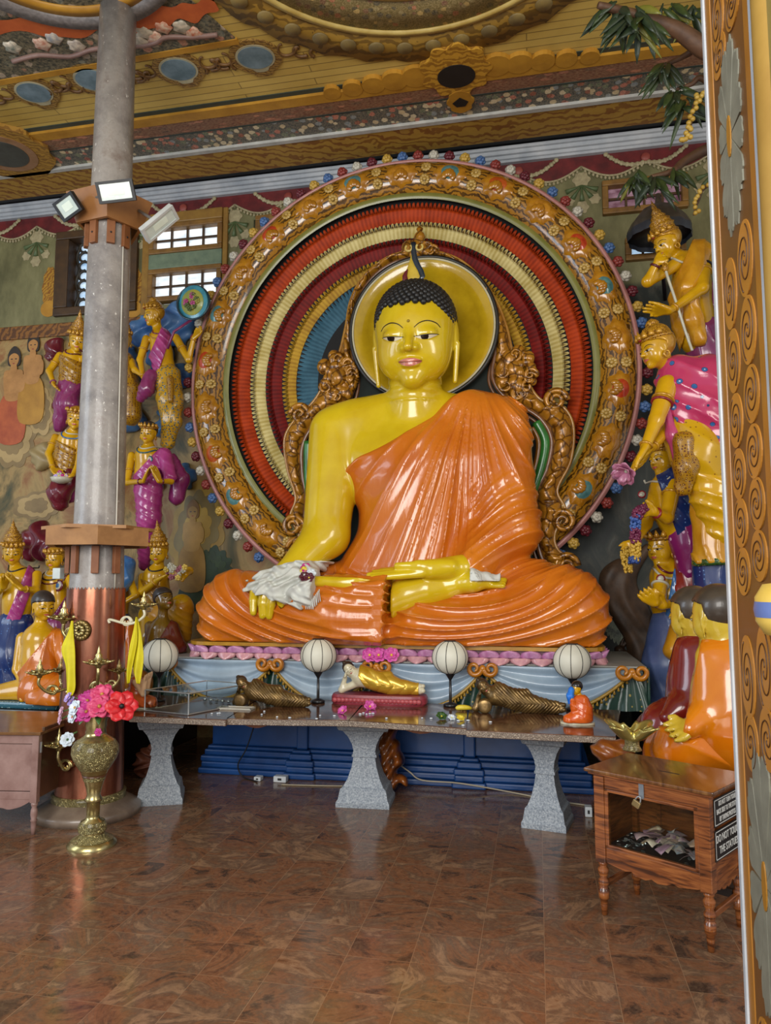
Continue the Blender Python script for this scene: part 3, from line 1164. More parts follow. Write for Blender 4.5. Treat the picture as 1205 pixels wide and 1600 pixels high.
        if detail:
            h.line([(-0.108, -0.243), (-0.05, -0.248), (0, -0.25), (0.05, -0.248), (0.108, -0.243)], 0.0045 * thick, 'mouth_line', paint('#5a2418', '#6a2c20', 0.3, 0.2), parent, 0.003)


def hand_sdf(wrist, tip, normal, size, spread=0.16, curl=0.0, thumb=1, fingers=4, thumb_out=0.5):
    """palm and five separate fingers from wrist to the longest finger's tip; curl bends the fingers towards the normal"""
    a, b = np.asarray(wrist, float), np.asarray(tip, float)
    L = np.linalg.norm(b - a)
    d = (b - a) / L
    n = nrm(np.asarray(normal, float) - d * (np.asarray(normal, float) @ d))
    l = np.cross(d, n)
    W = size * 0.40
    fs = []
    kn = a + d * L * 0.52
    palm = [rc(a + l * W * 0.2 * (k - 1.5), kn + l * W * 0.44 * (k - 1.5), size * 0.125, size * 0.105) for k in range(4)]
    fs.append(U(size * 0.06, *palm))
    for k in range(fingers):
        q = (k - (fingers - 1) / 2)
        base = kn + l * W * 0.46 * q
        ln = L * 0.48 * (1 - 0.10 * abs(q + 0.3 * thumb) ** 1.3)
        dd = nrm(d + l * spread * q * 0.35)
        mid = base + dd * ln * 0.52 + n * ln * 0.10 * curl
        end = base + dd * ln * (1 - 0.25 * curl) + n * ln * 0.62 * curl
        r = size * 0.078
        fs.append(U(0.001, rc(base, mid, r * 1.12, r), rc(mid, end, r, r * 0.74)))
    tb = a + d * L * 0.18 + l * (-thumb) * W * 0.5
    tm = tb + d * L * 0.2 + l * (-thumb) * W * thumb_out + n * size * 0.05
    te = tm + d * L * 0.22 + n * size * 0.06 * (1 + curl)
    th = U(size * 0.03, rc(tb, tm, size * 0.11, size * 0.085), rc(tm, te, size * 0.085, size * 0.062))
    allf = fs[0]
    return U(size * 0.03, U(size * 0.012, *fs), th)


# ------------------------------------------------------------------ the great seated statue
def L0(o):
    o.location = (0, 0, 0)
    return o


AC = np.array([-1.281, 7.15, 3.70])
aur = thing('aureole', 'huge round halo wall of coloured toothed rings behind the great seated statue', 'halo', AC)
aur['group'] = 'great statue shrine'


def ring_pt(a, r, y):
    return (r * math.sin(a), y, r * math.cos(a))


def ann(r0, r1, prof, n, name, m, teeth=0.0, sub=1):
    """ring with a cross-section prof(q) = forward offset; outer rim cut in teeth"""
    nr = 7
    V, Fs = [], []
    N = n * (4 if teeth else 1)
    for i in range(N):
        a = 2 * PI * i / N
        k = (0, 0.8, 1.0, 0.85)[i % 4] if teeth else 0
        for j in range(nr):
            q = j / (nr - 1)
            rr = r0 + (r1 - r0) * q
            if teeth and j == nr - 1:
                rr = r1 - teeth + teeth * k
            if teeth and j == nr - 2:
                rr = r1 - teeth * 1.05
            aa = a + (0.3 * 2 * PI / N if teeth and j == nr - 1 else 0)
            V.append(ring_pt(aa, rr, -prof(q)))
    for i in range(N):
        ii = (i + 1) % N
        for j in range(nr - 1):
            Fs.append((i * nr + j, i * nr + j + 1, ii * nr + j + 1, ii * nr + j))
    return L0(mk(name, V, Fs, m, aur))


MB_ = MB()
V = [ring_pt(2 * PI * i / 120, 2.24, y) for y in (0.0, 0.12) for i in range(120)]
L0(mk('backing_disc', V, [tuple(range(120)), tuple(range(239, 119, -1))] + [(i, 120 + i, 120 + (i + 1) % 120, (i + 1) % 120) for i in range(120)], paint('#0a0908', '#100e0c', 0.8, 0), aur, False))


def brushed(c1, c2, n):
    """painted rays: fine streaks running outwards"""
    t = NT('rays_' + c1.strip('#'))
    v = t.obj()
    sp = t.n('ShaderNodeSeparateXYZ')
    t.l(v, sp.inputs[0])
    an = t.n('ShaderNodeMath', operation='ARCTAN2')
    t.l(sp.outputs[0], an.inputs[0])
    t.l(sp.outputs[2], an.inputs[1])
    s = t.math('SINE', t.math('MULTIPLY', an.outputs[0], n))
    f = t.math('ADD', t.math('MULTIPLY', s, 0.12), t.noise(v, 5, 5))
    return t.fin(t.ramp(f, [(0.3, c2), (0.7, c1)]), 0.5, 0, 0.0, 0.12)


bulge = lambda h: (lambda q: h * 0.6 * math.sin(PI * min(q * 0.6, 1)) ** 0.8 * (1 if q < 1 else 0.7))
for nm, r0, r1, c1, c2, n, h in (('blue_ring', 0.90, 1.13, '#41687a', '#2a4c5c', 130, 0.03), ('yellow_ring', 1.135, 1.285, '#b8902c', '#8a6218', 150, 0.045),
                                ('crimson_ring', 1.29, 1.465, '#7c1c16', '#561010', 170, 0.06), ('cream_ring', 1.47, 1.635, '#cfc084', '#a89450', 190, 0.075),
                                ('scarlet_ring', 1.64, 1.835, '#b03e14', '#842808', 210, 0.09)):
    ann(r0, r1, bulge(h), int(2 * PI * r1 / 0.045), nm, brushed(c1, c2, int(2 * PI * r1 / 0.045)), 0.065)
ann(1.84, 1.905, lambda q: 0.10 + 0.01 * math.sin(PI * q), 180, 'olive_ring', paint('#6c6c30', '#7e7a3a', 0.35, 0.2))
GB = lambda r: 0.055 + 0.125 * math.sqrt(max(0, 1 - ((r - 2.068) / 0.175) ** 2))
m_gband = scrollwork('#2c1a08', '#a8741c', 7.5, 0.2, 0.38, 0.46)
m_gband.node_tree.nodes['Principled BSDF'].inputs['Coat Weight'].default_value = 0.6
ann(1.905, 2.232, lambda q: GB(1.905 + 0.327 * q), 220, 'gilded_band', m_gband)
ann(2.225, 2.285, lambda q: 0.06 + 0.03 * math.sin(PI * q), 220, 'pink_rim', paint('#a8706a', '#b88078', 0.4, 0.1))


def gb(a, r, h):
    return ring_pt(a, r, -(GB(r) + h))


def motif(kind):
    """lotus palmette in relief on the gilded band: scalloped leaf, shell and coloured heart"""
    o = []
    gold = paint('#b87f1c', '#96600e', 0.22, 0.5, 14, 0.2)
    mb = MB()
    n = 44
    V, Fs = [(0, 0, 0)], []
    for k, sc in ((0, 1.0), (1, 0.86), (2, 0.5)):
        for i in range(n):
            t = 2 * PI * i / n
            rr = (1 + 0.09 * math.cos(8 * t)) * sc
            V.append(gb(0.078 * rr * math.cos(t) * (1 + 0.12 * math.sin(t)), 2.07 + 0.125 * rr * math.sin(t), (0.001, 0.016, 0.024)[k]))
    V[0] = gb(0, 2.07, 0.026)
    for i in range(n):
        j = (i + 1) % n
        for k in range(2):
            Fs.append((1 + k * n + i, 1 + k * n + j, 1 + (k + 1) * n + j, 1 + (k + 1) * n + i))
        Fs.append((1 + 2 * n + i, 1 + 2 * n + j, 0))
    leaf = L0(mk('palmette', V, Fs, gold, aur))
    hc = {'red': ('#a02c14', '#c04a24'), 'blue': ('#3c6a6c', '#5c8a88'), 'gold': ('#c88c28', '#a86c18'), 'orange': ('#c05a20', '#a84414')}[kind]
    mb = MB()
    n = 20
    V, Fs = [gb(0, 2.085, 0.045)], []
    for k, sc in ((0, 1.0), (1, 0.6)):
        for i in range(n):
            t = 2 * PI * i / n
            V.append(gb(0.045 * sc * math.cos(t), 2.085 + 0.08 * sc * math.sin(t), (0.02, 0.04)[k]))
    for i in range(n):
        j = (i + 1) % n
        Fs.append((1 + i, 1 + j, 1 + n + j, 1 + n + i))
        Fs.append((1 + n + i, 1 + n + j, 0))
    hrt = L0(mk('coloured_heart', V, Fs, paint(hc[0], hc[1], 0.22, 0.5, 20), leaf))
    mb = MB()
    for k in range(5):
        s = (k - 2) / 2
        mb.ball(gb(0.022 * s, 2.035 + 0.03 * (1 - s * s), 0.045), (0.030, 0.016, 0.045), 8, 5)
    L0(mb.build('shell', gold, leaf))
    return leaf


kinds = ['gold', 'red', 'gold', 'blue', 'orange', 'gold', 'red', 'blue']
proto = {k: motif(k) for k in ('red', 'blue', 'gold', 'orange')}
usedk = set()
for i in range(26):
    a = 2 * PI * (i + 0.02) / 26
    if 152 < math.degrees(a) < 208:
        continue
    k = kinds[(i + 2) % 8]
    if k in usedk:
        o = dup(proto[k], aur)
    else:
        o = proto[k]
        usedk.add(k)
    o.rotation_euler = (0, a, 0)
mb = MB()
for k in range(9):
    t = 2 * PI * k / 9
    mb.ball(gb(0.017 * math.cos(t), 2.0 + 0.036 * math.sin(t), 0.014), (0.02, 0.012, 0.02), 7, 5)
mb.ball(gb(0, 2.0, 0.022), (0.02, 0.016, 0.02), 8, 5)
ros = L0(mb.build('rosette', paint('#c0a058', '#a07c30', 0.3, 0.3, 20), aur))
mb = MB()
for k in range(9):
    t = 2 * PI * k / 9
    mb.ball(gb(0.016 * math.cos(t), 2.13 + 0.034 * math.sin(t), 0.012), (0.02, 0.012, 0.02), 7, 5)
mb.ball(gb(0, 2.13, 0.02), (0.018, 0.016, 0.018), 8, 5)
ros2 = L0(mb.build('rosette', paint('#c0a058', '#a07c30', 0.3, 0.3, 20), aur))
fst = True
for i in range(26):
    a = 2 * PI * (i + 0.52) / 26
    if 152 < math.degrees(a) < 208:
        continue
    for r_ in (ros, ros2):
        o = r_ if fst else dup(r_, aur)
        o.rotation_euler = (0, a, 0)
    fst = False
# little coloured flowers round the rim
FC = [('#38588a', '#5478a8'), ('#7a2a24', '#943a30'), ('#c8c4b4', '#a8a494'), ('#541420', '#6c1e2a'), ('#b08c34', '#c8a448')]
fl = []
for h in FC:
    mb = MB()
    for lev, (n, rr, yy) in enumerate(((6, 0.034, -0.03), (5, 0.022, -0.055))):
        for k in range(n):
            t = 2 * PI * k / n + lev * 0.4
            mb.ball((rr * math.cos(t), yy, 2.335 + rr * math.sin(t)), (0.026, 0.02, 0.026), 6, 4)
    mb.ball((0, -0.07, 2.335), 0.018, 6, 4)
    fl.append(L0(mb.build('rim_flower', paint(h[0], h[1], 0.45, 0.1, 30), aur)))
for i in range(90):
    a = 2 * PI * i / 90
    if 142 < math.degrees(a) < 218:
        continue
    o = fl[i % 5] if i < 5 else dup(fl[i % 5], aur)
    o.rotation_euler = (0, a, 0)

# carved throne back with the head's nimbus
TY = 6.98
tb = thing('throne_back', 'carved gilded throne back with yellow nimbus disc behind the great statue', 'throne', P(662, 900, TY), 'great statue shrine')
m_carved = gilt('#a8721e', '#4a2808', 9, 0.25, 0.9)
m_copper = paint('#7c5030', '#5c3a20', 0.3, 0.4, 8)
OL = [(470, 868), (452, 845), (468, 836), (455, 808), (463, 778), (450, 732), (446, 686), (463, 655), (490, 629), (509, 598), (530, 555), (541, 512), (549, 470), (570, 432), (610, 402), (660, 392),
      (712, 404), (750, 434), (776, 472), (792, 512), (803, 555), (825, 598), (845, 625), (879, 636), (896, 667), (892, 720), (871, 766), (883, 797), (867, 835), (871, 858), (890, 876), (878, 897)]
IL = [(484, 872), (484, 850), (484, 835), (478, 808), (480, 778), (474, 740), (474, 700), (488, 670), (512, 646), (545, 628), (556, 590), (551, 540), (556, 486), (578, 442), (614, 414), (660, 404),
      (706, 414), (744, 445), (768, 486), (775, 540), (770, 590), (790, 622), (822, 640), (848, 659), (862, 690), (854, 735), (837, 770), (838, 797), (838, 830), (842, 858), (850, 880), (858, 900)]
o_ = smooth_path([P(x, y, TY) for x, y in OL], 8)
i_ = smooth_path([P(x, y, TY) for x, y in IL], 8)
n = len(o_)


def frame_pt(u, v):
    k = min(int(u * (n - 1) + 0.5), n - 1)
    p = o_[k] + (i_[k] - o_[k]) * v
    b = math.sin(PI * v) ** 0.7
    wv = 0.022 * math.sin(k * 0.9 + 3 * v) * math.sin(PI * v) + 0.014 * math.sin(k * 2.3)
    return p + np.array([0, -(0.10 * b) - wv * b, 0])


mb = MB()
mb.grid(frame_pt, n, 9)
mb.build('carved_frame', m_carved, tb)
MB().tube([p + np.array([0, -0.03, 0]) for p in i_], 0.022, 8).build('copper_bead', m_copper, tb)
MB().tube([p + (p - o_[k]) / np.linalg.norm(p - o_[k]) * 0.05 + np.array([0, -0.0, 0]) for k, p in enumerate(i_)], 0.018, 8).build('inner_bead', m_copper, tb)
MB().tube([p + np.array([0, -0.02, 0]) for p in o_], 0.014, 8).build('outer_bead', paint('#b08030', '#8c5c1c', 0.25, 0.3), tb)
poly = [(p[0], p[2]) for p in i_]
MB().prism(poly, -0.03, 0.0, ((0, TY + 0.03, 0), (1, 0, 0), (0, 0, 1), (0, 1, 0))).build('back_panel', paint('#0c1a12', '#08120c', 0.8, 0, 5), tb, False)
# red and green inner mouldings seen beside the statue's arms
for (pp, nm, h1, h2, r) in (([(482, 690), (482, 740), (486, 800), (492, 850)], 'green_moulding', '#1c5a22', '#2c7a30', 0.05), ([(838, 660), (852, 690), (846, 730), (832, 770)], 'green_moulding', '#1c5a22', '#2c7a30', 0.05),
                            ([(490, 690), (492, 760), (500, 830)], 'gold_moulding', '#8a5a1c', '#6a4010', 0.03), ([(832, 668), (842, 690), (838, 725), (828, 750)], 'gold_moulding', '#8a5a1c', '#6a4010', 0.03)):
    MB().tube(smooth_path([P(x, y, TY - 0.02) for x, y in pp], 6), r, 8).build(nm, paint(h1, h2, 0.3, 0.3), tb)
# leafy carved clusters, scrolls and the finial
rnd = random.Random(3)


def cluster(cx, cy, rx, ry, n, seed):
    r_ = random.Random(seed)
    mb = MB()
    for k in range(n):
        a, q = r_.random() * 2 * PI, math.sqrt(r_.random())
        x, y = cx + rx * q * math.cos(a), cy + ry * q * math.sin(a)
        c = P(x, y, TY - 0.05 - 0.06 * (1 - q))
        s = r_.uniform(0.045, 0.085)
        mb.ball(c, (s * r_.uniform(0.7, 1.1), s * 0.7, s * r_.uniform(0.7, 1.2)), 9, 6)
    for k in range(n // 3):
        a = r_.random() * 2 * PI
        x, y = cx + rx * 0.8 * math.cos(a), cy + ry * 0.8 * math.sin(a)
        c = P(x, y, TY - 0.10)
        s_ = np.linspace(0, 1, 14)
        mb.tube([c + 0.07 * np.array([(1 - 0.8 * t) * math.cos(6.5 * t + a), -0.3 * t, (1 - 0.8 * t) * math.sin(6.5 * t + a)]) for t in s_], [0.018 * (1 - 0.4 * t) for t in s_], 6)
    return mb.build('carved_cluster', m_carved, tb)


cluster(528, 590, 26, 36, 34, 1)
cluster(808, 585, 26, 40, 34, 2)
cluster(655, 392, 24, 8, 12, 5)
for cx, cy, sg in ((458, 822, 1), (466, 858, -1), (880, 815, -1), (884, 884, 1), (868, 626, 1), (470, 648, -1)):
    c = P(cx, cy, TY - 0.06)
    s_ = np.linspace(0, 1, 40)
    MB().tube([c + 0.11 * np.array([sg * (1 - 0.85 * t) * math.cos(11 * t), -0.35 * t, (1 - 0.85 * t) * math.sin(11 * t)]) for t in s_], [0.032 * (1 - 0.5 * t) for t in s_], 8).build('scroll', m_carved, tb)
c = P(656, 388, TY - 0.02)
MB().lathe([(0.001, -0.03), (0.07, 0.0), (0.055, 0.05), (0.04, 0.07), (0.06, 0.11), (0.045, 0.15), (0.02, 0.17), (0.035, 0.2), (0.001, 0.235)], 16, c).build('finial', m_carved, tb)
nc = P(661, 514, TY - 0.09)
NR = P(661 + 112, 514, TY - 0.09)[0] - nc[0]
mb = MB()
mb.lathe([(0.001, -0.07), (NR * 0.5, -0.055), (NR * 0.78, -0.03), (NR * 0.8, -0.01), (NR * 0.97, 0.03), (NR, 0.03)], 72, nc, (0, -1, 0), cap=False)
mb.build('nimbus_disc', paint('#c2a01c', '#a88612', 0.16, 0.6, 4, 0.12), tb)
MB().tube([nc + np.array([1.005 * NR * math.cos(a), -0.03, 1.005 * NR * math.sin(a)]) for a in np.linspace(0, 2 * PI, 90)[:-1]], 0.011, 6, True).build('white_rim', paint('#c8c0a0', '#b0a888', 0.4, 0.1), tb)
MB().tube([nc + np.array([1.04 * NR * math.cos(a), -0.02, 1.04 * NR * math.sin(a)]) for a in np.linspace(0, 2 * PI, 90)[:-1]], 0.022, 6, True).build('black_rim', paint('#14120e', '#201c14', 0.4, 0.1), tb)

# ---- pedestal
PZT = P(620, 1008, 6.05)[2]
ped = thing('statue_pedestal', 'pedestal with blue plinth, draped swags and pink lotus rim under the great statue', 'pedestal', (-1.27, 6.6, 0), 'great statue shrine')
m_blue = paint('#10386e', '#1a4c8c', 0.4, 0.15, 3)
mb = MB()
for z0, z1, e in ((0, 0.05, 0.09), (0.05, 0.10, 0.07), (0.10, 0.15, 0.075), (0.15, 0.20, 0.05), (0.20, 0.23, 0.03), (0.23, 0.60, 0.0), (0.60, 0.66, 0.03)):
    mb.box((-2.84 - e, 6.22 - e, z0), (0.32 + e, 7.4, z1), 0.014)
    mb.box((-2.05 - e, 6.18 - e, z0), (-1.95 + e, 6.4, z1), 0.014)
    mb.box((-0.62 - e, 6.18 - e, z0), (-0.52 + e, 6.4, z1), 0.014)
mb.build('blue_plinth', m_blue, ped, False)
# drapery
DT, DB = P(620, 1036, 6.07)[2], 0.66
bows = [262, 426, 591, 755]
bx = [P(x, 1042, 6.05)[0] for x in bows] + [P(985, 1050, 6.1)[0]]
x0d, x1d = bx[0] - 0.35, bx[-1] + 0.06


def ycur(u, v):
    """green curtain: pleats fan out below the bows"""
    x = x0d + (x1d + 0.06 - x0d) * u
    d = min((abs(x - b), x - b) for b in bx)[1]
    ph = d / (0.08 + 0.25 * v) * 7
    return (x, 6.13 - 0.05 * v + 0.012 * math.sin(ph * 2) * (0.3 + v), DT - (DT - DB) * v)


mb = MB()
mb.grid(ycur, 420, 8)
mb.build('green_curtain', patterned('#16382c', '#a08a3c', '#9a8038', 16, 0.13, 0.4), ped)
MB().slab(lambda u, v: (x1d + 0.06 + 0.004 * math.sin(u * 60), 6.08 + 0.9 * u, DB + (DT - DB) * v), 40, 4, (0.02, 0, 0), 1).build('green_curtain', patterned('#16382c', '#a08a3c', '#9a8038', 16, 0.13, 0.4), ped)
MB().box((x0d, 6.14, DB), (x1d + 0.05, 7.4, DT), 0.01).build('table_core', paint('#39464a', '#2c3638', 0.5, 0), ped, False)
MB().box((x0d, 6.08, DT - 0.002), (x1d + 0.06, 7.4, DT + 0.012), 0.004).build('grey_ledge', paint('#8a8a84', '#9c9a92', 0.45, 0.1), ped, False)
m_swag = paint('#8aa0b4', '#a9bccb', 0.3, 0.3, 3)
m_fringe = paint('#b08a2c', '#8a661c', 0.4, 0.1, 30)
for k in range(5):
    if k == 0:
        a, b = bx[0] - 0.55, bx[0]
        if True:
            continue
    a, b = bx[k - 1], bx[k]
    dep = 0.30

    def low(u, dep=dep):
        return 0.03 + dep * math.sin(PI * u) ** 0.85

    def sw(u, v, a=a, b=b):
        s = low(u) * v
        f = 0.018 * math.sin(v * 16 + 1.0) * math.sin(PI * u) ** 0.6
        return (a + (b - a) * u, 6.07 - 0.07 * math.sin(PI * u) ** 0.5 * (0.4 + 0.6 * v) - f, DT - s)
    MB().slab(sw, 40, 26, (0, 0.012, 0), 1).build('swag', m_swag, ped)
    mb = MB()
    mb.tube([np.array(sw(u, 1)) + (0, -0.012, 0) for u in np.linspace(0.02, 0.98, 40)], 0.014, 6)
    for u in np.linspace(0.03, 0.97, 34):
        p = np.array(sw(u, 1)) + (0, -0.012, -0.02)
        mb.lathe([(0.001, -0.028), (0.012, -0.022), (0.007, -0.004), (0.005, 0.012)], 6, p)
    mb.build('gold_fringe', m_fringe, ped)
m_bow = paint('#c07c20', '#a86414', 0.3, 0.3, 10)
for k, x in enumerate(bx):
    z = DT - 0.02
    mb = MB()
    for sg in (-1, 1):
        s_ = np.linspace(0, 1, 26)
        for w in (0, 1):
            mb.tube([(x + sg * (0.065 + 0.058 * (1 - 0.7 * t) * math.cos(2.4 * PI * t + PI)), 6.0 - 0.015 * w - 0.02 * t, z + 0.058 * (1 - 0.7 * t) * math.sin(2.4 * PI * t + PI)) for t in s_], [0.024 - 0.012 * t for t in s_], 7)
    mb.ball((x, 5.985, z), (0.03, 0.025, 0.03), 10, 7)
    mb.build('orange_bow', m_bow, ped)
# lotus rim: two rows of petals round a gilded seat slab


def lotus_plan(t, e=0.0):
    """t from 0 (left back) round the front to 1 (right back)"""
    xl, xr, yf, yb, r = -3.08 - e, 0.53 + e, 6.06 - e, 7.3, 0.24
    segs = [((xl, yb), (xl, yf + r)), None, ((xl + r, yf), (xr - r, yf)), None, ((xr, yf + r), (xr, yb))]
    L = [yb - yf - r, PI * r / 2, xr - xl - 2 * r, PI * r / 2, yb - yf - r]
    d = t * sum(L)
    for k in range(5):
        if d <= L[k] or k == 4:
            q = min(d / L[k], 1)
            break
        d -= L[k]
    if k == 0:
        return (xl, yb - q * L[0]), (-1, 0)
    if k == 4:
        return (xr, yf + r + q * L[4]), (1, 0)
    if k == 2:
        return (xl + r + q * L[2], yf), (0, -1)
    cx, a = (xl + r, PI + q * PI / 2) if k == 1 else (xr - r, 1.5 * PI + q * PI / 2)
    return (cx + r * math.cos(a), yf + r + r * math.sin(a)), (math.cos(a), math.sin(a))


def plan_poly(e):
    p = [lotus_plan(t, e)[0] for t in np.linspace(0, 1, 80)]
    return p


mb = MB()
mb.prism(plan_poly(0.0), PZT - 0.03, PZT)
mb.build('gilded_seat', paint('#b88a2c', '#9c6e18', 0.3, 0.3, 8), ped, False)
MB().prism(plan_poly(-0.05), DT, PZT - 0.03).build('lotus_core', paint('#6a3448', '#7c4458', 0.4, 0.1), ped, False)
hrow = (PZT - 0.03 - DT) / 2


def petal_mesh(up):
    """petal shell centred on the origin, leaning forward (-Y)"""
    def fn(u, v):
        s = u * 2 - 1
        w = 0.083 * math.sqrt(max(0.0, 1 - (v * 0.99) ** 3.2)) + 0.002
        return (s * w, -0.055 * math.sqrt(max(0, 1 - s * s)) * (0.5 + 0.5 * v) - 0.012, (hrow * 1.0 * v) * (1 if up else -1))
    mb = MB()
    mb.slab(fn, 9, 8, (0, 0.02, 0), 1)
    return mb


Ltot = 2 * 1.0 + PI * 0.24 + 3.61
for row, (up, base, nn, c1, c2) in enumerate(((True, PZT - 0.03 - hrow, 28, '#b06a9c', '#d09cc0'), (False, PZT - 0.03 - hrow, 28, '#c08490', '#dcaaa8'))):
    pr = None
    for k in range(nn):
        t = 0.10 + 0.80 * (k + 0.5 * row) / (nn - 1 + 0.5)
        (x, y), (nx_, ny_) = lotus_plan(t, -0.03)
        if pr is None:
            o = pr = petal_mesh(up).build('lotus_petal', paint(c1, c2, 0.3, 0.3, 18), ped)
        else:
            o = dup(pr, ped)
        o.location = Vector((x, y, base)) - Vector(ped.location)
        o.rotation_euler = (0, 0, math.atan2(nx_, -ny_))

# ---- the statue itself
bud = thing('seated_statue', 'colossal yellow seated statue in an orange robe touching the earth', 'statue', (-1.2, 6.6, PZT), 'great statue shrine')
m_skin = paint('#d6ba1c', '#c6a410', 0.2, 0.5, 2.5, 0.03)
m_robe = paint('#bc5a14', '#a8480c', 0.22, 0.5, 2.5, 0.08)


def robe_mat():
    t = NT('glazed_orange_robe')
    v = t.obj()
    sp = t.n('ShaderNodeSeparateXYZ')
    t.l(v, sp.inputs[0])
    c = t.ramp(t.noise(v, 1.6, 5), [(0.3, '#bc5c10'), (0.7, '#cf761c')])
    t.bump(t.noise(t.obj((9, 9, 1.5)), 3, 4), 0.12, 0.02)
    return t.fin(c, 0.2, 0, 0.5)


m_robe = robe_mat()
A = P(525, 676, 6.72), P(510, 836, 6.50), P(452, 896, 6.16)       # bare arm: shoulder, elbow, wrist
Bm = P(775, 676, 6.72), P(795, 828, 6.52), P(742, 884, 6.24)      # robed arm
HC = P(649, 528, 6.52)
hd = Head(HC, 0.97, face_frame(0, 13), True, 1.10)
hsdf = hd.sdf()
nk0, nk1 = P(649, 650, 6.68), P(649, 590, 6.62)
YS = F32(1.22)
YC = F32(6.72)


def flat(f):
    def g(p):
        q = p.copy()
        q[:, 1] = (q[:, 1] - YC) * YS + YC
        return f(q)
    return g


torso = flat(U(0.22, rc(P(590, 722, 6.72), P(728, 722, 6.72), 0.33), rc(P(655, 740, 6.72), P(660, 880, 6.72), 0.52, 0.58), rc(P(560, 668, 6.72), P(745, 668, 6.72), 0.2)))
traps = U(0.1, rc(P(649, 630, 6.70), P(540, 662, 6.74), 0.15, 0.19), rc(P(649, 630, 6.70), P(765, 662, 6.74), 0.15, 0.19))
armR = U(0.06, rc(A[0], A[1], 0.255, 0.215), rc(A[1], A[2], 0.205, 0.125))
armL = U(0.08, rc(Bm[0], Bm[1], 0.275, 0.235), rc(Bm[1], Bm[2], 0.225, 0.125))
legl = U(0.15, rc(P(590, 935, 6.75), P(372, 952, 6.42), 0.36, 0.285), rc(P(372, 958, 6.36), P(600, 955, 6.03), 0.28, 0.27))
legr = U(0.15, rc(P(735, 925, 6.75), P(880, 950, 6.42), 0.38, 0.315), rc(P(880, 962, 6.34), P(660, 978, 6.14), 0.29, 0.17))
front = U(0.1, rc(P(350, 985, 6.28), P(600, 988, 6.16), 0.13, 0.12), rc(P(640, 990, 6.16), P(895, 986, 6.28), 0.12, 0.14))
neck = U(0.03, rc(nk0, nk1, 0.265, 0.235))


def rings(p):
    d = neck(p)
    z = p[:, 2] - nk1[2]
    return d - 0.012 * np.maximum(0, np.sin((z + 0.3) * 55)) ** 0.5 * (z > -0.26) * (z < -0.02)


chest = cut(U(0.2, torso, traps), plane((0, 0, 9), (0, 0, 1)))
skin_f = U(0.03, U(0.07, chest, rings), hsdf)
skin_f = U(0.06, skin_f, U(0.10, armR, cut(torso, plane(P(600, 800, 6.7), (0.6, 0, -1)))))
lowerb = U(0.1, cut(off(legl, -0.14), lambda p: p[:, 0] - P(585, 950, 6.0)[0]), off(legr, -0.14), rc(P(655, 900, 6.7), P(655, 960, 6.7), 0.5))
skin_f = U(0.0, skin_f, lowerb)

SH = P(742, 575, 6.5).astype(F32)
KR, KL = P(700, 872, 6.1).astype(F32), P(585, 880, 6.1).astype(F32)
XM = P(622, 950, 6.15)[0]
zlap = P(650, 905, 6.3)[2]


def sst(x, a, b):
    t = np.clip((x - a) / (b - a), 0, 1)
    return t * t * (3 - 2 * t)


def ridge(ph, k=2.0):
    return (1 - np.abs(np.sin(ph))) ** k


def folds(p):
    x, y, z = p[:, 0], p[:, 1], p[:, 2]
    dx, dz = x - SH[0], z - SH[2]
    an = np.arctan2(dx, -dz)
    ph = an * 15 + 1.3 * np.sin(an * 5.3 + 0.5) + 0.25 * np.sin(z * 2.5)
    top = 0.036 * ridge(ph, 2.0) + 0.016 * ridge(ph * 2.37 + 1.1, 2)
    top = top * sst(np.sqrt(dx * dx + dz * dz), 0.12, 0.75)
    # sleeve: slanting folds gathered towards the elbow
    sl = sst(x, Bm[1][0] - 0.42, Bm[1][0] - 0.18) * sst(-z, -P(800, 720, 6.6)[2], -P(800, 800, 6.6)[2])
    p2 = (z - 0.75 * x + 0.3 * y) * 15 + 0.6 * np.sin(x * 6)
    slv = 0.026 * ridge(p2, 2) + 0.01 * ridge(p2 * 2.2, 2)
    top = top * (1 - sl) + slv * sl
    # lap: nested curves sweeping round each knee
    wr = sst(x, XM - 0.05, XM + 0.1)
    dr = np.sqrt(((x - KR[0]) * 0.62) ** 2 + ((z - KR[2]) * 1.25) ** 2 + ((y - KR[1]) * 0.6) ** 2)
    dl = np.sqrt(((x - KL[0]) * 0.62) ** 2 + ((z - KL[2] - 0.15) * 1.2) ** 2 + ((y - KL[1]) * 0.6) ** 2)
    pr = dr * 31 + 0.9 * np.sin(dr * 9 + x * 2)
    pl = dl * 31 + 0.9 * np.sin(dl * 8 - x * 2)
    low_ = wr * ridge(pr, 1.6) + (1 - wr) * ridge(pl, 1.6)
    w = sst(z, zlap - 0.12, zlap + 0.15)
    return w * top + (1 - w) * 0.034 * low_


C1, C2, C3 = P(702, 612, 6.35), P(600, 662, 6.2), P(552, 712, 6.3)
dg = nrm(C3 - C1)
pn = nrm(np.cross(dg, (0, 1, 0)))
if pn[2] < 0:
    pn = -pn
cutpl = plane(C1, pn)


def edge(p):
    """upper hem of the robe: slopes from the covered shoulder to under the bare arm and sags a little"""
    d = cutpl(p)
    s = (p - C1.astype(F32)) @ dg.astype(F32)
    L = np.linalg.norm(C3 - C1)
    return d + 0.07 * np.clip(np.sin(PI * np.clip(s / L, 0, 1)), 0, 1)


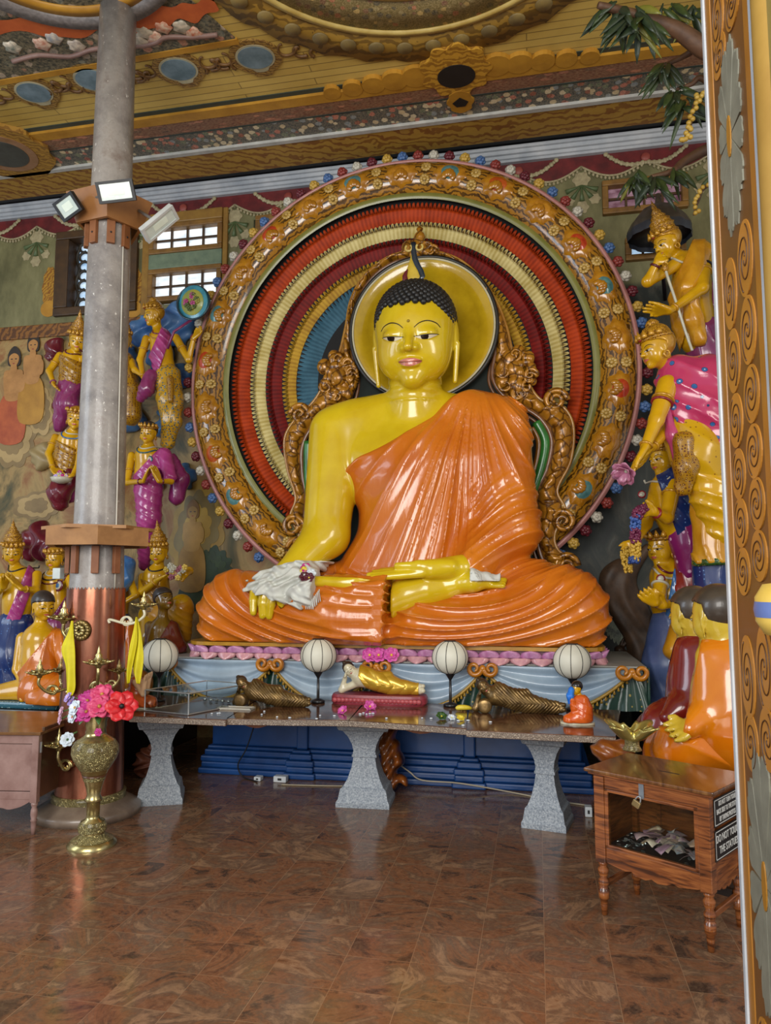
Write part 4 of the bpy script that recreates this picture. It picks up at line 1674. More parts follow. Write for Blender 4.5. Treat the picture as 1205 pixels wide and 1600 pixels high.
traprobe = rc(P(700, 628, 6.69), P(772, 664, 6.74), 0.16, 0.20)
upper = U(0.16, torso, armL, traprobe)
legl_c = cut(off(U(0.12, legl, front), 0.0), lambda p: (p[:, 0] - P(603, 950, 6.1)[0]) - 0.05 * (p[:, 2] - zlap) - 0.5 * np.clip(p[:, 1] - 6.45, 0, 9))
legr_c = U(0.12, legr, cut(front, lambda p: P(612, 950, 6.1)[0] - p[:, 0]))
skirt = U(0.01, legl_c, legr_c)
hipfill = rc(P(600, 905, 6.72), P(720, 905, 6.72), 0.40)
robe_b = U(0.14, upper, hipfill)
robe_b = U(0.08, robe_b, legr_c)
robe_b = U(0.035, robe_b, legl_c)


def robe_f(p):
    d = robe_b(p) - 0.030 - folds(p)
    e = edge(p)
    d = -smin(-d, -e, 0.05)
    return np.maximum(d, PZT + 0.004 - p[:, 2])




def on(f, px, py, lift=0.0, y0=5.6):
    """place on the surface f seen along the view ray, raised towards the viewer"""
    d = nrm(ray(px, py))
    q = march(f, [P(px, py, y0)], d, 0.0, 2.5)[0]
    return q.astype(float) - d * lift


# lowered hand lying over the knee, its fingers pointing down
kn = [on(robe_f, x, y, 0.075) for x, y in ((399, 920), (413, 923), (427, 925), (441, 924))]
tp = [on(robe_f, x, y, 0.028) for x, y in ((396, 957), (410, 962), (421, 963), (436, 958))]
wr_ = P(455, 893, 6.16)
handR = U(0.05, *[rc(wr_ + (k - 1.5) * np.array([0.05, 0, 0.01]), kn[k], 0.085, 0.05) for k in range(4)])
handR = U(0.012, handR, *[U(0.01, rc(kn[k], (kn[k] + tp[k]) / 2 + (0, -0.012, 0), 0.046, 0.041), rc((kn[k] + tp[k]) / 2 + (0, -0.012, 0), tp[k], 0.041, 0.03)) for k in range(4)])
handR = U(0.03, handR, rc(wr_ + (0.06, -0.03, -0.02), on(robe_f, 470, 935, 0.04), 0.07, 0.04))
# the hand resting in the lap, palm up, thumb above
fx = [(663, 893, 577, 899, 0.0), (660, 896, 582, 903, -0.03), (665, 890, 585, 895, 0.04), (668, 888, 596, 892, 0.08)]
handL = U(0.06, rc(P(748, 886, 6.22), P(668, 890, 6.06), 0.11, 0.075), rc(P(720, 888, 6.14), P(675, 891, 6.02), 0.10, 0.07))
handL = U(0.012, handL, *[rc(P(a, b, 6.02 + q), P(c_, d_, 5.98 + q), 0.037, 0.026) for a, b, c_, d_, q in fx])
handL = U(0.03, handL, rc(P(705, 886, 6.04), P(655, 884, 6.0), 0.06, 0.045), rc(P(655, 884, 6.0), P(621, 884, 5.99), 0.042, 0.028))
fp = [(640, 930, 0.075, 0.15), (669, 921, 0.08, 0.138), (700, 915, 0.075, 0.108), (738, 910, 0.05, 0.066), (770, 911, 0.05, 0.045)]
fq = [(on(robe_f, x, y, l), r) for x, y, l, r in fp]
fq = [(P(570, 952, fq[0][0][1] + 0.06), 0.13), (P(606, 943, fq[0][0][1] + 0.0), 0.145)] + fq
foot = U(0.08, *[rc(fq[k][0], fq[k + 1][0], fq[k][1], fq[k + 1][1]) for k in range(len(fq) - 1)])
foot = U(0.012, foot, *[rc(on(robe_f, 762, 907 + 2.6 * k, 0.05), on(robe_f, 789 - k, 906 + 3.2 * k, 0.05), 0.028, 0.02) for k in range(4)])
foot0 = foot
foot = cut(foot0, lambda p: P(601, 945, 5.8)[0] - p[:, 0])
sole = rc(on(robe_f, 492, 908, 0.02), P(590, 914, on(robe_f, 560, 912, 0.02)[1] + 0.02), 0.045, 0.05)
skin_f = U(0.03, skin_f, handR, handL)
skin_f = U(0.02, skin_f, foot, sole)
skin_g = lambda p: np.maximum(skin_f(p), PZT + 0.004 - p[:, 2])
zc_ = nk1[2] - 0.13
v1, q1 = snet_raw(skin_g, (-2.9, 5.88, PZT - 0.05), (0.5, 7.35, zc_), 0.0165)
v2, q2 = snet_raw(skin_g, HC + (-0.5, -0.62, 0) - (0, 0, HC[2] - zc_ + 0.012), HC + (0.5, 0.5, 0.56), 0.0085)
body = mk('body', np.concatenate([v1, v2]), np.concatenate([q1, q2 + len(v1)]), m_skin, bud)
snet(robe_f, (-3.15, 5.85, PZT - 0.05), (0.62, 7.35, C1[2] + 0.35), 0.0135, 'robe', m_robe, bud)
hd.features(bud, 0.12, True, '#c08068', 0.9, -0.012)
# curled hair, bump on the crown and the flame
hv = []
hair_f = lambda p: hsdf(p)
mb = MB()
ga = PI * (3 - math.sqrt(5))
N = 900
for i in range(N):
    z = 1 - 2 * (i + 0.5) / N
    r = math.sqrt(1 - z * z)
    d = np.array([r * math.cos(ga * i), r * math.sin(ga * i), z])
    s, f, u = 0.37 * d[0], -0.07 + 0.43 * d[1], 0.14 + 0.385 * d[2]
    line_ = 0.285 - 0.02 * (s / 0.36) ** 2 - 0.40 * max(0, abs(s) / 0.37 - 0.6) ** 1.5 * 2.2 if f > 0 else -0.25
    if f > 0.0 and u < line_ or u < -0.2 or (abs(s) > 0.3 and f > -0.06 and u < 0.02):
        continue
    mb.ball(hd.w(s, f, u), 0.031, 7, 5)
N = 90
for i in range(N):
    z = 1 - (i + 0.5) / N
    r = math.sqrt(1 - z * z)
    mb.ball(hd.w(0.18 * r * math.cos(ga * i), -0.05 + 0.18 * r * math.sin(ga * i), 0.42 + 0.09 * z), 0.031, 7, 5)
mb.build('curled_hair', paint('#141414', '#202022', 0.45, 0.1, 20), bud)
fb = hd.w(0, -0.05, 0.50)
ft = P(649, 384, 6.5)
H = ft[2] - fb[2]


def flame(name, prof, xo, m, yo=0.0, th=0.35):
    mb = MB()
    n = 18
    V, Fs = [], []
    for j, (h, r, x) in enumerate(prof):
        for i in range(n):
            a = 2 * PI * i / n
            V.append((fb[0] + 1.15 * x * H + 1.15 * r * H * math.cos(a), fb[1] + yo + r * H * th * math.sin(a), fb[2] + h * H))
    for j in range(len(prof) - 1):
        for i in range(n):
            Fs.append((j * n + i, j * n + (i + 1) % n, (j + 1) * n + (i + 1) % n, (j + 1) * n + i))
    Fs += [tuple(range(n - 1, -1, -1)), tuple(range((len(prof) - 1) * n, len(prof) * n))]
    return mb.add(V, Fs).build(name, m, bud)


flame('flame', [(-0.05, 0.10, 0), (0.06, 0.19, 0), (0.2, 0.215, 0), (0.34, 0.17, 0.0), (0.5, 0.11, 0.0), (0.65, 0.075, 0.0), (0.8, 0.05, 0), (0.92, 0.03, 0), (1.0, 0.005, 0)], 0, paint('#b89a2c', '#d0b444', 0.25, 0.4))
flame('blue_flame_edge', [(0.0, 0.05, 0.12), (0.15, 0.055, 0.19), (0.3, 0.06, 0.15), (0.45, 0.06, 0.08), (0.6, 0.06, 0.03), (0.75, 0.055, 0.01), (0.9, 0.06, 0.0), (1.0, 0.05, 0.0)], 0, paint('#14202c', '#1e3040', 0.25, 0.4), -0.03, 0.5)
flame('red_flame_edge', [(0.0, 0.05, -0.10), (0.1, 0.06, -0.17), (0.2, 0.05, -0.18), (0.3, 0.03, -0.15), (0.36, 0.005, -0.12)], 0, paint('#5a1420', '#701c2a', 0.25, 0.4), -0.03, 0.6)
mb = MB()
for sg in (-1, 1):
    s_ = np.linspace(0, 1, 14)
    mb.tube([(ft[0] + sg * (0.05 + 0.03 * math.cos(5 * t + 2.2)), fb[1] - 0.03, ft[2] - 0.05 + 0.03 * math.sin(5 * t + 2.2)) for t in s_], 0.011, 6)
mb.build('flame_curl', paint('#c8b064', '#b89c48', 0.3, 0.3), bud)
# mark between the brows, neck lines
MB().ball(march(hsdf, [hd.w(0, 0.75, 0.115)], -hd.f)[0], 0.014, 10, 6).build('brow_mark', paint('#8a6c10', '#a08418', 0.3, 0.3), bud)
# finger nails of the lowered hand
for x, y in ((397, 958), (411, 963), (422, 965), (438, 960)):
    pass
# ------------------------------------------------------------------ stone column with copper sheath
CX, CY = -3.205, 4.95
t = NT('weathered_stone')
v = t.obj()
c = t.ramp(t.noise(v, 2.6, 9, 0.72), [(0.25, '#4c4644'), (0.42, '#7c7672'), (0.58, '#98928c'), (0.72, '#766860')])
fl_ = t.ramp(t.noise(t.obj((1, 1, 0.7)), 34, 3, 0.6), [(0.66, (0, 0, 0, 1)), (0.72, (1, 1, 1, 1))])
c = t.mix(fl_, c, '#d2cec6')
t.bump(t.noise(v, 30, 5), 0.25, 0.01)
m_stone = t.fin(c, 0.38, 0, 0.15)
t = NT('copper_sheet')
v = t.obj((1, 1, 0.35))
c = t.ramp(t.noise(v, 7, 6, 0.65), [(0.3, '#6c4030'), (0.5, '#985c46'), (0.7, '#ac765c')])
t.bump(t.noise(v, 3, 3), 0.06, 0.02)
m_copper_s = t.fin(c, 0.2, 0.85, 0.0)
t = NT('brass')
v = t.obj()
c = t.ramp(t.noise(v, 14, 5), [(0.3, '#90804c'), (0.6, '#bcac78'), (0.8, '#d4c8a4')])
m_brass = t.fin(c, 0.26, 0.85)
m_brass_dk = paint('#6c5a30', '#8a7440', 0.3, 0.2, 20, 0.1, 0.7)
m_brass_eng = gilt('#a89a68', '#57502e', 60, 0.3, 0.7, 0.75)
m_bwood = paint('#8a6034', '#a47644', 0.6, 0.05, 7, 0.15)

colm = thing('stone_column', 'tall grey stone column with copper sheath at its foot', 'column', (CX, CY, 0))
mb = MB()
mb.lathe([(0.205, 0.08), (0.198, 1.2), (0.19, 1.7), (0.178, 2.1), (0.165, 3.2), (0.152, 4.6), (0.14, CEIL_Z - 0.012)], 40, (CX, CY, 0))
mb.build('shaft', m_stone, colm)
zt = P(150, 922, CY - 0.2)[2]
mb = MB()
n = 96


def sheath(u, v):
    a = 2 * PI * u
    top = zt + (0.022 if int(round(u * n)) % 2 else 0.0)
    z = 0.10 + (top - 0.10) * v
    r = 0.236 - 0.030 * v
    return (CX + r * math.cos(a), CY + r * math.sin(a), z)


mb.grid(sheath, n, 10, True)
mb.build('copper_sheath', m_copper_s, colm)
MB().lathe([(0.245, 0.10), (0.255, 0.11), (0.25, 0.125), (0.255, 0.15), (0.24, 0.16), (0.236, 0.16)], 60, (CX, CY, 0)).build('carved_ring', m_brass_eng, colm)
MB().lathe([(0.36, 0.0), (0.36, 0.05), (0.345, 0.06), (0.30, 0.085), (0.26, 0.11), (0.2, 0.11)], 48, (CX, CY, 0)).build('column_base', paint('#6c5c50', '#8a7a6a', 0.35, 0.2, 6), colm)
MB().tube([(CX + 0.185 - 0.012 * (z - zt), CY - 0.06, z) for z in np.linspace(zt, 4.4, 12)], 0.006, 6).build('cable', paint('#c8c4b8', '#b8b4a8', 0.5, 0), colm)
# wooden collars
zc0, zc1 = P(155, 851, CY - 0.28)[2], P(155, 822, CY - 0.28)[2]
lowc = thing('lower_wooden_collar', 'wide wooden collar around the column just above the copper sheath', 'wooden collar', (CX, CY, zc0))


def cframe(z0, z1, r0, r1, sides, rot, th, nm, root, m):
    for k in range(sides):
        a0, a1 = rot + 2 * PI * k / sides, rot + 2 * PI * (k + 1) / sides
        V = []
        for z, r in ((z0, r0), (z1, r1)):
            for rr in (r, r - th):
                for a in (a0, a1):
                    V.append((CX + rr * math.cos(a), CY + rr * math.sin(a), z))
        MB().add(V, [(0, 1, 5, 4), (2, 6, 7, 3), (0, 4, 6, 2), (1, 3, 7, 5), (4, 5, 7, 6), (0, 2, 3, 1)]).build(nm, m, root, False)


cframe(zc0, zc1, 0.40, 0.40, 6, math.radians(-118), 0.06, 'collar_board', lowc, m_bwood)
MB().lathe([(0.19, zc1 - 0.012), (0.395, zc1 - 0.012), (0.395, zc1 + 0.012), (0.19, zc1 + 0.012)], 6, (CX, CY, 0), cap=False).build('collar_top', paint('#a87c50', '#94683c', 0.6, 0, 7), lowc, False)
for a in (-150, -105, -62, -20):
    r = 0.205
    x, y = CX + r * math.cos(math.radians(a)), CY + r * math.sin(math.radians(a))
    d = np.array([math.cos(math.radians(a)), math.sin(math.radians(a)), 0])
    T = np.eye(4)
    T[:3, 0], T[:3, 1], T[:3, 2], T[:3, 3] = d, (-d[1], d[0], 0), (0, 0, 1), (x, y, zc0)
    MB().box((-0.012, -0.026, -0.20), (0.02, 0.026, 0.0), 0.004, T).build('collar_slat', paint('#7c4a2c', '#8c5a38', 0.6, 0, 9), lowc, False)
MB().box((CX - 0.262, CY - 0.16, P(109, 905, CY)[2]), (CX - 0.20, CY - 0.10, P(109, 888, CY)[2]), 0.006).build('switch_box', paint('#c4ccc8', '#b4bcb8', 0.4, 0.1), lowc, False)
zu0, zu1 = P(165, 340, CY - 0.2)[2], P(165, 296, CY - 0.2)[2]
upc = thing('upper_wooden_collar', 'flared wooden collar high on the column carrying the floodlights', 'wooden collar', (CX, CY, zu0))
cframe(zu0, zu1, 0.25, 0.33, 5, math.radians(-135), 0.03, 'collar_board', upc, paint('#966430', '#845528', 0.55, 0.05, 6))
for a in (-140, -100, -55, -15):
    r = 0.165
    d = np.array([math.cos(math.radians(a)), math.sin(math.radians(a)), 0])
    T = np.eye(4)
    T[:3, 0], T[:3, 1], T[:3, 2], T[:3, 3] = d, (-d[1], d[0], 0), (0, 0, 1), (CX + r * d[0], CY + r * d[1], zu0)
    MB().box((-0.012, -0.03, -0.17), (0.02, 0.03, 0.06), 0.004, T).build('collar_slat', paint('#7a4a26', '#8a5630', 0.55, 0, 9), upc, False)
    MB().ball((CX + (r + 0.02) * d[0], CY + (r + 0.02) * d[1], zu0 - 0.09), 0.008, 8, 5).build('bolt', m_black, upc)
# floodlights


def floodlight(cen, dirv, roll, w, h, lab, body_m, anchor):
    d, u, v_ = basis(dirv)
    c, s = math.cos(roll), math.sin(roll)
    u2, v2 = u * c + v_ * s, -u * s + v_ * c
    th = thing('floodlight', lab, 'floodlight', cen, 'floodlights on the column')
    T = np.eye(4)
    T[:3, 0], T[:3, 1], T[:3, 2], T[:3, 3] = u2, v2, d, cen
    MB().box((-w / 2, -h / 2, -0.035), (w / 2, h / 2, 0.0), 0.006, T).build('housing', body_m, th, False)
    fr = MB()
    for a, b in (((-w / 2, -h / 2), (w / 2, -h / 2 + 0.018)), ((-w / 2, h / 2 - 0.018), (w / 2, h / 2)), ((-w / 2, -h / 2 + 0.018), (-w / 2 + 0.022, h / 2 - 0.018)), ((w / 2 - 0.022, -h / 2 + 0.018), (w / 2, h / 2 - 0.018))):
        fr.box((a[0], a[1], 0.0), (b[0], b[1], 0.012), 0, T)
    fr.build('rim', body_m, th, False)
    MB().box((-w / 2 + 0.022, -h / 2 + 0.018, 0.0), (w / 2 - 0.022, h / 2 - 0.018, 0.006), 0, T).build('glass', paint('#c8d4cc', '#b4c4bc', 0.15, 0.4, 12), th, False)
    MB().box((-w * 0.2, -h * 0.17, 0.006), (w * 0.22, h * 0.2, 0.0075), 0, T).build('diode_plate', paint('#dce6d8', '#d0dccc', 0.3, 0.2, 12), th, False)
    MB().tube([np.array(cen) - d * 0.035, np.array(cen) - d * 0.07, np.array(anchor)], 0.012, 8).build('mounting_arm', paint('#8a8a88', '#a0a09c', 0.4, 0, 5, 0, 0.5), th)
    return th


floodlight(P(181, 299, CY - 0.40), (0.32, -0.86, -0.4), 0.18, 0.26, 0.145, 'black floodlight facing the viewer on the front of the upper wooden collar', m_black, (CX + 0.03, CY - 0.24, zu1 - 0.08))
floodlight(P(106, 323, CY - 0.30), (0.02, -0.86, -0.5), 0.42, 0.19, 0.145, 'black floodlight standing out on the left of the upper wooden collar', m_black, (CX - 0.22, CY - 0.12, zu1 - 0.10))
floodlight(P(250, 350, CY - 0.1), (0.80, -0.2, -0.62), 1.12, 0.31, 0.13, 'white floodlight seen edge on to the right of the upper wooden collar', paint('#c4c6c4', '#b0b4b2', 0.4, 0.2), (CX + 0.26, CY - 0.03, zu1 - 0.10))

# ------------------------------------------------------------------ oil lamps, pennants
LAMPS = [(100, 966, CY - 0.22, 1.25, (128, 985), 'brass oil lamp on the left side of the copper sheath, topmost'),
         (225, 946, CY - 0.1, 1.0, (190, 975), 'brass oil lamp on a white scrolled arm to the right of the copper sheath'),
         (62, 1052, CY - 0.34, 1.0, (104, 1082), 'brass oil lamp on a gilt scrolled arm in front of the kneeling monk'),
         (95, 1048, CY - 0.12, 0.9, (112, 1078), 'brass oil lamp just behind the hanging yellow pennant'),
         (154, 1036, CY - 0.36, 1.1, (150, 1086), 'brass oil lamp upright on the front of the copper sheath above the flowers'),
         (92, 1165, CY - 0.36, 1.1, (116, 1200), 'brass oil lamp low on the left of the copper sheath holding a white flower'),
         (186, 1048, CY - 0.12, 0.8, (178, 1075), 'small dark oil lamp low on the right edge of the copper sheath')]
for px, py, y, s, an, lab in LAMPS:
    b = P(px, py, y)
    th = thing('oil_lamp', lab, 'oil lamp', b, 'oil lamps on the column')
    mm = m_brass if s >= 1 else m_brass_dk
    k = s * 0.062
    MB().lathe([(0.001, -0.55 * k), (0.25 * k, -0.5 * k), (0.3 * k, -0.3 * k), (0.95 * k, -0.05 * k), (1.0 * k, 0.05 * k), (0.7 * k, 0.02 * k), (0.3 * k, 0.0), (0.34 * k, 0.2 * k), (0.5 * k, 0.35 * k), (0.3 * k, 0.62 * k), (0.36 * k, 0.8 * k), (0.16 * k, 1.0 * k), (0.18 * k, 1.15 * k), (0.05 * k, 1.55 * k), (0.001, 1.75 * k)], 20, b).build('lamp_bowl', mm, th)
    for q in range(5):
        a = 2 * PI * q / 5 + 0.3
        d = np.array([math.cos(a), math.sin(a), 0.1])
        MB().tube([b + d * 0.8 * k, b + d * 1.2 * k + (0, 0, 0.02 * k), b + d * 1.55 * k + (0, 0, 0.1 * k)], [0.22 * k, 0.13 * k, 0.05 * k], 7).build('spout', mm, th)
    e = P(an[0], an[1], CY - 0.2)
    ang = math.atan2(e[1] - CY, e[0] - CX)
    e = np.array([CX + 0.218 * math.cos(ang), CY + 0.218 * math.sin(ang), e[2]])
    path = smooth_path([b + (0, 0, -0.5 * k), b + (0, 0, -1.3 * k), (b * 0.6 + e * 0.4) + (0, 0, -1.3 * k), e + (0, 0, 0.4 * k), e], 8)
    am = paint('#d8d4bc', '#c4bc9c', 0.35, 0.3) if 'white' in lab and 'arm' in lab else m_brass
    MB().tube(path, 0.010 * s, 8).build('scrolled_arm', am, th)
    mid = (b * 0.5 + e * 0.5) + (0, 0, -0.9 * k)
    for sg in (-1, 1):
        s_ = np.linspace(0, 1, 20)
        MB().tube([mid + 0.045 * s * np.array([(1 - 0.75 * q) * math.cos(7 * q) * sg, 0, (1 - 0.75 * q) * math.sin(7 * q)]) for q in s_], [0.009 * s * (1 - 0.4 * q) for q in s_], 6).build('arm_scroll', am, th)
c = P(126, 985, CY - 0.23)
emb = thing('lotus_emblem', 'pierced brass lotus flower fixed to the copper sheath', 'ornament', c)
for q in range(16):
    a = 2 * PI * q / 16
    MB().ball(c + 0.055 * np.array([math.cos(a), 0, math.sin(a)]), (0.02, 0.014, 0.02), 7, 5).build('outer_petal', m_brass_dk, emb)
for q in range(8):
    a = 2 * PI * q / 8
    MB().ball(c + 0.028 * np.array([math.cos(a), -0.5, math.sin(a)]), (0.016, 0.014, 0.016), 7, 5).build('inner_petal', m_brass, emb)
MB().lathe([(0.07, 0), (0.065, 0.01), (0.001, 0.012)], 20, c + (0, 0.02, 0), (0, -1, 0)).build('back_plate', m_brass_dk, emb)
m_yel = paint('#d8cc10', '#c8b808', 0.6, 0, 12, 0.1)


def pennant(pts_, y, lab, fold):
    """hanging cloth: left and right borders from the top down"""
    L, Rr = [smooth_path([P(a, b, y) for a, b in q], 6) for q in pts_]
    n = min(len(L), len(Rr))

    def fn(u, v):
        k = int(v * (n - 1) + 0.5)
        p = L[k] + (Rr[k] - L[k]) * u
        return p + np.array([0, fold * math.sin(u * 7 + v * 2) * (0.3 + v), 0])
    o = MB().slab(fn, 12, n, (0, 0.004, 0), 1).build('yellow_pennant', m_yel)
    return tag(o, lab, 'pennant')


pennant((((111, 970), (106, 988), (95, 1014), (101, 1040), (102, 1065), (103, 1088)), ((114, 970), (114, 990), (116, 1020), (116, 1050), (116, 1075), (112, 1087))), CY - 0.27, 'yellow cloth pennant hanging on the left side of the copper column', 0.012)
pennant((((212, 964), (208, 985), (202, 1010), (198, 1035), (196, 1055), (200, 1068)), ((213, 964), (214, 985), (213, 1005), (209, 1025), (205, 1045), (201, 1068))), CY - 0.14, 'yellow cloth pennant, left tail hanging from the white scrolled lamp arm', 0.012)
pennant((((213, 964), (214, 985), (212, 1005), (208, 1030), (207, 1050), (214, 1066)), ((214, 964), (219, 985), (222, 1010), (223, 1030), (220, 1055), (217, 1070))), CY - 0.12, 'yellow cloth pennant, right tail hanging from the white scrolled lamp arm', 0.012)

# ------------------------------------------------------------------ brass vase and its flowers
VX, VY = -2.79, 4.36
vase = thing('brass_vase', 'tall engraved brass vase standing on the floor before the copper column', 'vase', (VX, VY, 0))
VP = [(0.15, 0.0), (0.15, 0.015), (0.125, 0.04), (0.09, 0.06), (0.07, 0.075), (0.082, 0.09), (0.085, 0.12), (0.07, 0.15), (0.045, 0.165), (0.04, 0.18), (0.042, 0.27), (0.055, 0.275), (0.05, 0.29), (0.04, 0.31), (0.05, 0.36), (0.062, 0.40), (0.07, 0.43), (0.09, 0.47), (0.128, 0.53), (0.142, 0.57), (0.14, 0.61), (0.115, 0.65), (0.075, 0.675), (0.062, 0.69), (0.064, 0.70), (0.06, 0.72), (0.066, 0.74), (0.064, 0.76), (0.074, 0.80), (0.078, 0.815)]
inner = [(0.070, 0.80), (0.055, 0.70)]
MB().lathe(VP + [(0.072, 0.815)] + inner, 40, (VX, VY, 0), cap=False).build('vase_body', m_brass, vase)
for i0, i1 in ((17, 21), (5, 7), (2, 4), (15, 16)):
    MB().lathe([(r + 0.003, z) for r, z in VP[i0:i1 + 1]], 40, (VX, VY, 0), cap=False).build('engraved_band', m_brass_eng, vase)
MB().lathe([(0.072, 0.43), (0.0765, 0.44), (0.074, 0.425)], 40, (VX, VY, 0), cap=False).build('dark_band', paint('#4a2c18', '#5a3820', 0.3, 0.2), vase)


def bloom(root, c, d, r, layers, m, m_c, tip=0.0):
    """layers of petals opening along d"""
    d, u, w = basis(d)
    for li, (n, rr, lift) in enumerate(layers):
        for k in range(n):
            a = 2 * PI * k / n + li * 0.5
            o = u * math.cos(a) + w * math.sin(a)
            tdir = np.cross(d, o)

            def fn(p, q, o=o, tdir=tdir, rr=rr, lift=lift):
                s = p * 2 - 1
                wd = r * rr * 0.48 * math.sin(PI * (0.12 + 0.80 * q)) ** 0.8
                return c + o * (r * rr * q) + d * (r * lift * q * (1.4 - 0.6 * q) + r * 0.10 * (1 - s * s) * -1) + tdir * (s * wd)
            MB().slab(fn, 4, 5, d * r * 0.05, 1).build('petal', m, root)
    MB().ball(c + d * r * 0.12, r * 0.17, 7, 5).build('flower_heart', m_c, root)


m_mag, m_mag2, m_redf = paint('#a8146c', '#c83c8c', 0.5, 0.1, 30), paint('#c02c5c', '#d8507c', 0.5, 0.1, 30), paint('#c01420', '#d82830', 0.45, 0.1, 30)
m_whf, m_lav, m_pkf = paint('#dde6ec', '#c4d0dc', 0.5, 0.1, 30), paint('#a890d0', '#c0a8e0', 0.5, 0.1, 30), paint('#c89ab0', '#d8b0c4', 0.5, 0.1, 30)
m_leaf, m_stem = paint('#2c4c1c', '#3c6428', 0.5, 0.1, 10), paint('#3c5c24', '#4c6c30', 0.5, 0.1, 10)
FL = [(138, 1096, .0, .075, m_mag, 'magenta flower at the upper left of the vase bouquet'), (160, 1086, .0, .075, m_mag2, 'crimson pink flower topmost in the vase bouquet'), (156, 1104, -.06, .078, m_mag2, 'rosy flower in the middle of the vase bouquet'),
      (136, 1112, -.05, .07, m_mag, 'purple pink flower low in the middle of the vase bouquet'), (170, 1106, -.02, .07, m_mag2, 'crimson pink flower beside the big red bloom'), (126, 1098, .02, .06, m_mag, 'magenta flower beside the white cluster'),
      (146, 1090, .05, .07, m_mag2, 'pink flower behind the top of the bouquet'), (121, 1116, -.03, .05, m_mag, 'small purple flower under the white cluster'),
      (190, 1104, -.04, .10, m_redf, 'large open red flower on the right of the vase'), (118, 1106, -.04, .05, m_whf, 'white flower cluster on the left of the bouquet'), (114, 1120, -.04, .042, m_whf, 'white flower hanging lowest on the left of the bouquet'),
      (107, 1090, .0, .036, m_lav, 'lavender flower above the white cluster'), (112, 1096, .0, .034, m_lav, 'second lavender flower just above the white cluster'), (97, 1112, .0, .034, m_pkf, 'pale pink flower farthest left of the bouquet'),
      (95, 1124, .0, .034, m_pkf, 'pale pink flower drooping over the low oil lamp')]
for px, py, dy, r, m, lab in FL:
    c = P(px, py, VY - 0.04 + dy)
    th = thing('flower', lab, 'flower', c, 'flowers in the brass vase')
    d = nrm(c - np.array([VX, VY + 0.1, 0.78]) + np.array([0, -0.12, 0.05]))
    bloom(th, c, d, r, [(6, 1.0, 0.25), (5, 0.72, 0.5)] if m is not m_redf else [(6, 1.0, 0.2)], m, paint('#5a1430', '#d8a040', 0.5, 0, 30) if m is not m_redf else m_black)
    MB().tube(smooth_path([c, (c + np.array([VX, VY, 0.84])) / 2 + (0, 0, 0.02), (VX, VY, 0.80), (VX, VY, 0.72)], 5), 0.005, 6).build('flower_stem', m_stem, th)
th = thing('leaf_sprig', 'green leaves tucked into the mouth of the brass vase', 'leaves', (VX, VY, 0.8))
for k in range(7):
    a = 2 * PI * k / 7
    b = np.array([VX + 0.05 * math.cos(a), VY + 0.05 * math.sin(a), 0.81])
    o = np.array([math.cos(a), math.sin(a), 0.4])
    MB().slab(lambda p, q: b + o * 0.09 * q + np.array([-o[1], o[0], 0]) * (p * 2 - 1) * 0.022 * math.sin(PI * (0.1 + 0.85 * q)) + np.array([0, 0, -0.08 * q * q]), 4, 6, (0, 0, 0.004), 1).build('leaf', m_leaf, th)
c = P(106, 1156, CY - 0.42)
th = thing('white_flower', 'white flower laid on the low oil lamp at the left', 'flower', c)
bloom(th, c, (0.2, -0.9, 0.4), 0.05, [(7, 1.0, 0.3), (6, 0.7, 0.5)], m_whf, m_leaf)
MB().tube([c, c + (0.03, 0.02, 0.04), c + (0.05, 0.03, 0.05)], 0.006, 6).build('flower_stem', m_stem, th)
th = thing('fallen_flower', 'small magenta flower stuck on the neck of the brass vase', 'flower', (VX, VY - 0.075, 0.74))
bloom(th, P(154, 1144, VY - 0.075), (0.1, -1, 0.1), 0.026, [(6, 1, 0.3)], m_mag, m_mag2)

# ------------------------------------------------------------------ offering table
TZ = 0.69
t = NT('polished_brown_granite')
v = t.obj()
c = t.ramp(t.noise(v, 9, 7, 0.7, 1.2), [(0.3, '#2c1c14'), (0.5, '#5c3c2a'), (0.68, '#7c5a40'), (0.8, '#9a7c60')])
m_gran = t.fin(c, 0.12, 0, 0.2)
m_gedge = gilt('#9c8c7c', '#4c3c34', 50, 0.35, 0.6, 0.1)
t = NT('grey_stone')
v = t.obj()
c = t.ramp(t.noise(v, 90, 3, 0.7), [(0.3, '#5c6470'), (0.5, '#8c949c'), (0.7, '#b4b8bc')])
t.bump(t.noise(v, 120, 2), 0.2, 0.004)
m_gstone = t.fin(c, 0.6)
tab = thing('offering_table', 'long brown granite offering table on three grey stone legs', 'table', (-1.28, 5.4, 0))
q = lambda px, py: PZ(px, py, TZ)[:2]
slabs = [[q(203, 1118.5), q(270, 1121), q(353, 1124.5), (-2.30, 5.92), (-3.27, 5.92)], [q(353, 1122.5), q(450, 1124), q(545, 1125), (-1.40, 5.97), (-2.28, 5.97)], [q(546, 1125), q(640, 1131), q(729, 1138), (-0.56, 5.95), (-1.38, 5.97)],
         [q(729, 1140.5), q(845, 1146), q(962, 1151), (0.60, 5.94), (-0.54, 5.95)]]
for s_ in slabs:
    MB().prism([tuple(p) for p in s_], TZ - 0.045, TZ).build('granite_slab', m_gran, tab, False)
    e = [np.array([p[0], p[1], TZ - 0.022]) for p in s_[:3]]
    mb = MB()
    for a, b in zip(e[:-1], e[1:]):
        d = nrm(b - a)
        nn = np.array([d[1], -d[0], 0])
        mb.prism([(0.0, -0.019), (np.linalg.norm(b - a), -0.019), (np.linalg.norm(b - a), 0.017), (0.0, 0.017)], 0.0005, 0.008, (a, d, (0, 0, 1), nn))
    mb.build('carved_edge', m_gedge, tab, False)
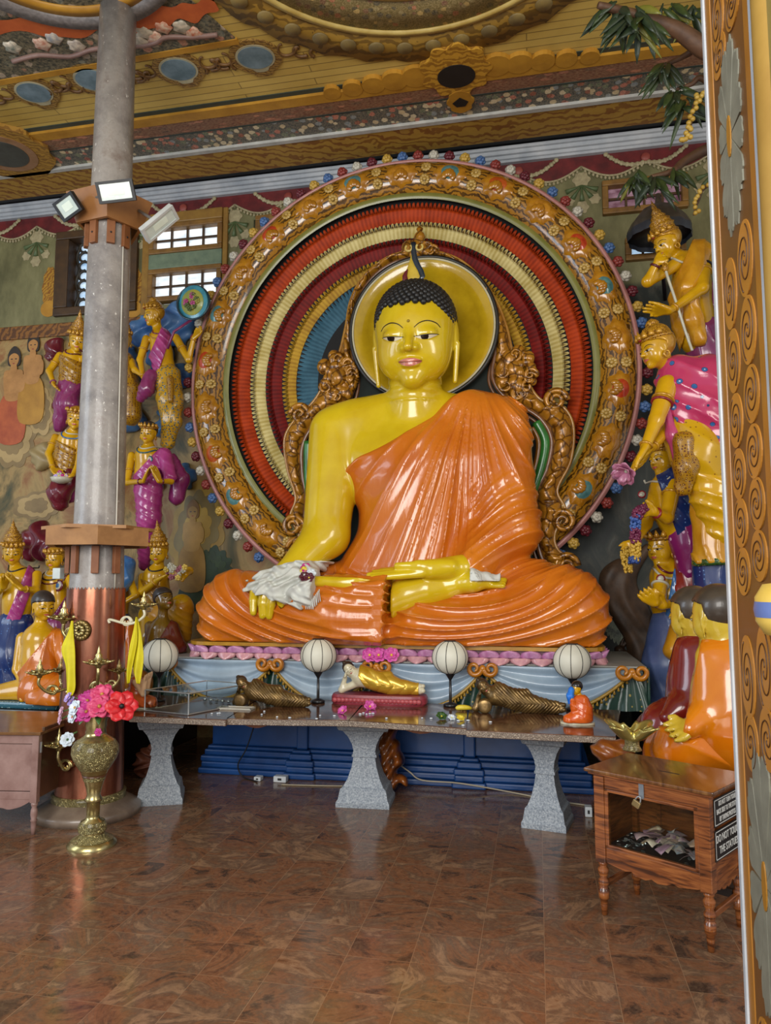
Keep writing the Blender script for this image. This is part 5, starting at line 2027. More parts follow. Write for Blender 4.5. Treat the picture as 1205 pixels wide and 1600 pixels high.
LEGP = [(0.0, 1.0, 1.0), (0.035, 1.0, 1.0), (0.055, 0.93, 0.93), (0.125, 0.86, 0.86), (0.14, 0.76, 0.78), (0.20, 0.6, 0.64), (0.28, 0.47, 0.55), (0.345, 0.41, 0.5), (0.35, 0.47, 0.54), (0.365, 0.47, 0.54), (0.37, 0.43, 0.52), (0.385, 0.43, 0.52), (0.39, 0.41, 0.5), (0.44, 0.46, 0.54), (0.50, 0.60, 0.64), (0.545, 0.78, 0.78), (0.555, 0.93, 0.9), (0.575, 0.97, 0.95), (0.59, 1.0, 1.0), (0.6445, 1.0, 1.0)]
for fx_, fy_, ang, w, dp in ((-2.86, 5.36, 24, 0.34, 0.34), (-1.30, 5.60, 3, 0.40, 0.32), (0.04, 5.36, -12, 0.30, 0.3)):
    mb = MB()
    ca, sa = math.cos(math.radians(ang)), math.sin(math.radians(ang))
    V, Fs = [], []
    for z, a, b in LEGP:
        for sx_, sy_ in ((-1, -1), (1, -1), (1, 1), (-1, 1)):
            x, y = sx_ * a * w / 2, sy_ * b * dp / 2
            V.append((fx_ + x * ca - y * sa, fy_ + x * sa + y * ca, z))
    for j in range(len(LEGP) - 1):
        for i in range(4):
            k = (i + 1) % 4
            Fs.append((j * 4 + i, j * 4 + k, j * 4 + 4 + k, j * 4 + 4 + i))
    Fs += [(3, 2, 1, 0), tuple(range(len(V) - 4, len(V)))]
    mb.add(V, Fs).build('stone_leg', m_gstone, tab, False)
m_redwood = paint('#7c4020', '#94582c', 0.5, 0.1, 12, 0.2)
for a, b in (((-2.30, 5.35), (-1.5, 5.42)), ((-1.1, 5.42), (-0.12, 5.36))):
    a, b = np.array([*a, 0]), np.array([*b, 0])
    d = nrm(b - a)
    L = np.linalg.norm(b - a)
    pl = [(0, TZ - 0.046), (0, 0.60)] + [(L * k / 20, 0.61 - 0.05 * max(0, math.sin(PI * k / 10)) ** 2) for k in range(1, 20)] + [(L, 0.60), (L, TZ - 0.046)]
    MB().prism(pl, 0, 0.03, (a, d, (0, 0, 1), (-d[1], d[0], 0))).build('wooden_apron', m_redwood, tab, False)

# standing lantern lamps
t = NT('lantern_silk')
v = t.obj()
t.b.inputs['Subsurface Weight'].default_value = 0.0
m_silk = t.fin(t.ramp(t.noise(v, 3, 3), [(0.3, '#c8c6b6'), (0.7, '#dedccc')]), 0.55)


def lantern(b, zc, R, lab):
    """stand of the height that carries the globe's middle at zc"""
    th = thing('globe_lamp', lab, 'lamp', b, 'globe lamps on the offering table')
    x, y, z = b
    n, g = 20, zc - z
    zb = g - R * 0.86
    MB().lathe([(0.055, 0.0005), (0.055, 0.02), (0.035, 0.03), (0.012, 0.035), (0.01, zb - 0.06), (0.012, zb - 0.05), (0.04, zb - 0.008), (0.045, zb + 0.002)], 20, b).build('lamp_stand', paint('#141416', '#1c1c20', 0.35, 0.2), th)
    V = [(R * math.sin(PI * k / n), g - 0.93 * R * math.cos(PI * k / n)) for k in range(2, n - 1)]
    MB().lathe(V, 40, b).build('silk_globe', m_silk, th)
    for k in range(10):
        a = 2 * PI * k / 10 + 0.2
        MB().tube([(x + 1.01 * r * math.cos(a), y + 1.01 * r * math.sin(a), z + h) for r, h in V], 0.0026, 5).build('black_rib', m_black, th)
    MB().lathe([(V[-1][0] + 0.002, V[-1][1] - 0.004), (V[-1][0] + 0.003, V[-1][1] + 0.006), (V[-1][0] - 0.008, V[-1][1] + 0.006)], 20, b).build('top_ring', m_black, th)


for px, gy, base, rp, lab in ((497, 1024, 1098, 27, 'globe lamp between the bronze and the golden reclining figures'), (704, 1027, 1102, 28, 'globe lamp between the golden and the second bronze reclining figures'),
                              (896, 1033, 1108, 30.5, 'globe lamp behind the little kneeling monk with a blue face'), (248, 1024, 1096, 26, 'globe lamp behind the glass case at the left end')):
    b = PZ(px, base, TZ)
    if b[1] > 5.84:
        b = np.array([P(px, base, 5.84)[0], 5.84, TZ])
    lantern(b, P(px, gy, b[1])[2], abs(P(px + rp, gy, b[1])[0] - P(px, gy, b[1])[0]), lab)
# glass case
gc = thing('glass_case', 'low empty glass display case with metal edges on the table', 'display case', (-2.6, 5.3, TZ))
g0, g1 = PZ(226, 1111, TZ), PZ(294, 1118, TZ)
ud = nrm(g1 - g0)
vd = np.array([-ud[1], ud[0], 0])
gw, gd, gh = np.linalg.norm(g1 - g0), 0.62, 0.155
vd = nrm(vd + 0.12 * ud)
t = NT('clear_glass')
t.b.inputs['Transmission Weight'].default_value = 1.0
m_glass = t.fin('#e8f0f0', 0.02)
m_glass.node_tree.nodes['Principled BSDF'].inputs['IOR'].default_value = 1.15


def gp(a, b, z):
    return g0 + ud * a + vd * b + np.array([0, 0, z])


e = 0.006
m_alu = paint('#b4b8ba', '#9ca2a6', 0.3, 0.1, 10, 0, 0.6)
ed = [((0, 0, e), (gw, 0, e)), ((0, gd, e), (gw, gd, e)), ((0, 0, e), (0, gd, e)), ((gw, 0, e), (gw, gd, e)), ((0, 0, gh), (gw, 0, gh)), ((0, gd, gh), (gw, gd, gh)), ((0, 0, gh), (0, gd, gh)), ((gw, 0, gh), (gw, gd, gh)),
      ((0, 0, e), (0, 0, gh)), ((gw, 0, e), (gw, 0, gh)), ((0, gd, e), (0, gd, gh)), ((gw, gd, e), (gw, gd, gh))]
for a, b in ed:
    MB().tube([gp(*a), gp(*b)], 0.0055, 4).build('metal_edge', m_alu, gc, False)
GF = (g0, ud, vd, (0, 0, 1))
MB().prism([(0.004, 0.004), (gw - 0.004, 0.004), (gw - 0.004, gd - 0.004), (0.004, gd - 0.004)], gh - 0.002, gh + 0.002, GF).build('glass_top', m_glass, gc, False)
MB().prism([(0.006, -0.001), (gw - 0.006, -0.001), (gw - 0.006, 0.002), (0.006, 0.002)], 0.008, gh - 0.004, GF).build('glass_front', m_glass, gc, False)
MB().prism([(gw - 0.002, 0.006), (gw + 0.001, 0.006), (gw + 0.001, gd - 0.006), (gw - 0.002, gd - 0.006)], 0.008, gh - 0.004, GF).build('glass_side', m_glass, gc, False)
MB().prism([(0.0, 0.0), (gw, 0.0), (gw, gd), (0.0, gd)], 0.0005, 0.006, GF).build('case_floor', paint('#54443a', '#6a584c', 0.3, 0.2), gc, False)
for k in range(5):
    c = gp(0.06 + 0.06 * k, gd - 0.08, 0.02)
    tag(MB().lathe([(0.001, 0), (0.012, -0.008), (0.016, 0.006), (0.006, 0.012), (0.001, 0.02)], 10, c).build('silver_bead', m_alu), 'small silvery bead in a row at the back of the glass case', 'bead', 'silver beads in the glass case')

# reclining figures on the table


def recline(name, lab, x0, x1, yb, y0, m_body, m_cloth, m_hair, striped, mat_h):
    """head at the left propped on one hand, legs stretched to the right; x in pixels, unit along the body"""
    a, b = P(x0, yb, y0), P(x1, yb, y0)
    L = b[0] - a[0]
    o = np.array([a[0], y0, mat_h])

    def q(u, z, d=0.0):
        return o + np.array([u * L, d * L, z * L])
    th = thing(name, lab, 'reclining statue', q(0.5, 0), None)
    hd_ = Head(q(0.145, 0.27, -0.03), 0.165 * L, face_frame(12, 8, -38), True)
    hs = hd_.sdf()
    tor = U(0.04 * L, rc(q(0.28, 0.17), q(0.50, 0.13), 0.105 * L, 0.085 * L), rc(q(0.23, 0.19), q(0.30, 0.22), 0.06 * L, 0.07 * L), rc(q(0.50, 0.13), q(0.60, 0.11), 0.1 * L, 0.085 * L))
    legs = U(0.03 * L, rc(q(0.6, 0.12), q(0.78, 0.09, -0.02), 0.085 * L, 0.055 * L), rc(q(0.78, 0.09, -0.02), q(0.95, 0.085), 0.052 * L, 0.035 * L), rc(q(0.6, 0.07), q(0.95, 0.045), 0.07 * L, 0.035 * L))
    arm2 = U(0.02 * L, rc(q(0.30, 0.255), q(0.47, 0.20, -0.03), 0.05 * L, 0.04 * L), rc(q(0.47, 0.20, -0.03), q(0.60, 0.215), 0.04 * L, 0.028 * L))
    hnd2 = hand_sdf(q(0.59, 0.213), q(0.70, 0.175, -0.01), (0, 0, -1), 0.11 * L, 0.05, 0.2, 1)
    arm1 = U(0.02 * L, rc(q(0.25, 0.12, -0.02), q(0.06, 0.035, -0.03), 0.045 * L, 0.036 * L), rc(q(0.06, 0.035, -0.03), q(0.10, 0.17, -0.03), 0.034 * L, 0.024 * L))
    hnd1 = hand_sdf(q(0.095, 0.165, -0.03), q(0.125, 0.26, -0.055), (1, 0, 0), 0.11 * L, 0.05, 0.1, 1)
    feet = U(0.01 * L, rc(q(0.95, 0.085), q(0.985, 0.10, -0.03), 0.035 * L, 0.024 * L), rc(q(0.95, 0.045), q(0.985, 0.05, -0.03), 0.036 * L, 0.026 * L))
    neck_ = rc(q(0.19, 0.215), q(0.235, 0.19), 0.05 * L, 0.055 * L)
    base = lambda f: (lambda p: np.maximum(f(p), mat_h + 0.001 - p[:, 2]))
    skin = base(U(0.015 * L, U(0.03 * L, hs, neck_, tor), arm1, arm2, legs, feet, hnd1, hnd2))
    lo, hi = q(-0.02, -0.01, -0.2), q(1.04, 0.46, 0.2)
    h = L / 150
    snet(skin, lo, hi, h, 'body', m_body, th)
    rob = U(0.03 * L, tor, legs, arm2)

    def rf(p):
        u = (p[:, 0] - o[0]) / L
        z = (p[:, 2] - o[2]) / L
        w = np.abs(np.sin((u * 0.9 + 0.9 * np.abs(z - 0.1)) * (95 if striped else 26))) * (0.006 if striped else 0.006)
        d = rob(p) - (0.008 + w) * L
        d = np.maximum(d, (0.27 - u + 0.6 * (0.2 - z) * (z < 0.2)) * L * 0.8)
        return np.maximum(np.maximum(d, (u - 0.935) * L), mat_h + 0.001 - p[:, 2])
    snet(rf, lo, hi, L / 230, 'robe', m_cloth, th)
    hf = lambda p: np.maximum(np.maximum(hs(p) - 0.006 * L, ((p - hd_.c.astype(F32)) @ hd_.f.astype(F32)) / hd_.hh - 0.16 - 0.35 * (((p - hd_.c.astype(F32)) @ hd_.u.astype(F32)) / hd_.hh - 0.2)), -((p - hd_.c.astype(F32)) @ hd_.u.astype(F32)) - 0.02 * hd_.hh)
    bump_ = ell(hd_.w(0, -0.08, 0.5), np.array([0.17, 0.17, 0.14]) * hd_.hh)
    snet(U(0.005, hf, bump_), hd_.c - 0.12 * L, hd_.c + 0.13 * L, h * 0.8, 'hair', m_hair, th)
    hd_.features(th, 0.2, False, '#a04038' if not striped else '#3c2c18', 1.3)
    return th, q, L


t = NT('bronze')
v = t.obj()
m_bronze = t.fin(t.ramp(t.noise(v, 16, 5), [(0.3, '#4a3820'), (0.6, '#7c6238'), (0.8, '#a08450')]), 0.32, 0.6)
m_goldleaf = paint('#c09420', '#d8b040', 0.25, 0.3, 8, 0.05, 0.5)
m_cream = paint('#d0c8ac', '#c0b698', 0.3, 0.3, 12)
yB = 5.62
for nm, lab, x0, x1, yb in (('reclining_statue', 'bronze reclining statue resting its head on one hand beside the glass case', 362, 486, 1104), ('reclining_statue', 'bronze reclining statue between the globe lamp and the little kneeling monk', 735, 884, 1114)):
    yy = PZ((x0 + x1) / 2, yb, TZ)[1] + 0.02
    th, q, L = recline(nm, lab, x0, x1, yb, yy, m_bronze, m_bronze, paint('#3a2c1c', '#4c3c26', 0.4, 0.1, 20, 0, 0.4), True, TZ)
    MB().lathe([(0.001, -0.07 * L), (0.06 * L, -0.07 * L), (0.075 * L, -0.06 * L), (0.075 * L, 0.05 * L), (0.06 * L, 0.06 * L), (0.02 * L, 0.055 * L), (0.001, 0.06 * L)], 20, q(0.165, 0.076, -0.10), (0, -1, 0)).build('round_bolster', m_bronze, th)
yy = PZ(595, 1102, TZ)[1] + 0.09
cw0, cw1 = P(520, 1098, yy)[0], P(668, 1098, yy)[0]
cu = thing('red_cushion_base', 'long red lotus patterned base under the golden reclining statue', 'statue base', ((cw0 + cw1) / 2, yy, TZ))
pl = []
for k in range(48):
    a = 2 * PI * k / 48
    c_, s_ = math.cos(a), math.sin(a)
    pl.append(((cw1 - cw0) / 2 * abs(c_) ** 0.45 * (1 if c_ > 0 else -1), 0.12 * abs(s_) ** 0.6 * (1 if s_ > 0 else -1)))
ctr = np.array([(cw0 + cw1) / 2, yy, TZ])
mb = MB()
for sc0, z0, sc1, z1 in ((0.97, 0, 1.0, 0.015), (1.0, 0.015, 1.0, 0.055), (1.0, 0.055, 0.97, 0.075)):
    V = [(ctr[0] + x * s, ctr[1] + y * s, TZ + z) for s, z in ((sc0, z0), (sc1, z1)) for x, y in pl]
    mb.add(V, [(i, (i + 1) % 48, 48 + (i + 1) % 48, 48 + i) for i in range(48)])
mb.add([(ctr[0] + x * 0.97, ctr[1] + y * 0.97, TZ + 0.075) for x, y in pl], [tuple(range(48))])
mb.add([(ctr[0] + x * 0.97, ctr[1] + y * 0.97, TZ) for x, y in pl], [tuple(range(47, -1, -1))])
mb.build('cushion', paint('#7c2430', '#943440', 0.45, 0.1, 14), cu)
for k in range(22):
    x = cw0 + 0.05 + (cw1 - cw0 - 0.1) * k / 21
    MB().lathe([(0.020, 0), (0.018, 0.006), (0.001, 0.009)], 12, (x, yy - 0.118, TZ + 0.036), (0, -1, 0)).build('lotus_petal', paint('#b04c50', '#9c3c44', 0.4, 0.1), cu)
recline('reclining_statue', 'golden robed reclining statue with white face on a red base', 527, 664, 1090, yy, m_cream, m_goldleaf, paint('#2c2018', '#3c2c20', 0.4, 0.1), False, TZ + 0.0755)
# flat tray, loose flowers on the table and on the pedestal
b = PZ(366, 1108, TZ)
tr = MB()
tr.box((b[0] - 0.13, b[1] - 0.04, TZ + 0.0005), (b[0] + 0.15, b[1] + 0.06, TZ + 0.008), 0.002)
for a, c_ in (((-0.13, -0.04), (0.15, -0.033)), ((-0.13, 0.053), (0.15, 0.06)), ((-0.13, -0.04), (-0.123, 0.06)), ((0.143, -0.04), (0.15, 0.06))):
    tr.box((b[0] + a[0], b[1] + a[1], TZ + 0.008), (b[0] + c_[0], b[1] + c_[1], TZ + 0.014))
tag(tr.build('picture_tray', paint('#a8a498', '#bcb8ac', 0.35, 0.2), smooth=False), 'shallow grey tray lying before the bronze reclining statue on the table', 'tray')
m_lotus = paint('#c43c94', '#d868b0', 0.45, 0.1, 20)
m_yw = paint('#d0b828', '#e0cc48', 0.5, 0.1, 20)


def loose(px, py, z, r, m, lab, d=(0.2, -0.5, 0.8), grp=None, mc=None, lay=None):
    b = PZ(px, py, z)
    th = thing('flower', lab, 'flower', b, grp)
    bloom(th, b + np.array([0, 0, r * 0.35]), d, r, lay or [(6, 1.0, 0.35), (5, 0.7, 0.6)], m, mc or m_yw)


loose(536, 1114, TZ, 0.042, m_lotus, 'pink lotus flower on the table edge left of the white petals', (-0.3, -0.6, 0.6))
loose(578, 1108, TZ, 0.05, m_lotus, 'pink lotus flower lying against the red statue base', (0.4, -0.6, 0.5))
loose(690, 1123, TZ, 0.04, m_leaf, 'sprig of small green leaves on the table near the second lamp')
loose(706, 1124, TZ, 0.03, m_whf, 'white flower between the green sprig and the yellow flower')
loose(720, 1125, TZ, 0.03, m_yw, 'small yellow and white flower on the table')
th = thing('yellow_pod', 'yellow banana shaped offering at the elbow of the bronze statue', 'offering', PZ(724, 1110, TZ))
b = PZ(712, 1111, TZ)
MB().tube(smooth_path([b + (0, 0, 0.02), b + (0.04, 0.0, 0.028), b + (0.09, 0.01, 0.026), b + (0.12, 0.02, 0.02)], 5), [0.006, 0.012, 0.016, 0.019, 0.02, 0.02, 0.02, 0.02, 0.019, 0.018, 0.017, 0.016, 0.014, 0.012, 0.01, 0.006], 8).build('pod', m_yw, th)
rp = random.Random(5)
for k in range(22):
    px, py = rp.uniform(330, 900), 0
    py = 1112 + (px - 330) * 0.045 + rp.uniform(-4, 5)
    if k < 5:
        px, py = 563 + 5 * k, 1116 + rp.uniform(-1, 1)
    b = PZ(px, py, TZ)
    tag(MB().ball(b + (0, 0, 0.005), (rp.uniform(0.008, 0.014), 0.008, 0.005), 7, 4).build('white_petal', m_whf), 'loose white petal scattered on the granite table top', 'petal', 'white petals on the table')
PT = PZT
loose(524, 1000, PT, 0.085, paint('#c8404c', '#e0a890', 0.5, 0.1, 26), 'red and cream flower on the pedestal rim below the lap', (0.1, -0.6, 0.7), lay=[(9, 1.0, 0.3), (7, 0.65, 0.6)])
loose(558, 1002, PT, 0.085, m_yw, 'yellow spiky flower on the pedestal rim below the lap', (0.2, -0.6, 0.7), lay=[(8, 1.0, 0.3), (6, 0.6, 0.7)])
loose(735, 1004, PT, 0.07, paint('#8c1c5c', '#b03878', 0.5, 0.1, 26), 'dark magenta flower on the pedestal rim at the right', (0.0, -0.6, 0.7))
for px, lab in ((578, 'pink lotus at the left of the row on the pedestal petals'), (592, 'pink lotus second in the row on the pedestal petals'), (612, 'pink lotus at the right of the row on the pedestal petals')):
    b = P(px, 1024, 5.97)
    th = thing('flower', lab, 'flower', b, 'pink lotus row on the pedestal')
    bloom(th, b, (0.1, -0.8, 0.4), 0.065, [(7, 1.0, 0.3), (5, 0.65, 0.6)], m_lotus, m_yw)
b = P(661, 1003, 6.0)
MBp = MB().lathe([(0.001, 0), (0.09, 0.0), (0.10, 0.03), (0.085, 0.055), (0.04, 0.065), (0.001, 0.066)], 18, (b[0], b[1] + 0.1, PZT + 0.0005))
tag(MBp.build('pink_cushion', paint('#d0708c', '#e08ca4', 0.5, 0.1, 14)), 'small pink cushion on the pedestal rim', 'cushion')
# white cloths on the statue
cl = thing('offering_cloth', 'crumpled white cloth draped over the lowered hand of the great statue', 'cloth', wr_)
m_cloth = paint('#c4c6be', '#d6d8d2', 0.75, 0, 9, 0.3)
hand_b = U(0.05, handR, rc(A[1], A[2], 0.205, 0.125))


def fcl(p):
    w = 0.016 * np.sin(p[:, 0] * 40 + 6 * np.sin(p[:, 2] * 17)) + 0.012 * np.sin(p[:, 2] * 55 + p[:, 1] * 30 + 3 * np.sin(p[:, 0] * 23))
    d = U(0.09, hand_b, rc(P(455, 905, 6.1), on(robe_f, 482, 922, 0.03), 0.12, 0.09), rc(P(470, 885, 6.1), P(489, 905, 6.0), 0.06, 0.05))(p) - 0.032 - w
    return d


zh = P(425, 924, 6.0)[2]
x_l, x_r = P(386, 920, 6.1)[0], P(503, 910, 6.1)[0]
cl_lo, cl_hi = P(388, 947, 6.0), P(440, 878, 6.15)


def fcl2(p):
    d = fcl(p)
    s = (p[:, 0] - x_l) / (x_r - x_l)
    low_ = P(400, 922, 6.05)[2] - 0.16 * np.clip(s * 1.25, 0, 1) ** 1.5 - 0.012 * np.sin(s * 30)
    hi_ = P(400, 905, 6.05)[2] + 0.16 * np.clip(s * 1.4, 0, 1) ** 0.7
    d = np.maximum(d, low_ - p[:, 2])
    d = np.maximum(d, p[:, 2] - hi_)
    return np.maximum(np.maximum(d, p[:, 0] - x_r), x_l - p[:, 0])


snet(fcl2, (x_l - 0.05, 5.72, zh - 0.25), (x_r + 0.06, 6.5, zh + 0.4), 0.011, 'cloth_sheet', m_cloth, cl)
for k in range(12):
    b = on(robe_f, 478 + 1.9 * k, 942 - 2.6 * max(0, k - 5), 0.05)
    e_ = on(robe_f, 479 + 1.9 * k + (k % 3 - 1), 952 - 2.0 * max(0, k - 5), 0.012)
    MB().tube(smooth_path([b + (0, 0, 0.03), b, e_], 4), 0.0045, 5).build('fringe_thread', m_cloth, cl)
for px, py, m in ((478, 888, m_mag), (486, 897, m_whf), (476, 902, paint('#4a1020', '#5c1828', 0.5, 0)), (483, 903, paint('#4a1020', '#5c1828', 0.5, 0)), (477, 893, m_yw)):
    c = on(lambda p: np.minimum(fcl2(p), robe_f(p)), px, py, 0.012)
    th = thing('flower', {478: 'purple flower tucked in the top fold of the white cloth', 486: 'white flower at the outer edge of the white cloth', 476: 'dark red bud lying in the folds of the white cloth', 483: 'dark red bud at the fringed side of the white cloth', 477: 'pale yellow flower in the folds of the white cloth'}[px], 'flower', c, 'flowers on the white cloth')
    bloom(th, c, (0.2, -0.8, 0.4), 0.045, [(6, 1.0, 0.4)], m, m_yw)
fo_c = lambda p: np.maximum(np.abs(foot(p) - 0.022 - 0.008 * np.sin(p[:, 0] * 60 + p[:, 2] * 40)) - 0.008, np.maximum(np.abs(p[:, 0] - P(758, 900, 6.05)[0]) - 0.12, P(758, 908, 6.0)[2] - p[:, 2]))
b = P(758, 900, 6.05)
tag(snet(fo_c, b - 0.3, b + 0.3, 0.012, 'foot_cloth', m_cloth), 'small white cloth laid over the upturned foot of the great statue', 'cloth')

# ------------------------------------------------------------------ donation box at the right
B0, B1 = np.array([0.26, 3.99, 0]), np.array([0.742, 3.668, 0])
bu = nrm(B1 - B0)
bv = np.array([-bu[1], bu[0], 0])
BW, BD, BH = np.linalg.norm(B1 - B0), 0.40, 0.715
t = NT('varnished_teak')
v = t.obj((1, 1, 1), (0, 0, math.radians(33.7)))
w = t.n('ShaderNodeTexNoise')
w.inputs['Scale'].default_value = 5
w.inputs['Detail'].default_value = 6
w.inputs['Distortion'].default_value = 1.5
mp = t.obj((0.9, 1, 9), (0, 0, math.radians(33.7)))
t.l(mp, w.inputs['Vector'])
m_teak = t.fin(t.ramp(w.outputs['Fac'], [(0.32, '#40200c'), (0.48, '#7c4420'), (0.66, '#9a5c2e')]), 0.28, 0, 0.35)
t = NT('worn_teak_top')
mp = t.obj((9, 1.2, 1), (0, 0, math.radians(33.7)))
m_teak_top = t.fin(t.ramp(t.noise(mp, 2.2, 7, 0.65, 1.0), [(0.3, '#38200e'), (0.5, '#6a4220'), (0.7, '#8a6034')]), 0.26, 0, 0.3)
m_dark_in = paint('#241a14', '#30241c', 0.6, 0)


def boxpt(a, b, z):
    return B0 + bu * a + bv * b + np.array([0, 0, z])


BT = np.eye(4)
BT[:3, 0], BT[:3, 1], BT[:3, 3] = bu, bv, B0
don = thing('donation_box', 'varnished wooden donation box with glass front on turned legs', 'donation box', B0)


def bb(a, b, name, m=m_teak, ch=0.003):
    return MB().box(a, b, ch, BT).build(name, m, don, False)


zb0, zb1 = 0.285, BH - 0.03
pw = 0.055
for a in (0, BW - pw):
    for b in (0, BD - pw):
        bb((a, b, zb0 - 0.03), (a + pw, b + pw, zb1), 'corner_post')
        mb = MB()
        c = boxpt(a + pw / 2, b + pw / 2, 0)
        mb.lathe([(0.014, 0), (0.018, 0.05), (0.019, 0.075), (0.026, 0.08), (0.027, 0.125), (0.02, 0.13), (0.026, 0.15), (0.027, 0.165), (0.017, 0.18), (0.025, 0.2), (0.028, 0.22), (0.018, 0.235), (0.024, 0.245), (0.024, 0.257)], 16, c)
        mb.build('turned_leg', m_teak, don)
bb((pw, 0.008, zb1 - 0.065), (BW - pw, 0.03, zb1), 'top_rail')
bb((pw, 0.008, zb0), (BW - pw, 0.03, zb0 + 0.05), 'bottom_rail')
bb((pw, 0.004, zb0 + 0.05), (pw + 0.02, 0.03, zb1 - 0.065), 'glass_bead')
bb((BW - pw - 0.02, 0.004, zb0 + 0.05), (BW - pw, 0.03, zb1 - 0.065), 'glass_bead')
bb((pw, 0.004, zb1 - 0.08), (BW - pw, 0.03, zb1 - 0.065), 'glass_bead')
bb((pw, 0.004, zb0 + 0.05), (BW - pw, 0.03, zb0 + 0.065), 'glass_bead')
MB().box((pw + 0.02, 0.014, zb0 + 0.065), (BW - pw - 0.02, 0.018, zb1 - 0.08), 0, BT).build('glass_front', m_glass, don, False)
for a0, a1 in ((0.012, 0.028), (BW - 0.028, BW - 0.012)):
    bb((a0, pw, zb0), (a1, BD - pw, zb1), 'side_panel')
bb((pw, BD - 0.03, zb0), (BW - pw, BD - 0.012, zb1), 'back_panel', m_teak)
bb((0.03, 0.03, zb0 + 0.03), (BW - 0.03, BD - 0.03, zb0 + 0.045), 'box_floor', m_dark_in)
bb((0.16, BD - 0.045, zb0 + 0.045), (0.18, BD - 0.03, zb1), 'inner_batten')
bb((-0.02, -0.02, zb1), (BW + 0.02, BD + 0.02, BH - 0.018), 'lid_moulding')
bb((-0.035, -0.035, BH - 0.018), (BW + 0.035, BD + 0.035, BH), 'lid', m_teak_top, 0.005)
bb((0.27, 0.17, BH - 0.0005), (0.37, 0.18, BH + 0.0008), 'coin_slot', m_black, 0)
for fr, L_ in (((boxpt(pw, 0.008, 0), bu, (0, 0, 1), bv), BW - 2 * pw), ((boxpt(BW - 0.03, pw, 0), bv, (0, 0, 1), bu), BD - 2 * pw)):
    pl = [(0, zb0 + 0.001), (0, zb0 - 0.02)]
    for k in range(1, 32):
        s = k / 32
        d = 0.022 + 0.035 * (1 - abs(2 * s - 1)) ** 0.8 - 0.016 * max(0, 1 - abs(s - 0.5) / 0.06) - 0.012 * max(0, 1 - min(abs(s - 0.28), abs(s - 0.72)) / 0.06)
        pl.append((L_ * s, zb0 - d))
    pl += [(L_, zb0 - 0.02), (L_, zb0 + 0.001)]
    MB().prism(pl, 0, 0.018, fr).build('scalloped_apron', m_teak, don, False)
bb((0.02, 0.05, 0.13), (0.04, BD - 0.05, 0.16), 'stretcher')
bb((BW - 0.04, 0.05, 0.13), (BW - 0.02, BD - 0.05, 0.16), 'stretcher')
bb((0.05, BD - 0.05, 0.13), (BW - 0.05, BD - 0.03, 0.17), 'stretcher', m_dark_in)
# hasp and padlock
hx = BW * 0.44
bb((hx - 0.013, 0.001, zb1 - 0.075), (hx + 0.013, 0.0075, zb1 + 0.0), 'hasp', paint('#a8b0b8', '#8c949c', 0.35, 0.1, 10, 0, 0.7), 0.001)
lk = thing('padlock', 'small brass padlock hanging on the hasp of the donation box', 'padlock', boxpt(hx, -0.02, zb1 - 0.09))
T2 = BT.copy()
T2[:3, 3] = boxpt(hx - 0.012, -0.012, zb1 - 0.085)
ra = math.radians(25)
Rm = np.eye(4)
Rm[0, 0], Rm[0, 2], Rm[2, 0], Rm[2, 2] = math.cos(ra), math.sin(ra), -math.sin(ra), math.cos(ra)
T2 = T2 @ Rm
MB().box((-0.02, -0.008, -0.032), (0.02, 0.008, 0.0), 0.003, T2).build('lock_body', paint('#b09868', '#9a8458', 0.3, 0.1, 10, 0, 0.7), lk, False)
MB().tube([(T2 @ np.array([0.013 * math.cos(a), 0, 0.026 * math.sin(a) - 0.002, 1]))[:3] for a in np.linspace(0, PI, 12)], 0.0035, 8).build('shackle', m_alu, lk)
# money in the box
rm = random.Random(11)
NC = ['#b89c94', '#a88880', '#c8b4a0', '#c8a078', '#98707c', '#8c98a4', '#d0bca0', '#a07888']
for k in range(42):
    a, b = rm.uniform(0.20, BW - 0.08), rm.uniform(0.045, BD - 0.12)
    z = zb0 + 0.05 + rm.uniform(0.0, 0.06) * (1 - b / BD) + 0.0008 * k
    T = BT.copy()
    ax = Matrix.Rotation(rm.uniform(0, PI), 4, 'Z') @ Matrix.Rotation(rm.uniform(-0.5, 0.5), 4, 'X') @ Matrix.Rotation(rm.uniform(-0.5, 0.5), 4, 'Y')
    A4 = np.array(ax)
    c = boxpt(a, b, z + 0.02)
    T = np.eye(4)
    T[:3, :3] = BT[:3, :3] @ A4[:3, :3]
    T[:3, 3] = c
    f = rm.uniform(0.3, 1.2)

    def fn(u, v_):
        q = np.array([(u - 0.5) * 0.075, (v_ - 0.5) * 0.042, 0.012 * math.sin(f * 3 * u + v_)])
        return T[:3, :3] @ q + T[:3, 3]
    o = MB().slab(fn, 6, 4, (0, 0, 0.0006), 1).build('banknote', paint(NC[k % 8], NC[(k + 3) % 8], 0.6, 0, 40))
    tag(o, 'crumpled paper banknote in the heap inside the donation box', 'banknote', 'banknotes in the donation box')
for k in range(60):
    a, b = rm.uniform(0.085, 0.24) if k < 48 else rm.uniform(0.38, BW - 0.09), rm.uniform(0.04, BD - 0.16)
    c = boxpt(a, b, zb0 + 0.046 + rm.uniform(0.0, 0.035))
    o = MB().lathe([(0.001, -0.001), (0.0105, -0.001), (0.0105, 0.001), (0.001, 0.001)], 12, c, (rm.uniform(-0.6, 0.6), rm.uniform(-0.6, 0.6), 1)).build('coin', paint('#8c8c8c', '#a8a8a4', 0.25, 0.1, 10, 0, 0.8), smooth=False)
    tag(o, 'silver coin in the heap at the left inside the donation box', 'coin', 'coins in the donation box')


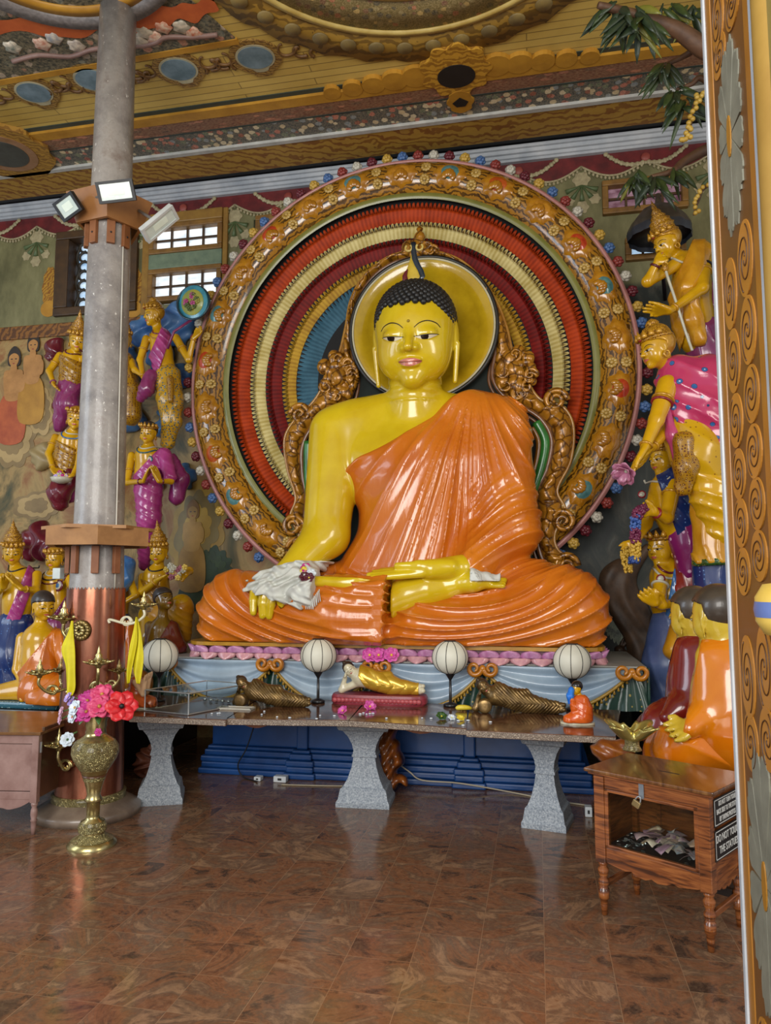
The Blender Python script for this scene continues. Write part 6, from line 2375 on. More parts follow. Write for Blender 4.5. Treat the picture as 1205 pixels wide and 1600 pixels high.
def sign(zc_, h, lines, lab, size):
    sg = thing('notice_plate', lab, 'sign', boxpt(BW + 0.002, 0.20, zc_))
    a0, a1 = 0.045, BD - 0.045
    fr = (boxpt(BW, 0, zc_), bv, np.array([0, 0, 1]), bu)
    MB().prism([(a0, -h / 2), (a1, -h / 2), (a1, h / 2), (a0, h / 2)], 0.0, 0.004, fr).build('black_plate', paint('#0c0c0e', '#121214', 0.3, 0.1), sg, False)
    mb = MB()
    e = 0.006
    for p, q_ in (((a0 + e, -h / 2 + e), (a1 - e, -h / 2 + e + 0.003)), ((a0 + e, h / 2 - e - 0.003), (a1 - e, h / 2 - e)), ((a0 + e, -h / 2 + e), (a0 + e + 0.003, h / 2 - e)), ((a1 - e - 0.003, -h / 2 + e), (a1 - e, h / 2 - e))):
        mb.prism([(p[0], p[1]), (q_[0], p[1]), (q_[0], q_[1]), (p[0], q_[1])], 0.004, 0.0048, fr)
    wm = paint('#dcdcd8', '#d0d0cc', 0.5, 0)
    mb.build('white_border', wm, sg, False)
    for k, tx in enumerate(lines):
        cu_ = bpy.data.curves.new('lettering', 'FONT')
        cu_.body = tx
        cu_.align_x, cu_.align_y = 'CENTER', 'CENTER'
        cu_.size = size[0]
        cu_.extrude = 0.0005
        cu_.offset = 0.0003
        o = bpy.data.objects.new('lettering', cu_)
        col.objects.link(o)
        cu_.materials.append(wm)
        bpy.context.view_layer.update()
        me = bpy.data.meshes.new_from_object(o.evaluated_get(bpy.context.evaluated_depsgraph_get()))
        bpy.data.objects.remove(o)
        o = bpy.data.objects.new('lettering', me)
        col.objects.link(o)
        o.parent = sg
        p = np.asarray(fr[0]) + bv * ((a0 + a1) / 2) + bu * 0.0048 + np.array([0, 0, (len(lines) - 1) / 2 * size[1] - k * size[1]])
        M = Matrix(((bv[0], 0, bu[0], 0), (bv[1], 0, bu[1], 0), (0, 1, 0, 0), (0, 0, 0, 1)))
        o.matrix_local = Matrix.Translation(Vector(p) - Vector(sg.location)) @ M @ Matrix.Diagonal((size[2], 1, 1, 1))


sign(0.60, 0.125, ('DO NOT TURN YOUR', 'BACK SIDE TO THE STATUE', 'BY TAKING PHOTOS'), 'black notice asking not to turn the back side to the statue', (0.032, 0.035, 0.64))
sign(0.455, 0.135, ('DO NOT TOUCH', 'THE STATUES'), 'black notice reading do not touch the statues', (0.047, 0.052, 0.78))
# lotus bowl on the box
b = PZ(988, 1172, BH)
lb = thing('lotus_bowl', 'brass lotus shaped bowl with curling petals on the donation box', 'bowl', b)
MB().lathe([(0.052, 0.0005), (0.05, 0.01), (0.04, 0.025), (0.04, 0.05), (0.05, 0.06)], 28, b).build('bowl_foot', m_brass_eng, lb)


def bowl(u, v_):
    a = 2 * PI * u
    s = math.cos(4 * (a + 0.75))
    if v_ <= 0.5:
        q = v_ * 2
        r, z = 0.03 + (0.075 + 0.06 * s * q) * q ** 0.7, 0.055 + (0.075 + 0.03 * s) * q ** 1.6 * (1.25 - 0.35 * q * (s > 0))
    else:
        q = (1 - v_) * 2
        r, z = 0.03 + (0.075 + 0.06 * s * q) * q ** 0.7 - 0.004, 0.061 + (0.075 + 0.03 * s) * q ** 1.6 * (1.25 - 0.35 * q * (s > 0))
    return (b[0] + r * 1.15 * math.cos(a), b[1] + r * 1.15 * math.sin(a), b[2] + z)


MB().grid(bowl, 72, 20, True).build('petal_bowl', paint('#b4a458', '#c8ba78', 0.22, 0.2, 8, 0, 0.75), lb)

# ------------------------------------------------------------------ left cabinet
LB = np.array([-3.26, 4.44, 0])
m_lw = paint('#7c5c54', '#9a7c74', 0.4, 0.2, 6, 0.1)
m_lw_shaded = paint('#3c2a1c', '#543a24', 0.35, 0.2, 6, 0.1)  # darker copy of the front wood; shade on side and rear parts painted in
lcab = thing('side_cabinet', 'reddish wooden cabinet on turned legs at the left edge', 'cabinet', LB)
LT = np.eye(4)
ra = math.radians(8)
LT[:3, 0], LT[:3, 1], LT[:3, 3] = (math.cos(ra), math.sin(ra), 0), (-math.sin(ra), math.cos(ra), 0), LB


def lbx(a, b, name, m=m_lw, ch=0.003):
    return MB().box(a, b, ch, LT).build(name, m, lcab, False)


LW_, LD_, z0, z1 = 0.9, 0.75, 0.225, 0.645
lbx((-0.045, 0, z0 - 0.02), (0, 0.045, z1), 'corner_post')
lbx((-LW_, 0, z0 - 0.02), (-LW_ + 0.045, 0.045, z1), 'corner_post')
lbx((-0.045, LD_ - 0.045, z0 - 0.02), (0, LD_, z1), 'corner_post', m_lw_shaded)
lbx((-LW_ + 0.045, 0.006, z1 - 0.06), (-0.045, 0.03, z1), 'top_rail')
lbx((-LW_ + 0.045, 0.006, z0), (-0.045, 0.03, z0 + 0.05), 'bottom_rail')
for a in (-0.42, -LW_ + 0.045):
    lbx((a + 0.004, 0.014, z0 + 0.054), (a + 0.371, 0.03, z1 - 0.064), 'door_panel')
lbx((-0.03, 0.045, z0), (-0.01, LD_ - 0.045, z1), 'side_panel', m_lw_shaded)
lbx((-LW_ + 0.01, 0.045, z0), (-LW_ + 0.03, LD_ - 0.045, z1), 'side_panel', m_lw_shaded)
lbx((-LW_ + 0.03, LD_ - 0.03, z0), (-0.045, LD_ - 0.01, z1), 'back_panel', m_lw_shaded)
lbx((-LW_ - 0.02, -0.02, z1), (0.02, LD_ + 0.02, z1 + 0.02), 'cabinet_top', paint('#5c3c1c', '#7c5630', 0.3, 0.25, 5, 0.1))
lbx((0.004, 0.03, z1 + 0.02), (0.02, LD_ + 0.02, z1 + 0.045), 'raised_edge', m_lw_shaded)
lbx((0.001, 0.02, z1 - 0.12), (0.008, 0.035, z1 - 0.05), 'side_latch', m_alu, 0.001)
pl = [(0, z0 + 0.001)] + [(0.81 * k / 40, z0 - 0.01 - 0.06 * abs(math.sin(PI * k / 40 * 2)) ** 0.7 * (1 - 0.25 * max(0, math.cos(PI * k / 40 * 8)))) for k in range(41)] + [(0.81, z0 + 0.001)]
MB().prism(pl, 0.0, 0.018, (LB + LT[:3, 0] * (-LW_ + 0.045) + LT[:3, 1] * 0.008, LT[:3, 0], (0, 0, 1), LT[:3, 1])).build('scalloped_apron', m_lw, lcab, False)
for a, b_ in ((-0.0225, 0.0225), (-LW_ + 0.0225, 0.0225), (-0.0225, LD_ - 0.0225), (-LW_ + 0.0225, LD_ - 0.0225)):
    c = LB + LT[:3, 0] * a + LT[:3, 1] * b_
    MB().lathe([(0.012, 0), (0.017, 0.05), (0.018, 0.085), (0.023, 0.09), (0.017, 0.1), (0.023, 0.13), (0.021, 0.16), (0.015, 0.175), (0.022, 0.19), (0.022, 0.208)], 16, c).build('turned_leg', m_lw_shaded if b_ > 0.1 else m_lw, lcab)

# driftwood and plugs under the table
rw = thing('driftwood_stump', 'gnarled amber and brown driftwood stump behind the middle table leg', 'stump', PZ(604, 1222))
fw_ = U(0.05, rc(P(605, 1215, 5.86), P(612, 1180, 5.88), 0.10, 0.09), rc(P(612, 1180, 5.88), P(600, 1150, 5.9), 0.07, 0.09), rc(P(600, 1150, 5.9), P(618, 1128, 5.9), 0.08, 0.06), rc(P(600, 1210, 5.84), P(632, 1218, 5.8), 0.06, 0.03))
fw2 = lambda p: np.maximum(fw_(p) - 0.016 * np.sin(p[:, 2] * 46 + 4 * np.sin(p[:, 0] * 19)) - 0.012 * np.sin(p[:, 0] * 50 + p[:, 2] * 21), np.maximum(0.001 - p[:, 2], p[:, 2] - 0.64))
b = P(608, 1180, 5.86)
t = NT('varnished_driftwood')
m_drift = t.fin(t.ramp(t.noise(t.obj((1, 1, 0.5)), 6, 6, 0.6, 1.0), [(0.3, '#2c160a'), (0.5, '#7c4014'), (0.7, '#a0601c')]), 0.3, 0, 0.3)
snet(fw2, (b[0] - 0.35, 5.65, -0.02), (b[0] + 0.35, 6.1, 0.7), 0.012, 'stump_body', m_drift, rw)
am = thing('amber_driftwood', 'amber varnished lump of wood behind the donation box', 'driftwood', PZ(945, 1200))
b = P(956, 1173, 4.9)
fa = U(0.05, ell(b, (0.13, 0.09, 0.07)), rc(b + (0.05, 0, -0.05), (b[0] + 0.06, b[1], 0.0), 0.06, 0.07), ell(b + (0.09, -0.03, 0.02), (0.05, 0.05, 0.05)))
fa2 = lambda p: np.maximum(fa(p) - 0.006 * np.sin(p[:, 0] * 45 + 4 * np.sin(p[:, 2] * 30)), 0.001 - p[:, 2])
snet(fa2, (b[0] - 0.25, b[1] - 0.25, -0.02), (b[0] + 0.25, b[1] + 0.25, b[2] + 0.2), 0.011, 'wood_lump', m_drift, am)
rk = thing('clay_lump', 'rough reddish brown clay lump on the floor behind the left table leg', 'lump', PZ(232, 1225))
b = PZ(235, 1215)
fr_ = U(0.05, ell(b + (0, 0, 0.12), (0.15, 0.1, 0.12)), ell(b + (0.1, -0.02, 0.05), (0.1, 0.08, 0.07)), ell(b + (0.02, 0.02, 0.22), (0.08, 0.07, 0.08)))
snet(lambda p: np.maximum(fr_(p) - 0.015 * np.sin(p[:, 0] * 40 + 5 * np.sin(p[:, 2] * 30)), 0.001 - p[:, 2]), b - (0.35, 0.3, 0.02), b + (0.35, 0.3, 0.4), 0.012, 'lump_body', paint('#6c3820', '#84482c', 0.6, 0.05, 10, 0.3), rk)
m_plug = paint('#c0c6ca', '#d0d4d6', 0.4, 0.1)
for px, py, w, h, lab in ((403, 1220, 0.06, 0.035, 'small white plug lying on the floor under the table'), (438, 1222, 0.11, 0.05, 'white socket block on the floor before the blue plinth'), (658, 1218, 0.09, 0.09, 'white plug box on the floor right of the driftwood stump'), (920, 1276, 0.05, 0.07, 'white socket on the floor beside the donation box')):
    b = PZ(px, py)
    th = thing('power_socket', lab, 'power socket', b)
    MB().box((b[0] - w / 2, b[1] - 0.02, 0.0005), (b[0] + w / 2, b[1] + 0.05, h), 0.006).build('socket_case', m_plug, th, False)
    MB().box((b[0] - w * 0.15, b[1] - 0.022, h * 0.35), (b[0] + w * 0.15, b[1] - 0.018, h * 0.7)).build('socket_hole', m_black, th, False)
for pts_, lab, m in (([(618, 1190), (640, 1206), (660, 1219), (720, 1224), (800, 1238), (860, 1250), (915, 1258)], 'pale cable running along the floor to the right of the driftwood', paint('#b8ac94', '#a89c84', 0.5, 0)),
                     ([(440, 1226), (480, 1227), (540, 1228), (590, 1226)], 'pale cable on the floor behind the middle table leg', paint('#a89c84', '#988c74', 0.5, 0)),
                     ([(398, 1132), (385, 1170), (372, 1195), (380, 1214), (402, 1221)], 'thin black cable trailing down before the blue plinth', m_black)):
    pp = []
    for x, y in pts_:
        b = PZ(x, y, 0.006)
        if b[1] > 6.05:
            b = P(x, y, 6.05)
        pp.append(b)
    tag(MB().tube(smooth_path(pp, 6), 0.006, 6).build('cable', m), lab, 'cable')
# ------------------------------------------------------------------ the attendant statues
m_yel = paint('#d0a010', '#bc8a08', 0.22, 0.5, 5, 0.03)
m_gold = gilt('#c08c20', '#5c2c0c', 36, 0.25, 0.5, 0.2)
m_goldp = paint('#c8962a', '#a8741a', 0.25, 0.3, 20, 0.1, 0.2)
m_red = paint('#7c1820', '#982430', 0.3, 0.3, 12)
m_wh = paint('#c8c4b0', '#b0ac98', 0.35, 0.2)
m_blk = paint('#141012', '#201a1c', 0.3, 0.3)


def cap(h, m, parent, line_=0.24, back=-0.3, puff=0.035, side=0.0, res=26):
    """hair or head cloth: the skull swollen, cut at the hairline"""
    hs = h.fn
    c, s, f, u = [np.asarray(x, F32) for x in (h.c, h.s, h.f, h.u)]
    hh = h.hh

    def g(p):
        q = (p - c) / hh
        qs, qf, qu = q @ s, q @ f, q @ u
        sk = ell((0, -0.07, 0.13), (0.365 * h.wide, 0.43, 0.38))(np.stack([qs, qf, qu], 1)) - puff
        lim = np.where(qf > -0.06, line_ - 0.35 * np.maximum(0, np.abs(qs) - 0.16) - side - 0.5 * np.clip(0.1 - qf, 0, 0.3), back)
        return np.maximum(sk, lim - qu) * hh
    r = h.hh * 0.62
    return snet(g, h.c - r, h.c + r, h.hh / res, 'hair' if m in HAIRS else 'head_dress', m, parent)


m_hair = paint('#2a2422', '#3a3230', 0.4, 0.2, 14)
m_hairbrown = paint('#3c342c', '#4c4238', 0.35, 0.3, 10)
HAIRS = (m_hair, m_hairbrown)


def crown(h, kind, parent, m=None):
    m = m or m_gold
    c = lambda u, f=-0.06: h.w(0, f, u)
    k = h.hh
    if kind == 'tall':
        pr = [(0.40, 0.24), (0.44, 0.27), (0.40, 0.33), (0.37, 0.36), (0.36, 0.50), (0.40, 0.53), (0.34, 0.58), (0.31, 0.68), (0.33, 0.71), (0.22, 0.80), (0.24, 0.84), (0.14, 0.95), (0.16, 0.99), (0.07, 1.12), (0.08, 1.16), (0.02, 1.34), (0.001, 1.42)]
    elif kind == 'dome':
        pr = [(0.41, 0.22), (0.44, 0.26), (0.40, 0.31), (0.38, 0.40), (0.33, 0.50), (0.24, 0.58), (0.16, 0.62), (0.18, 0.66), (0.12, 0.74), (0.001, 0.80)]
    else:
        pr = [(0.41, 0.20), (0.44, 0.24), (0.42, 0.30), (0.38, 0.33), (0.34, 0.38), (0.2, 0.47), (0.001, 0.5)]
    MB().lathe([(r * k, (u - 0.2) * k) for r, u in pr], 28, c(0.2), h.u).build('crown', m, parent)
    for q in range(-3, 4):
        a = q * 0.42
        b = h.w(0.42 * math.sin(a), -0.06 + 0.44 * math.cos(a), 0.30)
        MB().lathe([(0.07 * k, 0), (0.085 * k, 0.05 * k), (0.05 * k, 0.12 * k), (0.001, (0.24 - 0.03 * abs(q)) * k)], 8, b, h.u + 0.15 * (h.f * math.cos(a) + h.s * math.sin(a))).build('crown_leaf', m_goldp, parent)
    j = h.w(0, 0.40, 0.30)
    MB().ball(j, 0.05 * k, 8, 6).build('crown_jewel', m_red, parent)


def earring(h, parent, m=None):
    for k in (-1, 1):
        c = h.w(k * 0.37 * h.wide, 0.0, -0.24)
        MB().tube([c + h.hh * 0.08 * (h.f * math.cos(a) + h.u * math.sin(a)) for a in np.linspace(0, 2 * PI, 16)[:-1]], 0.025 * h.hh, 6, True).build('earring', m or m_goldp, parent)


def fig(name, label, Y, head, hpx, torso, arms=(), legs=(), cloth=(), jew=(), crown_=None, capm=None, cat='statue', group=None, skin=None, lobes=False, hair_args=None, face=True, base=None, res=20, back=None, eye=0.4):
    """one painted statue: a continuous body with its garments and ornaments as parts.
    head = (px, py, dy, yaw, pitch, roll); torso, legs, cloth chains hold (px, py, dy, radius in px)"""
    sc_ = np.linalg.norm(P(600, 800, Y) - P(601, 800, Y))
    S = lambda q: P(q[0], q[1], Y + q[2])
    hh = hpx * sc_
    skin = skin or m_yel
    h = Head(S(head[:3]), hh, face_frame(*head[3:]), lobes)
    hs = h.sdf()
    pts = [S(t) for t in torso]
    th = thing(name, label, cat, base if base is not None else pts[-1], group)
    ts = [rc(S(a), S(b), a[3] * sc_, b[3] * sc_) for a, b in zip(torso[:-1], torso[1:])]
    tor = U(0.35 * hh, *ts) if len(ts) > 1 else ts[0]
    neck_ = rc(h.w(0, -0.08, -0.25), S(torso[0]) * 0.65 + h.w(0, -0.1, -0.6) * 0.35, 0.19 * hh, 0.23 * hh)
    body = U(0.10 * hh, hs, neck_)
    body = U(0.18 * hh, body, tor)
    box = [h.w(0.5, 0.5, 0.7), h.w(-0.5, -0.5, -0.7), h.w(0.5, -0.6, 0.6), h.w(-0.5, 0.5, 0.6)] + pts
    armf, joints = [], []
    for a in arms:
        p = [S(q) for q in a['p']]
        r = np.array(a.get('r', (0.19, 0.15, 0.10))) * hh
        up = rc(p[0], p[1], r[0], r[1])
        fo = rc(p[1], p[2], r[1] * 0.95, r[2])
        f = U(0.08 * hh, up, fo)
        armf.append((f, up, fo, p, r))
        body = U(0.10 * hh, body, f)
        joints.append(p)
        if len(p) > 3:
            body = U(0.03 * hh, body, hand_sdf(p[2], p[3], a.get('n', (0, -1, 0)), hh * a.get('size', 0.62), a.get('spread', 0.12), a.get('curl', 0.1), a.get('thumb', 1)))
        box += p
    for l in legs:
        fs = [rc(S(a), S(b), a[3] * sc_, b[3] * sc_) for a, b in zip(l[:-1], l[1:])]
        body = U(0.08 * hh, body, U(0.1 * hh, *fs) if len(fs) > 1 else fs[0])
        box += [S(q) for q in l]
    rmax = max([t[3] for t in torso] + [q[3] for l in legs for q in l] + [hpx * 0.35]) * sc_
    lo, hi = bounds(box, rmax + 0.1 * hh)
    if base is not None:
        bz = base[2]
        b0 = body
        body = lambda p: np.maximum(b0(p), bz + 0.002 - p[:, 2])
    snet(body, lo, hi, hh / res, 'body', skin, th)
    env = {'h': h, 'hh': hh, 'sc': sc_, 'S': S, 'tor': tor, 'arm': armf, 'body': body, 'root': th}
    for c in cloth:
        k = c['k']
        amp, fr, d = c.get('amp', 0.035) * hh, c.get('fr', 9) / hh, nrm(c.get('dir', (1, 0, 0.2)))
        m = c['m']
        thick = c.get('th', 0.06) * hh
        if k in ('chain', 'skirt'):
            ch = c['p']
            fs = [rc(S(a), S(b), a[3] * sc_, b[3] * sc_) for a, b in zip(ch[:-1], ch[1:])]
            g = U(c.get('sm', 0.2) * hh, *fs) if len(fs) > 1 else fs[0]
            if c.get('wrap'):
                g = U(0.1 * hh, g, off(tor, 0.0)) if c['wrap'] == 't' else g
            b_ = bounds([S(q) for q in ch], max(q[3] for q in ch) * sc_ + 0.25 * hh)
        elif k == 'torso':
            g = tor
            for i in c.get('arms', ()):
                g = U(0.12 * hh, g, armf[i][0])
            for q in c.get('more', ()):
                g = U(0.15 * hh, g, rc(S(q[0]), S(q[1]), q[0][3] * sc_, q[1][3] * sc_))
            mp_ = [S(q) for pr in c.get('more', ()) for q in pr]
            mr_ = max([q[3] for pr in c.get('more', ()) for q in pr] + [0]) * sc_ + 0.25 * hh
            b_ = (np.minimum(lo, bounds(mp_, mr_)[0]), np.maximum(hi, bounds(mp_, mr_)[1])) if mp_ else (lo, hi)
        cen = S(c.get('c', torso[len(torso) // 2])).astype(F32)
        dd = d.astype(F32)
        mode = c.get('mode', 'dir')

        def cf(p, g=g, amp=amp, fr=fr, dd=dd, cen=cen, mode=mode, thick=thick, c=c):
            q = p - cen
            if mode == 'fan':
                an = np.arctan2(q[:, 0], -q[:, 2])
                ph = an * c.get('n', 14)
            elif mode == 'ring':
                ph = np.sqrt(q[:, 0] ** 2 * 0.6 + q[:, 2] ** 2 + 0.5 * q[:, 1] ** 2) * fr
            else:
                ph = (q @ dd) * fr + 0.9 * np.sin(q[:, 2] * fr * 0.31 + q[:, 0] * fr * 0.2)
            v = g(p) - thick - amp * (1 - np.abs(np.sin(ph))) ** 1.7
            for a, b, sgn in c.get('cut', ()):
                pa, pb = S(a), S(b)
                e = nrm(pb - pa)
                nn = nrm(np.cross(e, nrm(ray((a[0] + b[0]) / 2, (a[1] + b[1]) / 2)))) * sgn
                v = np.maximum(v, (p - pa.astype(F32)) @ nn.astype(F32))
            if c.get('front'):
                v = np.maximum(v, (p[:, 1] - (Y + c['front'])))
            if base is not None:
                v = np.maximum(v, base[2] + 0.002 - p[:, 2])
            return v
        env[c['name']] = cf
        snet(cf, b_[0], b_[1], hh / c.get('res', 18), c['name'], m, th)
    if capm is not None:
        cap(h, capm, th, **(hair_args or {}))
    if crown_:
        crown(h, crown_, th)
        earring(h, th)
    if face:
        h.features(th, eye, False, '#a83c28', 1.5)
    for j in jew:
        if j[0] == 'neck':
            # rings lying on the chest
            _, px, py, rp, m = j
            c0 = S((px, py, torso[0][2] - 0.2 * hh))
            ring = [c0 + np.array([rp * sc_ * 1.0 * math.cos(a), -0.05 * hh, rp * sc_ * 0.8 * math.sin(a)]) for a in np.linspace(PI * 1.02, PI * 1.98, 18)]
            q = march(body, np.array(ring) + (0, -0.6 * hh, 0), (0, 1, 0), 0.01 * hh, 1.6 * hh)
            MB().tube(q, 0.035 * hh, 6).build('necklace', m, th)
        elif j[0] == 'pend':
            _, px, py, rp, ms = j
            c0 = S((px, py, -0.8 * hh))
            q = march(body, [c0], (0, 1, 0), 0.0, 2 * hh)[0].astype(float)
            for i, m in enumerate(ms):
                r = rp * sc_ * (1 - i * 0.3)
                MB().lathe([(r, -0.01 * hh), (r, 0.02 * hh + 0.012 * hh * i), (r * 0.8, 0.035 * hh + 0.012 * hh * i), (0.001, 0.04 * hh + 0.012 * hh * i)], 18, q, (0, -1, 0.1)).build('pendant', m, th)
        elif j[0] == 'arm':
            _, i, seg, t, m = j
            f, up, fo, p, r = armf[i]
            a, b, ra, rb = (p[0], p[1], r[0], r[1]) if seg == 0 else (p[1], p[2], r[1] * 0.95, r[2])
            c0 = a + (b - a) * t
            _, u, w = basis(b - a)
            rr = (ra + (rb - ra) * t) * 1.06
            MB().tube([c0 + rr * (u * math.cos(q) + w * math.sin(q)) for q in np.linspace(0, 2 * PI, 20)[:-1]], 0.04 * hh, 6, True).build('armlet' if seg == 0 else 'bracelet', m, th)
    if back is not None:
        # modelled cloud or mantle joining the statue to the wall
        mid = pts[len(pts) // 2]
        fs = [ell(P(x, y, WALL_Y - 0.04), (1.7 * r * sc_, 0.10, 1.9 * r * sc_)) for x, y, d0, r in back[1]] + [rc(mid + (0, 0.05, 0), (mid[0] * 1.04, WALL_Y, mid[2] + 0.1), 0.05)]
        g = U(0.08, *fs)
        b_ = bounds([P(x, y, WALL_Y) for x, y, d0, r in back[1]] + [mid], 2.0 * max(q[3] for q in back[1]) * sc_ + 0.06)
        snet(lambda p: np.maximum(g(p) - 0.02 * np.sin(p[:, 0] * 24 + 3 * np.sin(p[:, 2] * 16)), p[:, 1] - WALL_Y + 0.004), b_[0], b_[1], 0.024, back[2], back[0], th)
    return th, env


def blossoms(root, c, r, n, seed, cols, size):
    rr = random.Random(seed)
    for k in range(n):
        a, q = rr.random() * 2 * PI, math.sqrt(rr.random())
        p = np.asarray(c) + np.array([r[0] * q * math.cos(a), rr.uniform(-r[1], 0), r[2] * q * math.sin(a)])
        mb = MB()
        for i in range(5):
            b = 2 * PI * i / 5 + k
            mb.ball(p + size * 0.6 * np.array([math.cos(b), 0, math.sin(b)]), size * 0.5, 6, 4)
        mb.ball(p + (0, -size * 0.4, 0), size * 0.4, 6, 4)
        mb.build('blossom', cols[k % len(cols)], root)


m_mag_c = paint('#942c6c', '#b8488c', 0.22, 0.5, 5)
m_purp = paint('#6c1c50', '#8c3468', 0.24, 0.45, 5)
m_maroon = paint('#541420', '#701c2c', 0.24, 0.45, 5)
m_patt = patterned('#bc9020', '#34505c', '#d0c8a0', 36, 0.34, 0.28)
m_patt2 = patterned('#a07414', '#5c2c10', '#d0b050', 44, 0.36, 0.28)
m_blu = paint('#2a5a94', '#4a80b8', 0.26, 0.4, 5)
m_teal = paint('#1c4c5c', '#2c6c7c', 0.26, 0.4, 5)
m_dkblue = patterned('#142c64', '#3c64a0', '#a0b0c8', 30, 0.16, 0.3)
m_orr = paint('#b85c10', '#cc7418', 0.22, 0.5, 3)
m_orb = paint('#cc6c08', '#d88010', 0.18, 0.6, 3)
m_marr = paint('#6c1814', '#842420', 0.2, 0.5, 3)
m_ochre_c = paint('#b87c14', '#cc9420', 0.26, 0.4, 8)
m_sky = paint('#24508c', '#5c88b4', 0.4, 0.2, 4)
m_cloud = paint('#8c7850', '#a89468', 0.5, 0.1, 4)
t = NT('pink_peacock_cloth')
v = t.obj()
vo = t.n('ShaderNodeTexVoronoi', feature='F1')
vo.inputs['Scale'].default_value = 9.5
vo.inputs['Randomness'].default_value = 0.75
t.l(v, vo.inputs['Vector'])
m_pink = t.fin(t.mix(0.0, t.ramp(vo.outputs['Distance'], [(0.0, '#b8d0e0'), (0.07, '#b8d0e0'), (0.08, '#2c5c9c'), (0.19, '#4c84b8'), (0.2, '#1c2c5c'), (0.235, '#a82850'), (0.24, '#b83460')], 'CONSTANT'), '#b83460'), 0.22, 0, 0.5)
t = NT('magenta_starred')
v = t.obj()
m_mstar = patterned('#7c1c5c', '#c8a0b8', '#e0c8d4', 15, 0.2, 0.28)

# side platform at the left and rockwork at the right that carry the statues
PLZ = 0.60
mb = MB()
mb.box((-8.4, 5.55, 0), (-3.62, WALL_Y - 0.002, PLZ), 0.01)
mb.box((-8.4, 5.50, PLZ - 0.10), (-3.60, 5.56, PLZ), 0.01)
mb.box((-8.4, 5.48, 0.0), (-3.60, 5.56, 0.14), 0.01)
structure(mb.build('trim_11', paint('#1c1c1c', '#2a2a28', 0.35, 0.2), smooth=False))
rock = U(0.1, rc(P(1150, 1000, 6.5), (P(1150, 1000, 6.5)[0], 6.5, 0), 0.42, 0.5), rc(P(1105, 960, 6.9), (P(1105, 960, 6.9)[0], 6.9, 0), 0.30, 0.4))
b = P(1120, 980, 6.7)
ro = snet(lambda p: np.maximum(np.maximum(rock(p) - 0.05 * np.sin(p[:, 0] * 9 + 2 * np.sin(p[:, 2] * 7)) * np.sin(p[:, 2] * 8), 0.001 - p[:, 2]), p[:, 1] - WALL_Y + 0.003), (b[0] - 1, 5.9, -0.02), (b[0] + 1.2, 7.6, 2.1), 0.035, 'rockwork', paint('#201c18', '#38302a', 0.6, 0.05, 5, 0.3))
tag(ro, 'dark modelled rock carrying the standing statues at the right', 'rock')

GL, GR = 'attendant statues left of the great statue', 'attendant statues right of the great statue'
# 1 fan bearer, upper left
A1, e1 = fig('attendant_statue', 'yellow statue with magenta sash holding a round painted fan, right of the column', 7.05, (240, 492, -0.05, -38, 12, 8), 37,
             [(250, 530, 0, 17), (253, 552, 0, 15), (258, 574, 0, 13), (262, 592, 0, 15)],
             [{'p': [(229, 530, 0), (219, 562, -0.05), (224, 590, -0.12), (232, 606, -0.14)], 'n': (1, 0, 0)}, {'p': [(275, 528, 0), (295, 562, -0.08), (303, 528, -0.1), (317, 512, -0.12)], 'n': (-0.3, -1, 0.5), 'curl': 0.3}],
             cloth=[{'k': 'chain', 'name': 'patterned_skirt', 'm': m_patt, 'p': [(262, 588, 0, 19), (266, 625, -0.03, 18), (268, 658, 0, 13), (262, 692, 0.05, 9)], 'dir': (1, 0, -0.6), 'fr': 9},
                    {'k': 'torso', 'name': 'magenta_sash', 'm': m_mag_c, 'th': 0.09, 'dir': (0.75, 0, 0.65), 'fr': 14, 'cut': [((271, 514, 0), (238, 608, 0), 1), ((252, 512, 0), (216, 592, 0), -1)], 'res': 22},
                    {'k': 'chain', 'name': 'sash_tail', 'm': m_purp, 'p': [(236, 588, -0.12, 9), (229, 608, -0.15, 9), (220, 622, -0.12, 5)], 'dir': (1, 0, 0.3), 'fr': 12},
                    {'k': 'chain', 'name': 'belt', 'm': m_patt2, 'p': [(266, 592, -0.16, 5), (267, 625, -0.17, 4)], 'fr': 14, 'amp': 0.02, 'th': 0.02}],
             jew=[('neck', 250, 516, 11, m_maroon), ('neck', 250, 520, 16, m_goldp), ('arm', 0, 0, 0.5, m_goldp), ('arm', 0, 1, 0.9, m_goldp), ('arm', 1, 0, 0.5, m_goldp), ('arm', 1, 1, 0.9, m_goldp)],
             crown_='dome', capm=m_goldp, group=GL, back=(m_sky, [(222, 518, 7.2, 14), (275, 508, 7.22, 22), (250, 560, 7.2, 14), (285, 590, 7.25, 12), (262, 640, 7.25, 10)], 'blue_cloud'))
c = P(302, 473, 6.92)
fan = thing('round_fan', 'round painted fan with blue rim and pink flowers held by the upper statue', 'fan', c)
R0 = P(327, 473, 6.92)[0] - c[0]
fd = nrm((-0.15, -1, -0.1))
MB().lathe([(R0, -0.012), (R0, 0.01), (R0 * 0.96, 0.014), (0.001, 0.014)], 40, c, fd).build('blue_disc', paint('#2c7c94', '#4c9cac', 0.25, 0.4, 8), fan)
MB().lathe([(R0 * 0.76, 0.012), (R0 * 0.74, 0.02), (0.001, 0.02)], 40, c, fd).build('yellow_field', paint('#b8b04c', '#8ca060', 0.3, 0.3, 14), fan)
MB().tube([c + R0 * 1.0 * np.array([math.cos(a), 0, math.sin(a)]) for a in np.linspace(0, 2 * PI, 40)[:-1]], 0.012, 6, True).build('dark_rim', paint('#14303c', '#1c3c4c', 0.3, 0.3), fan)
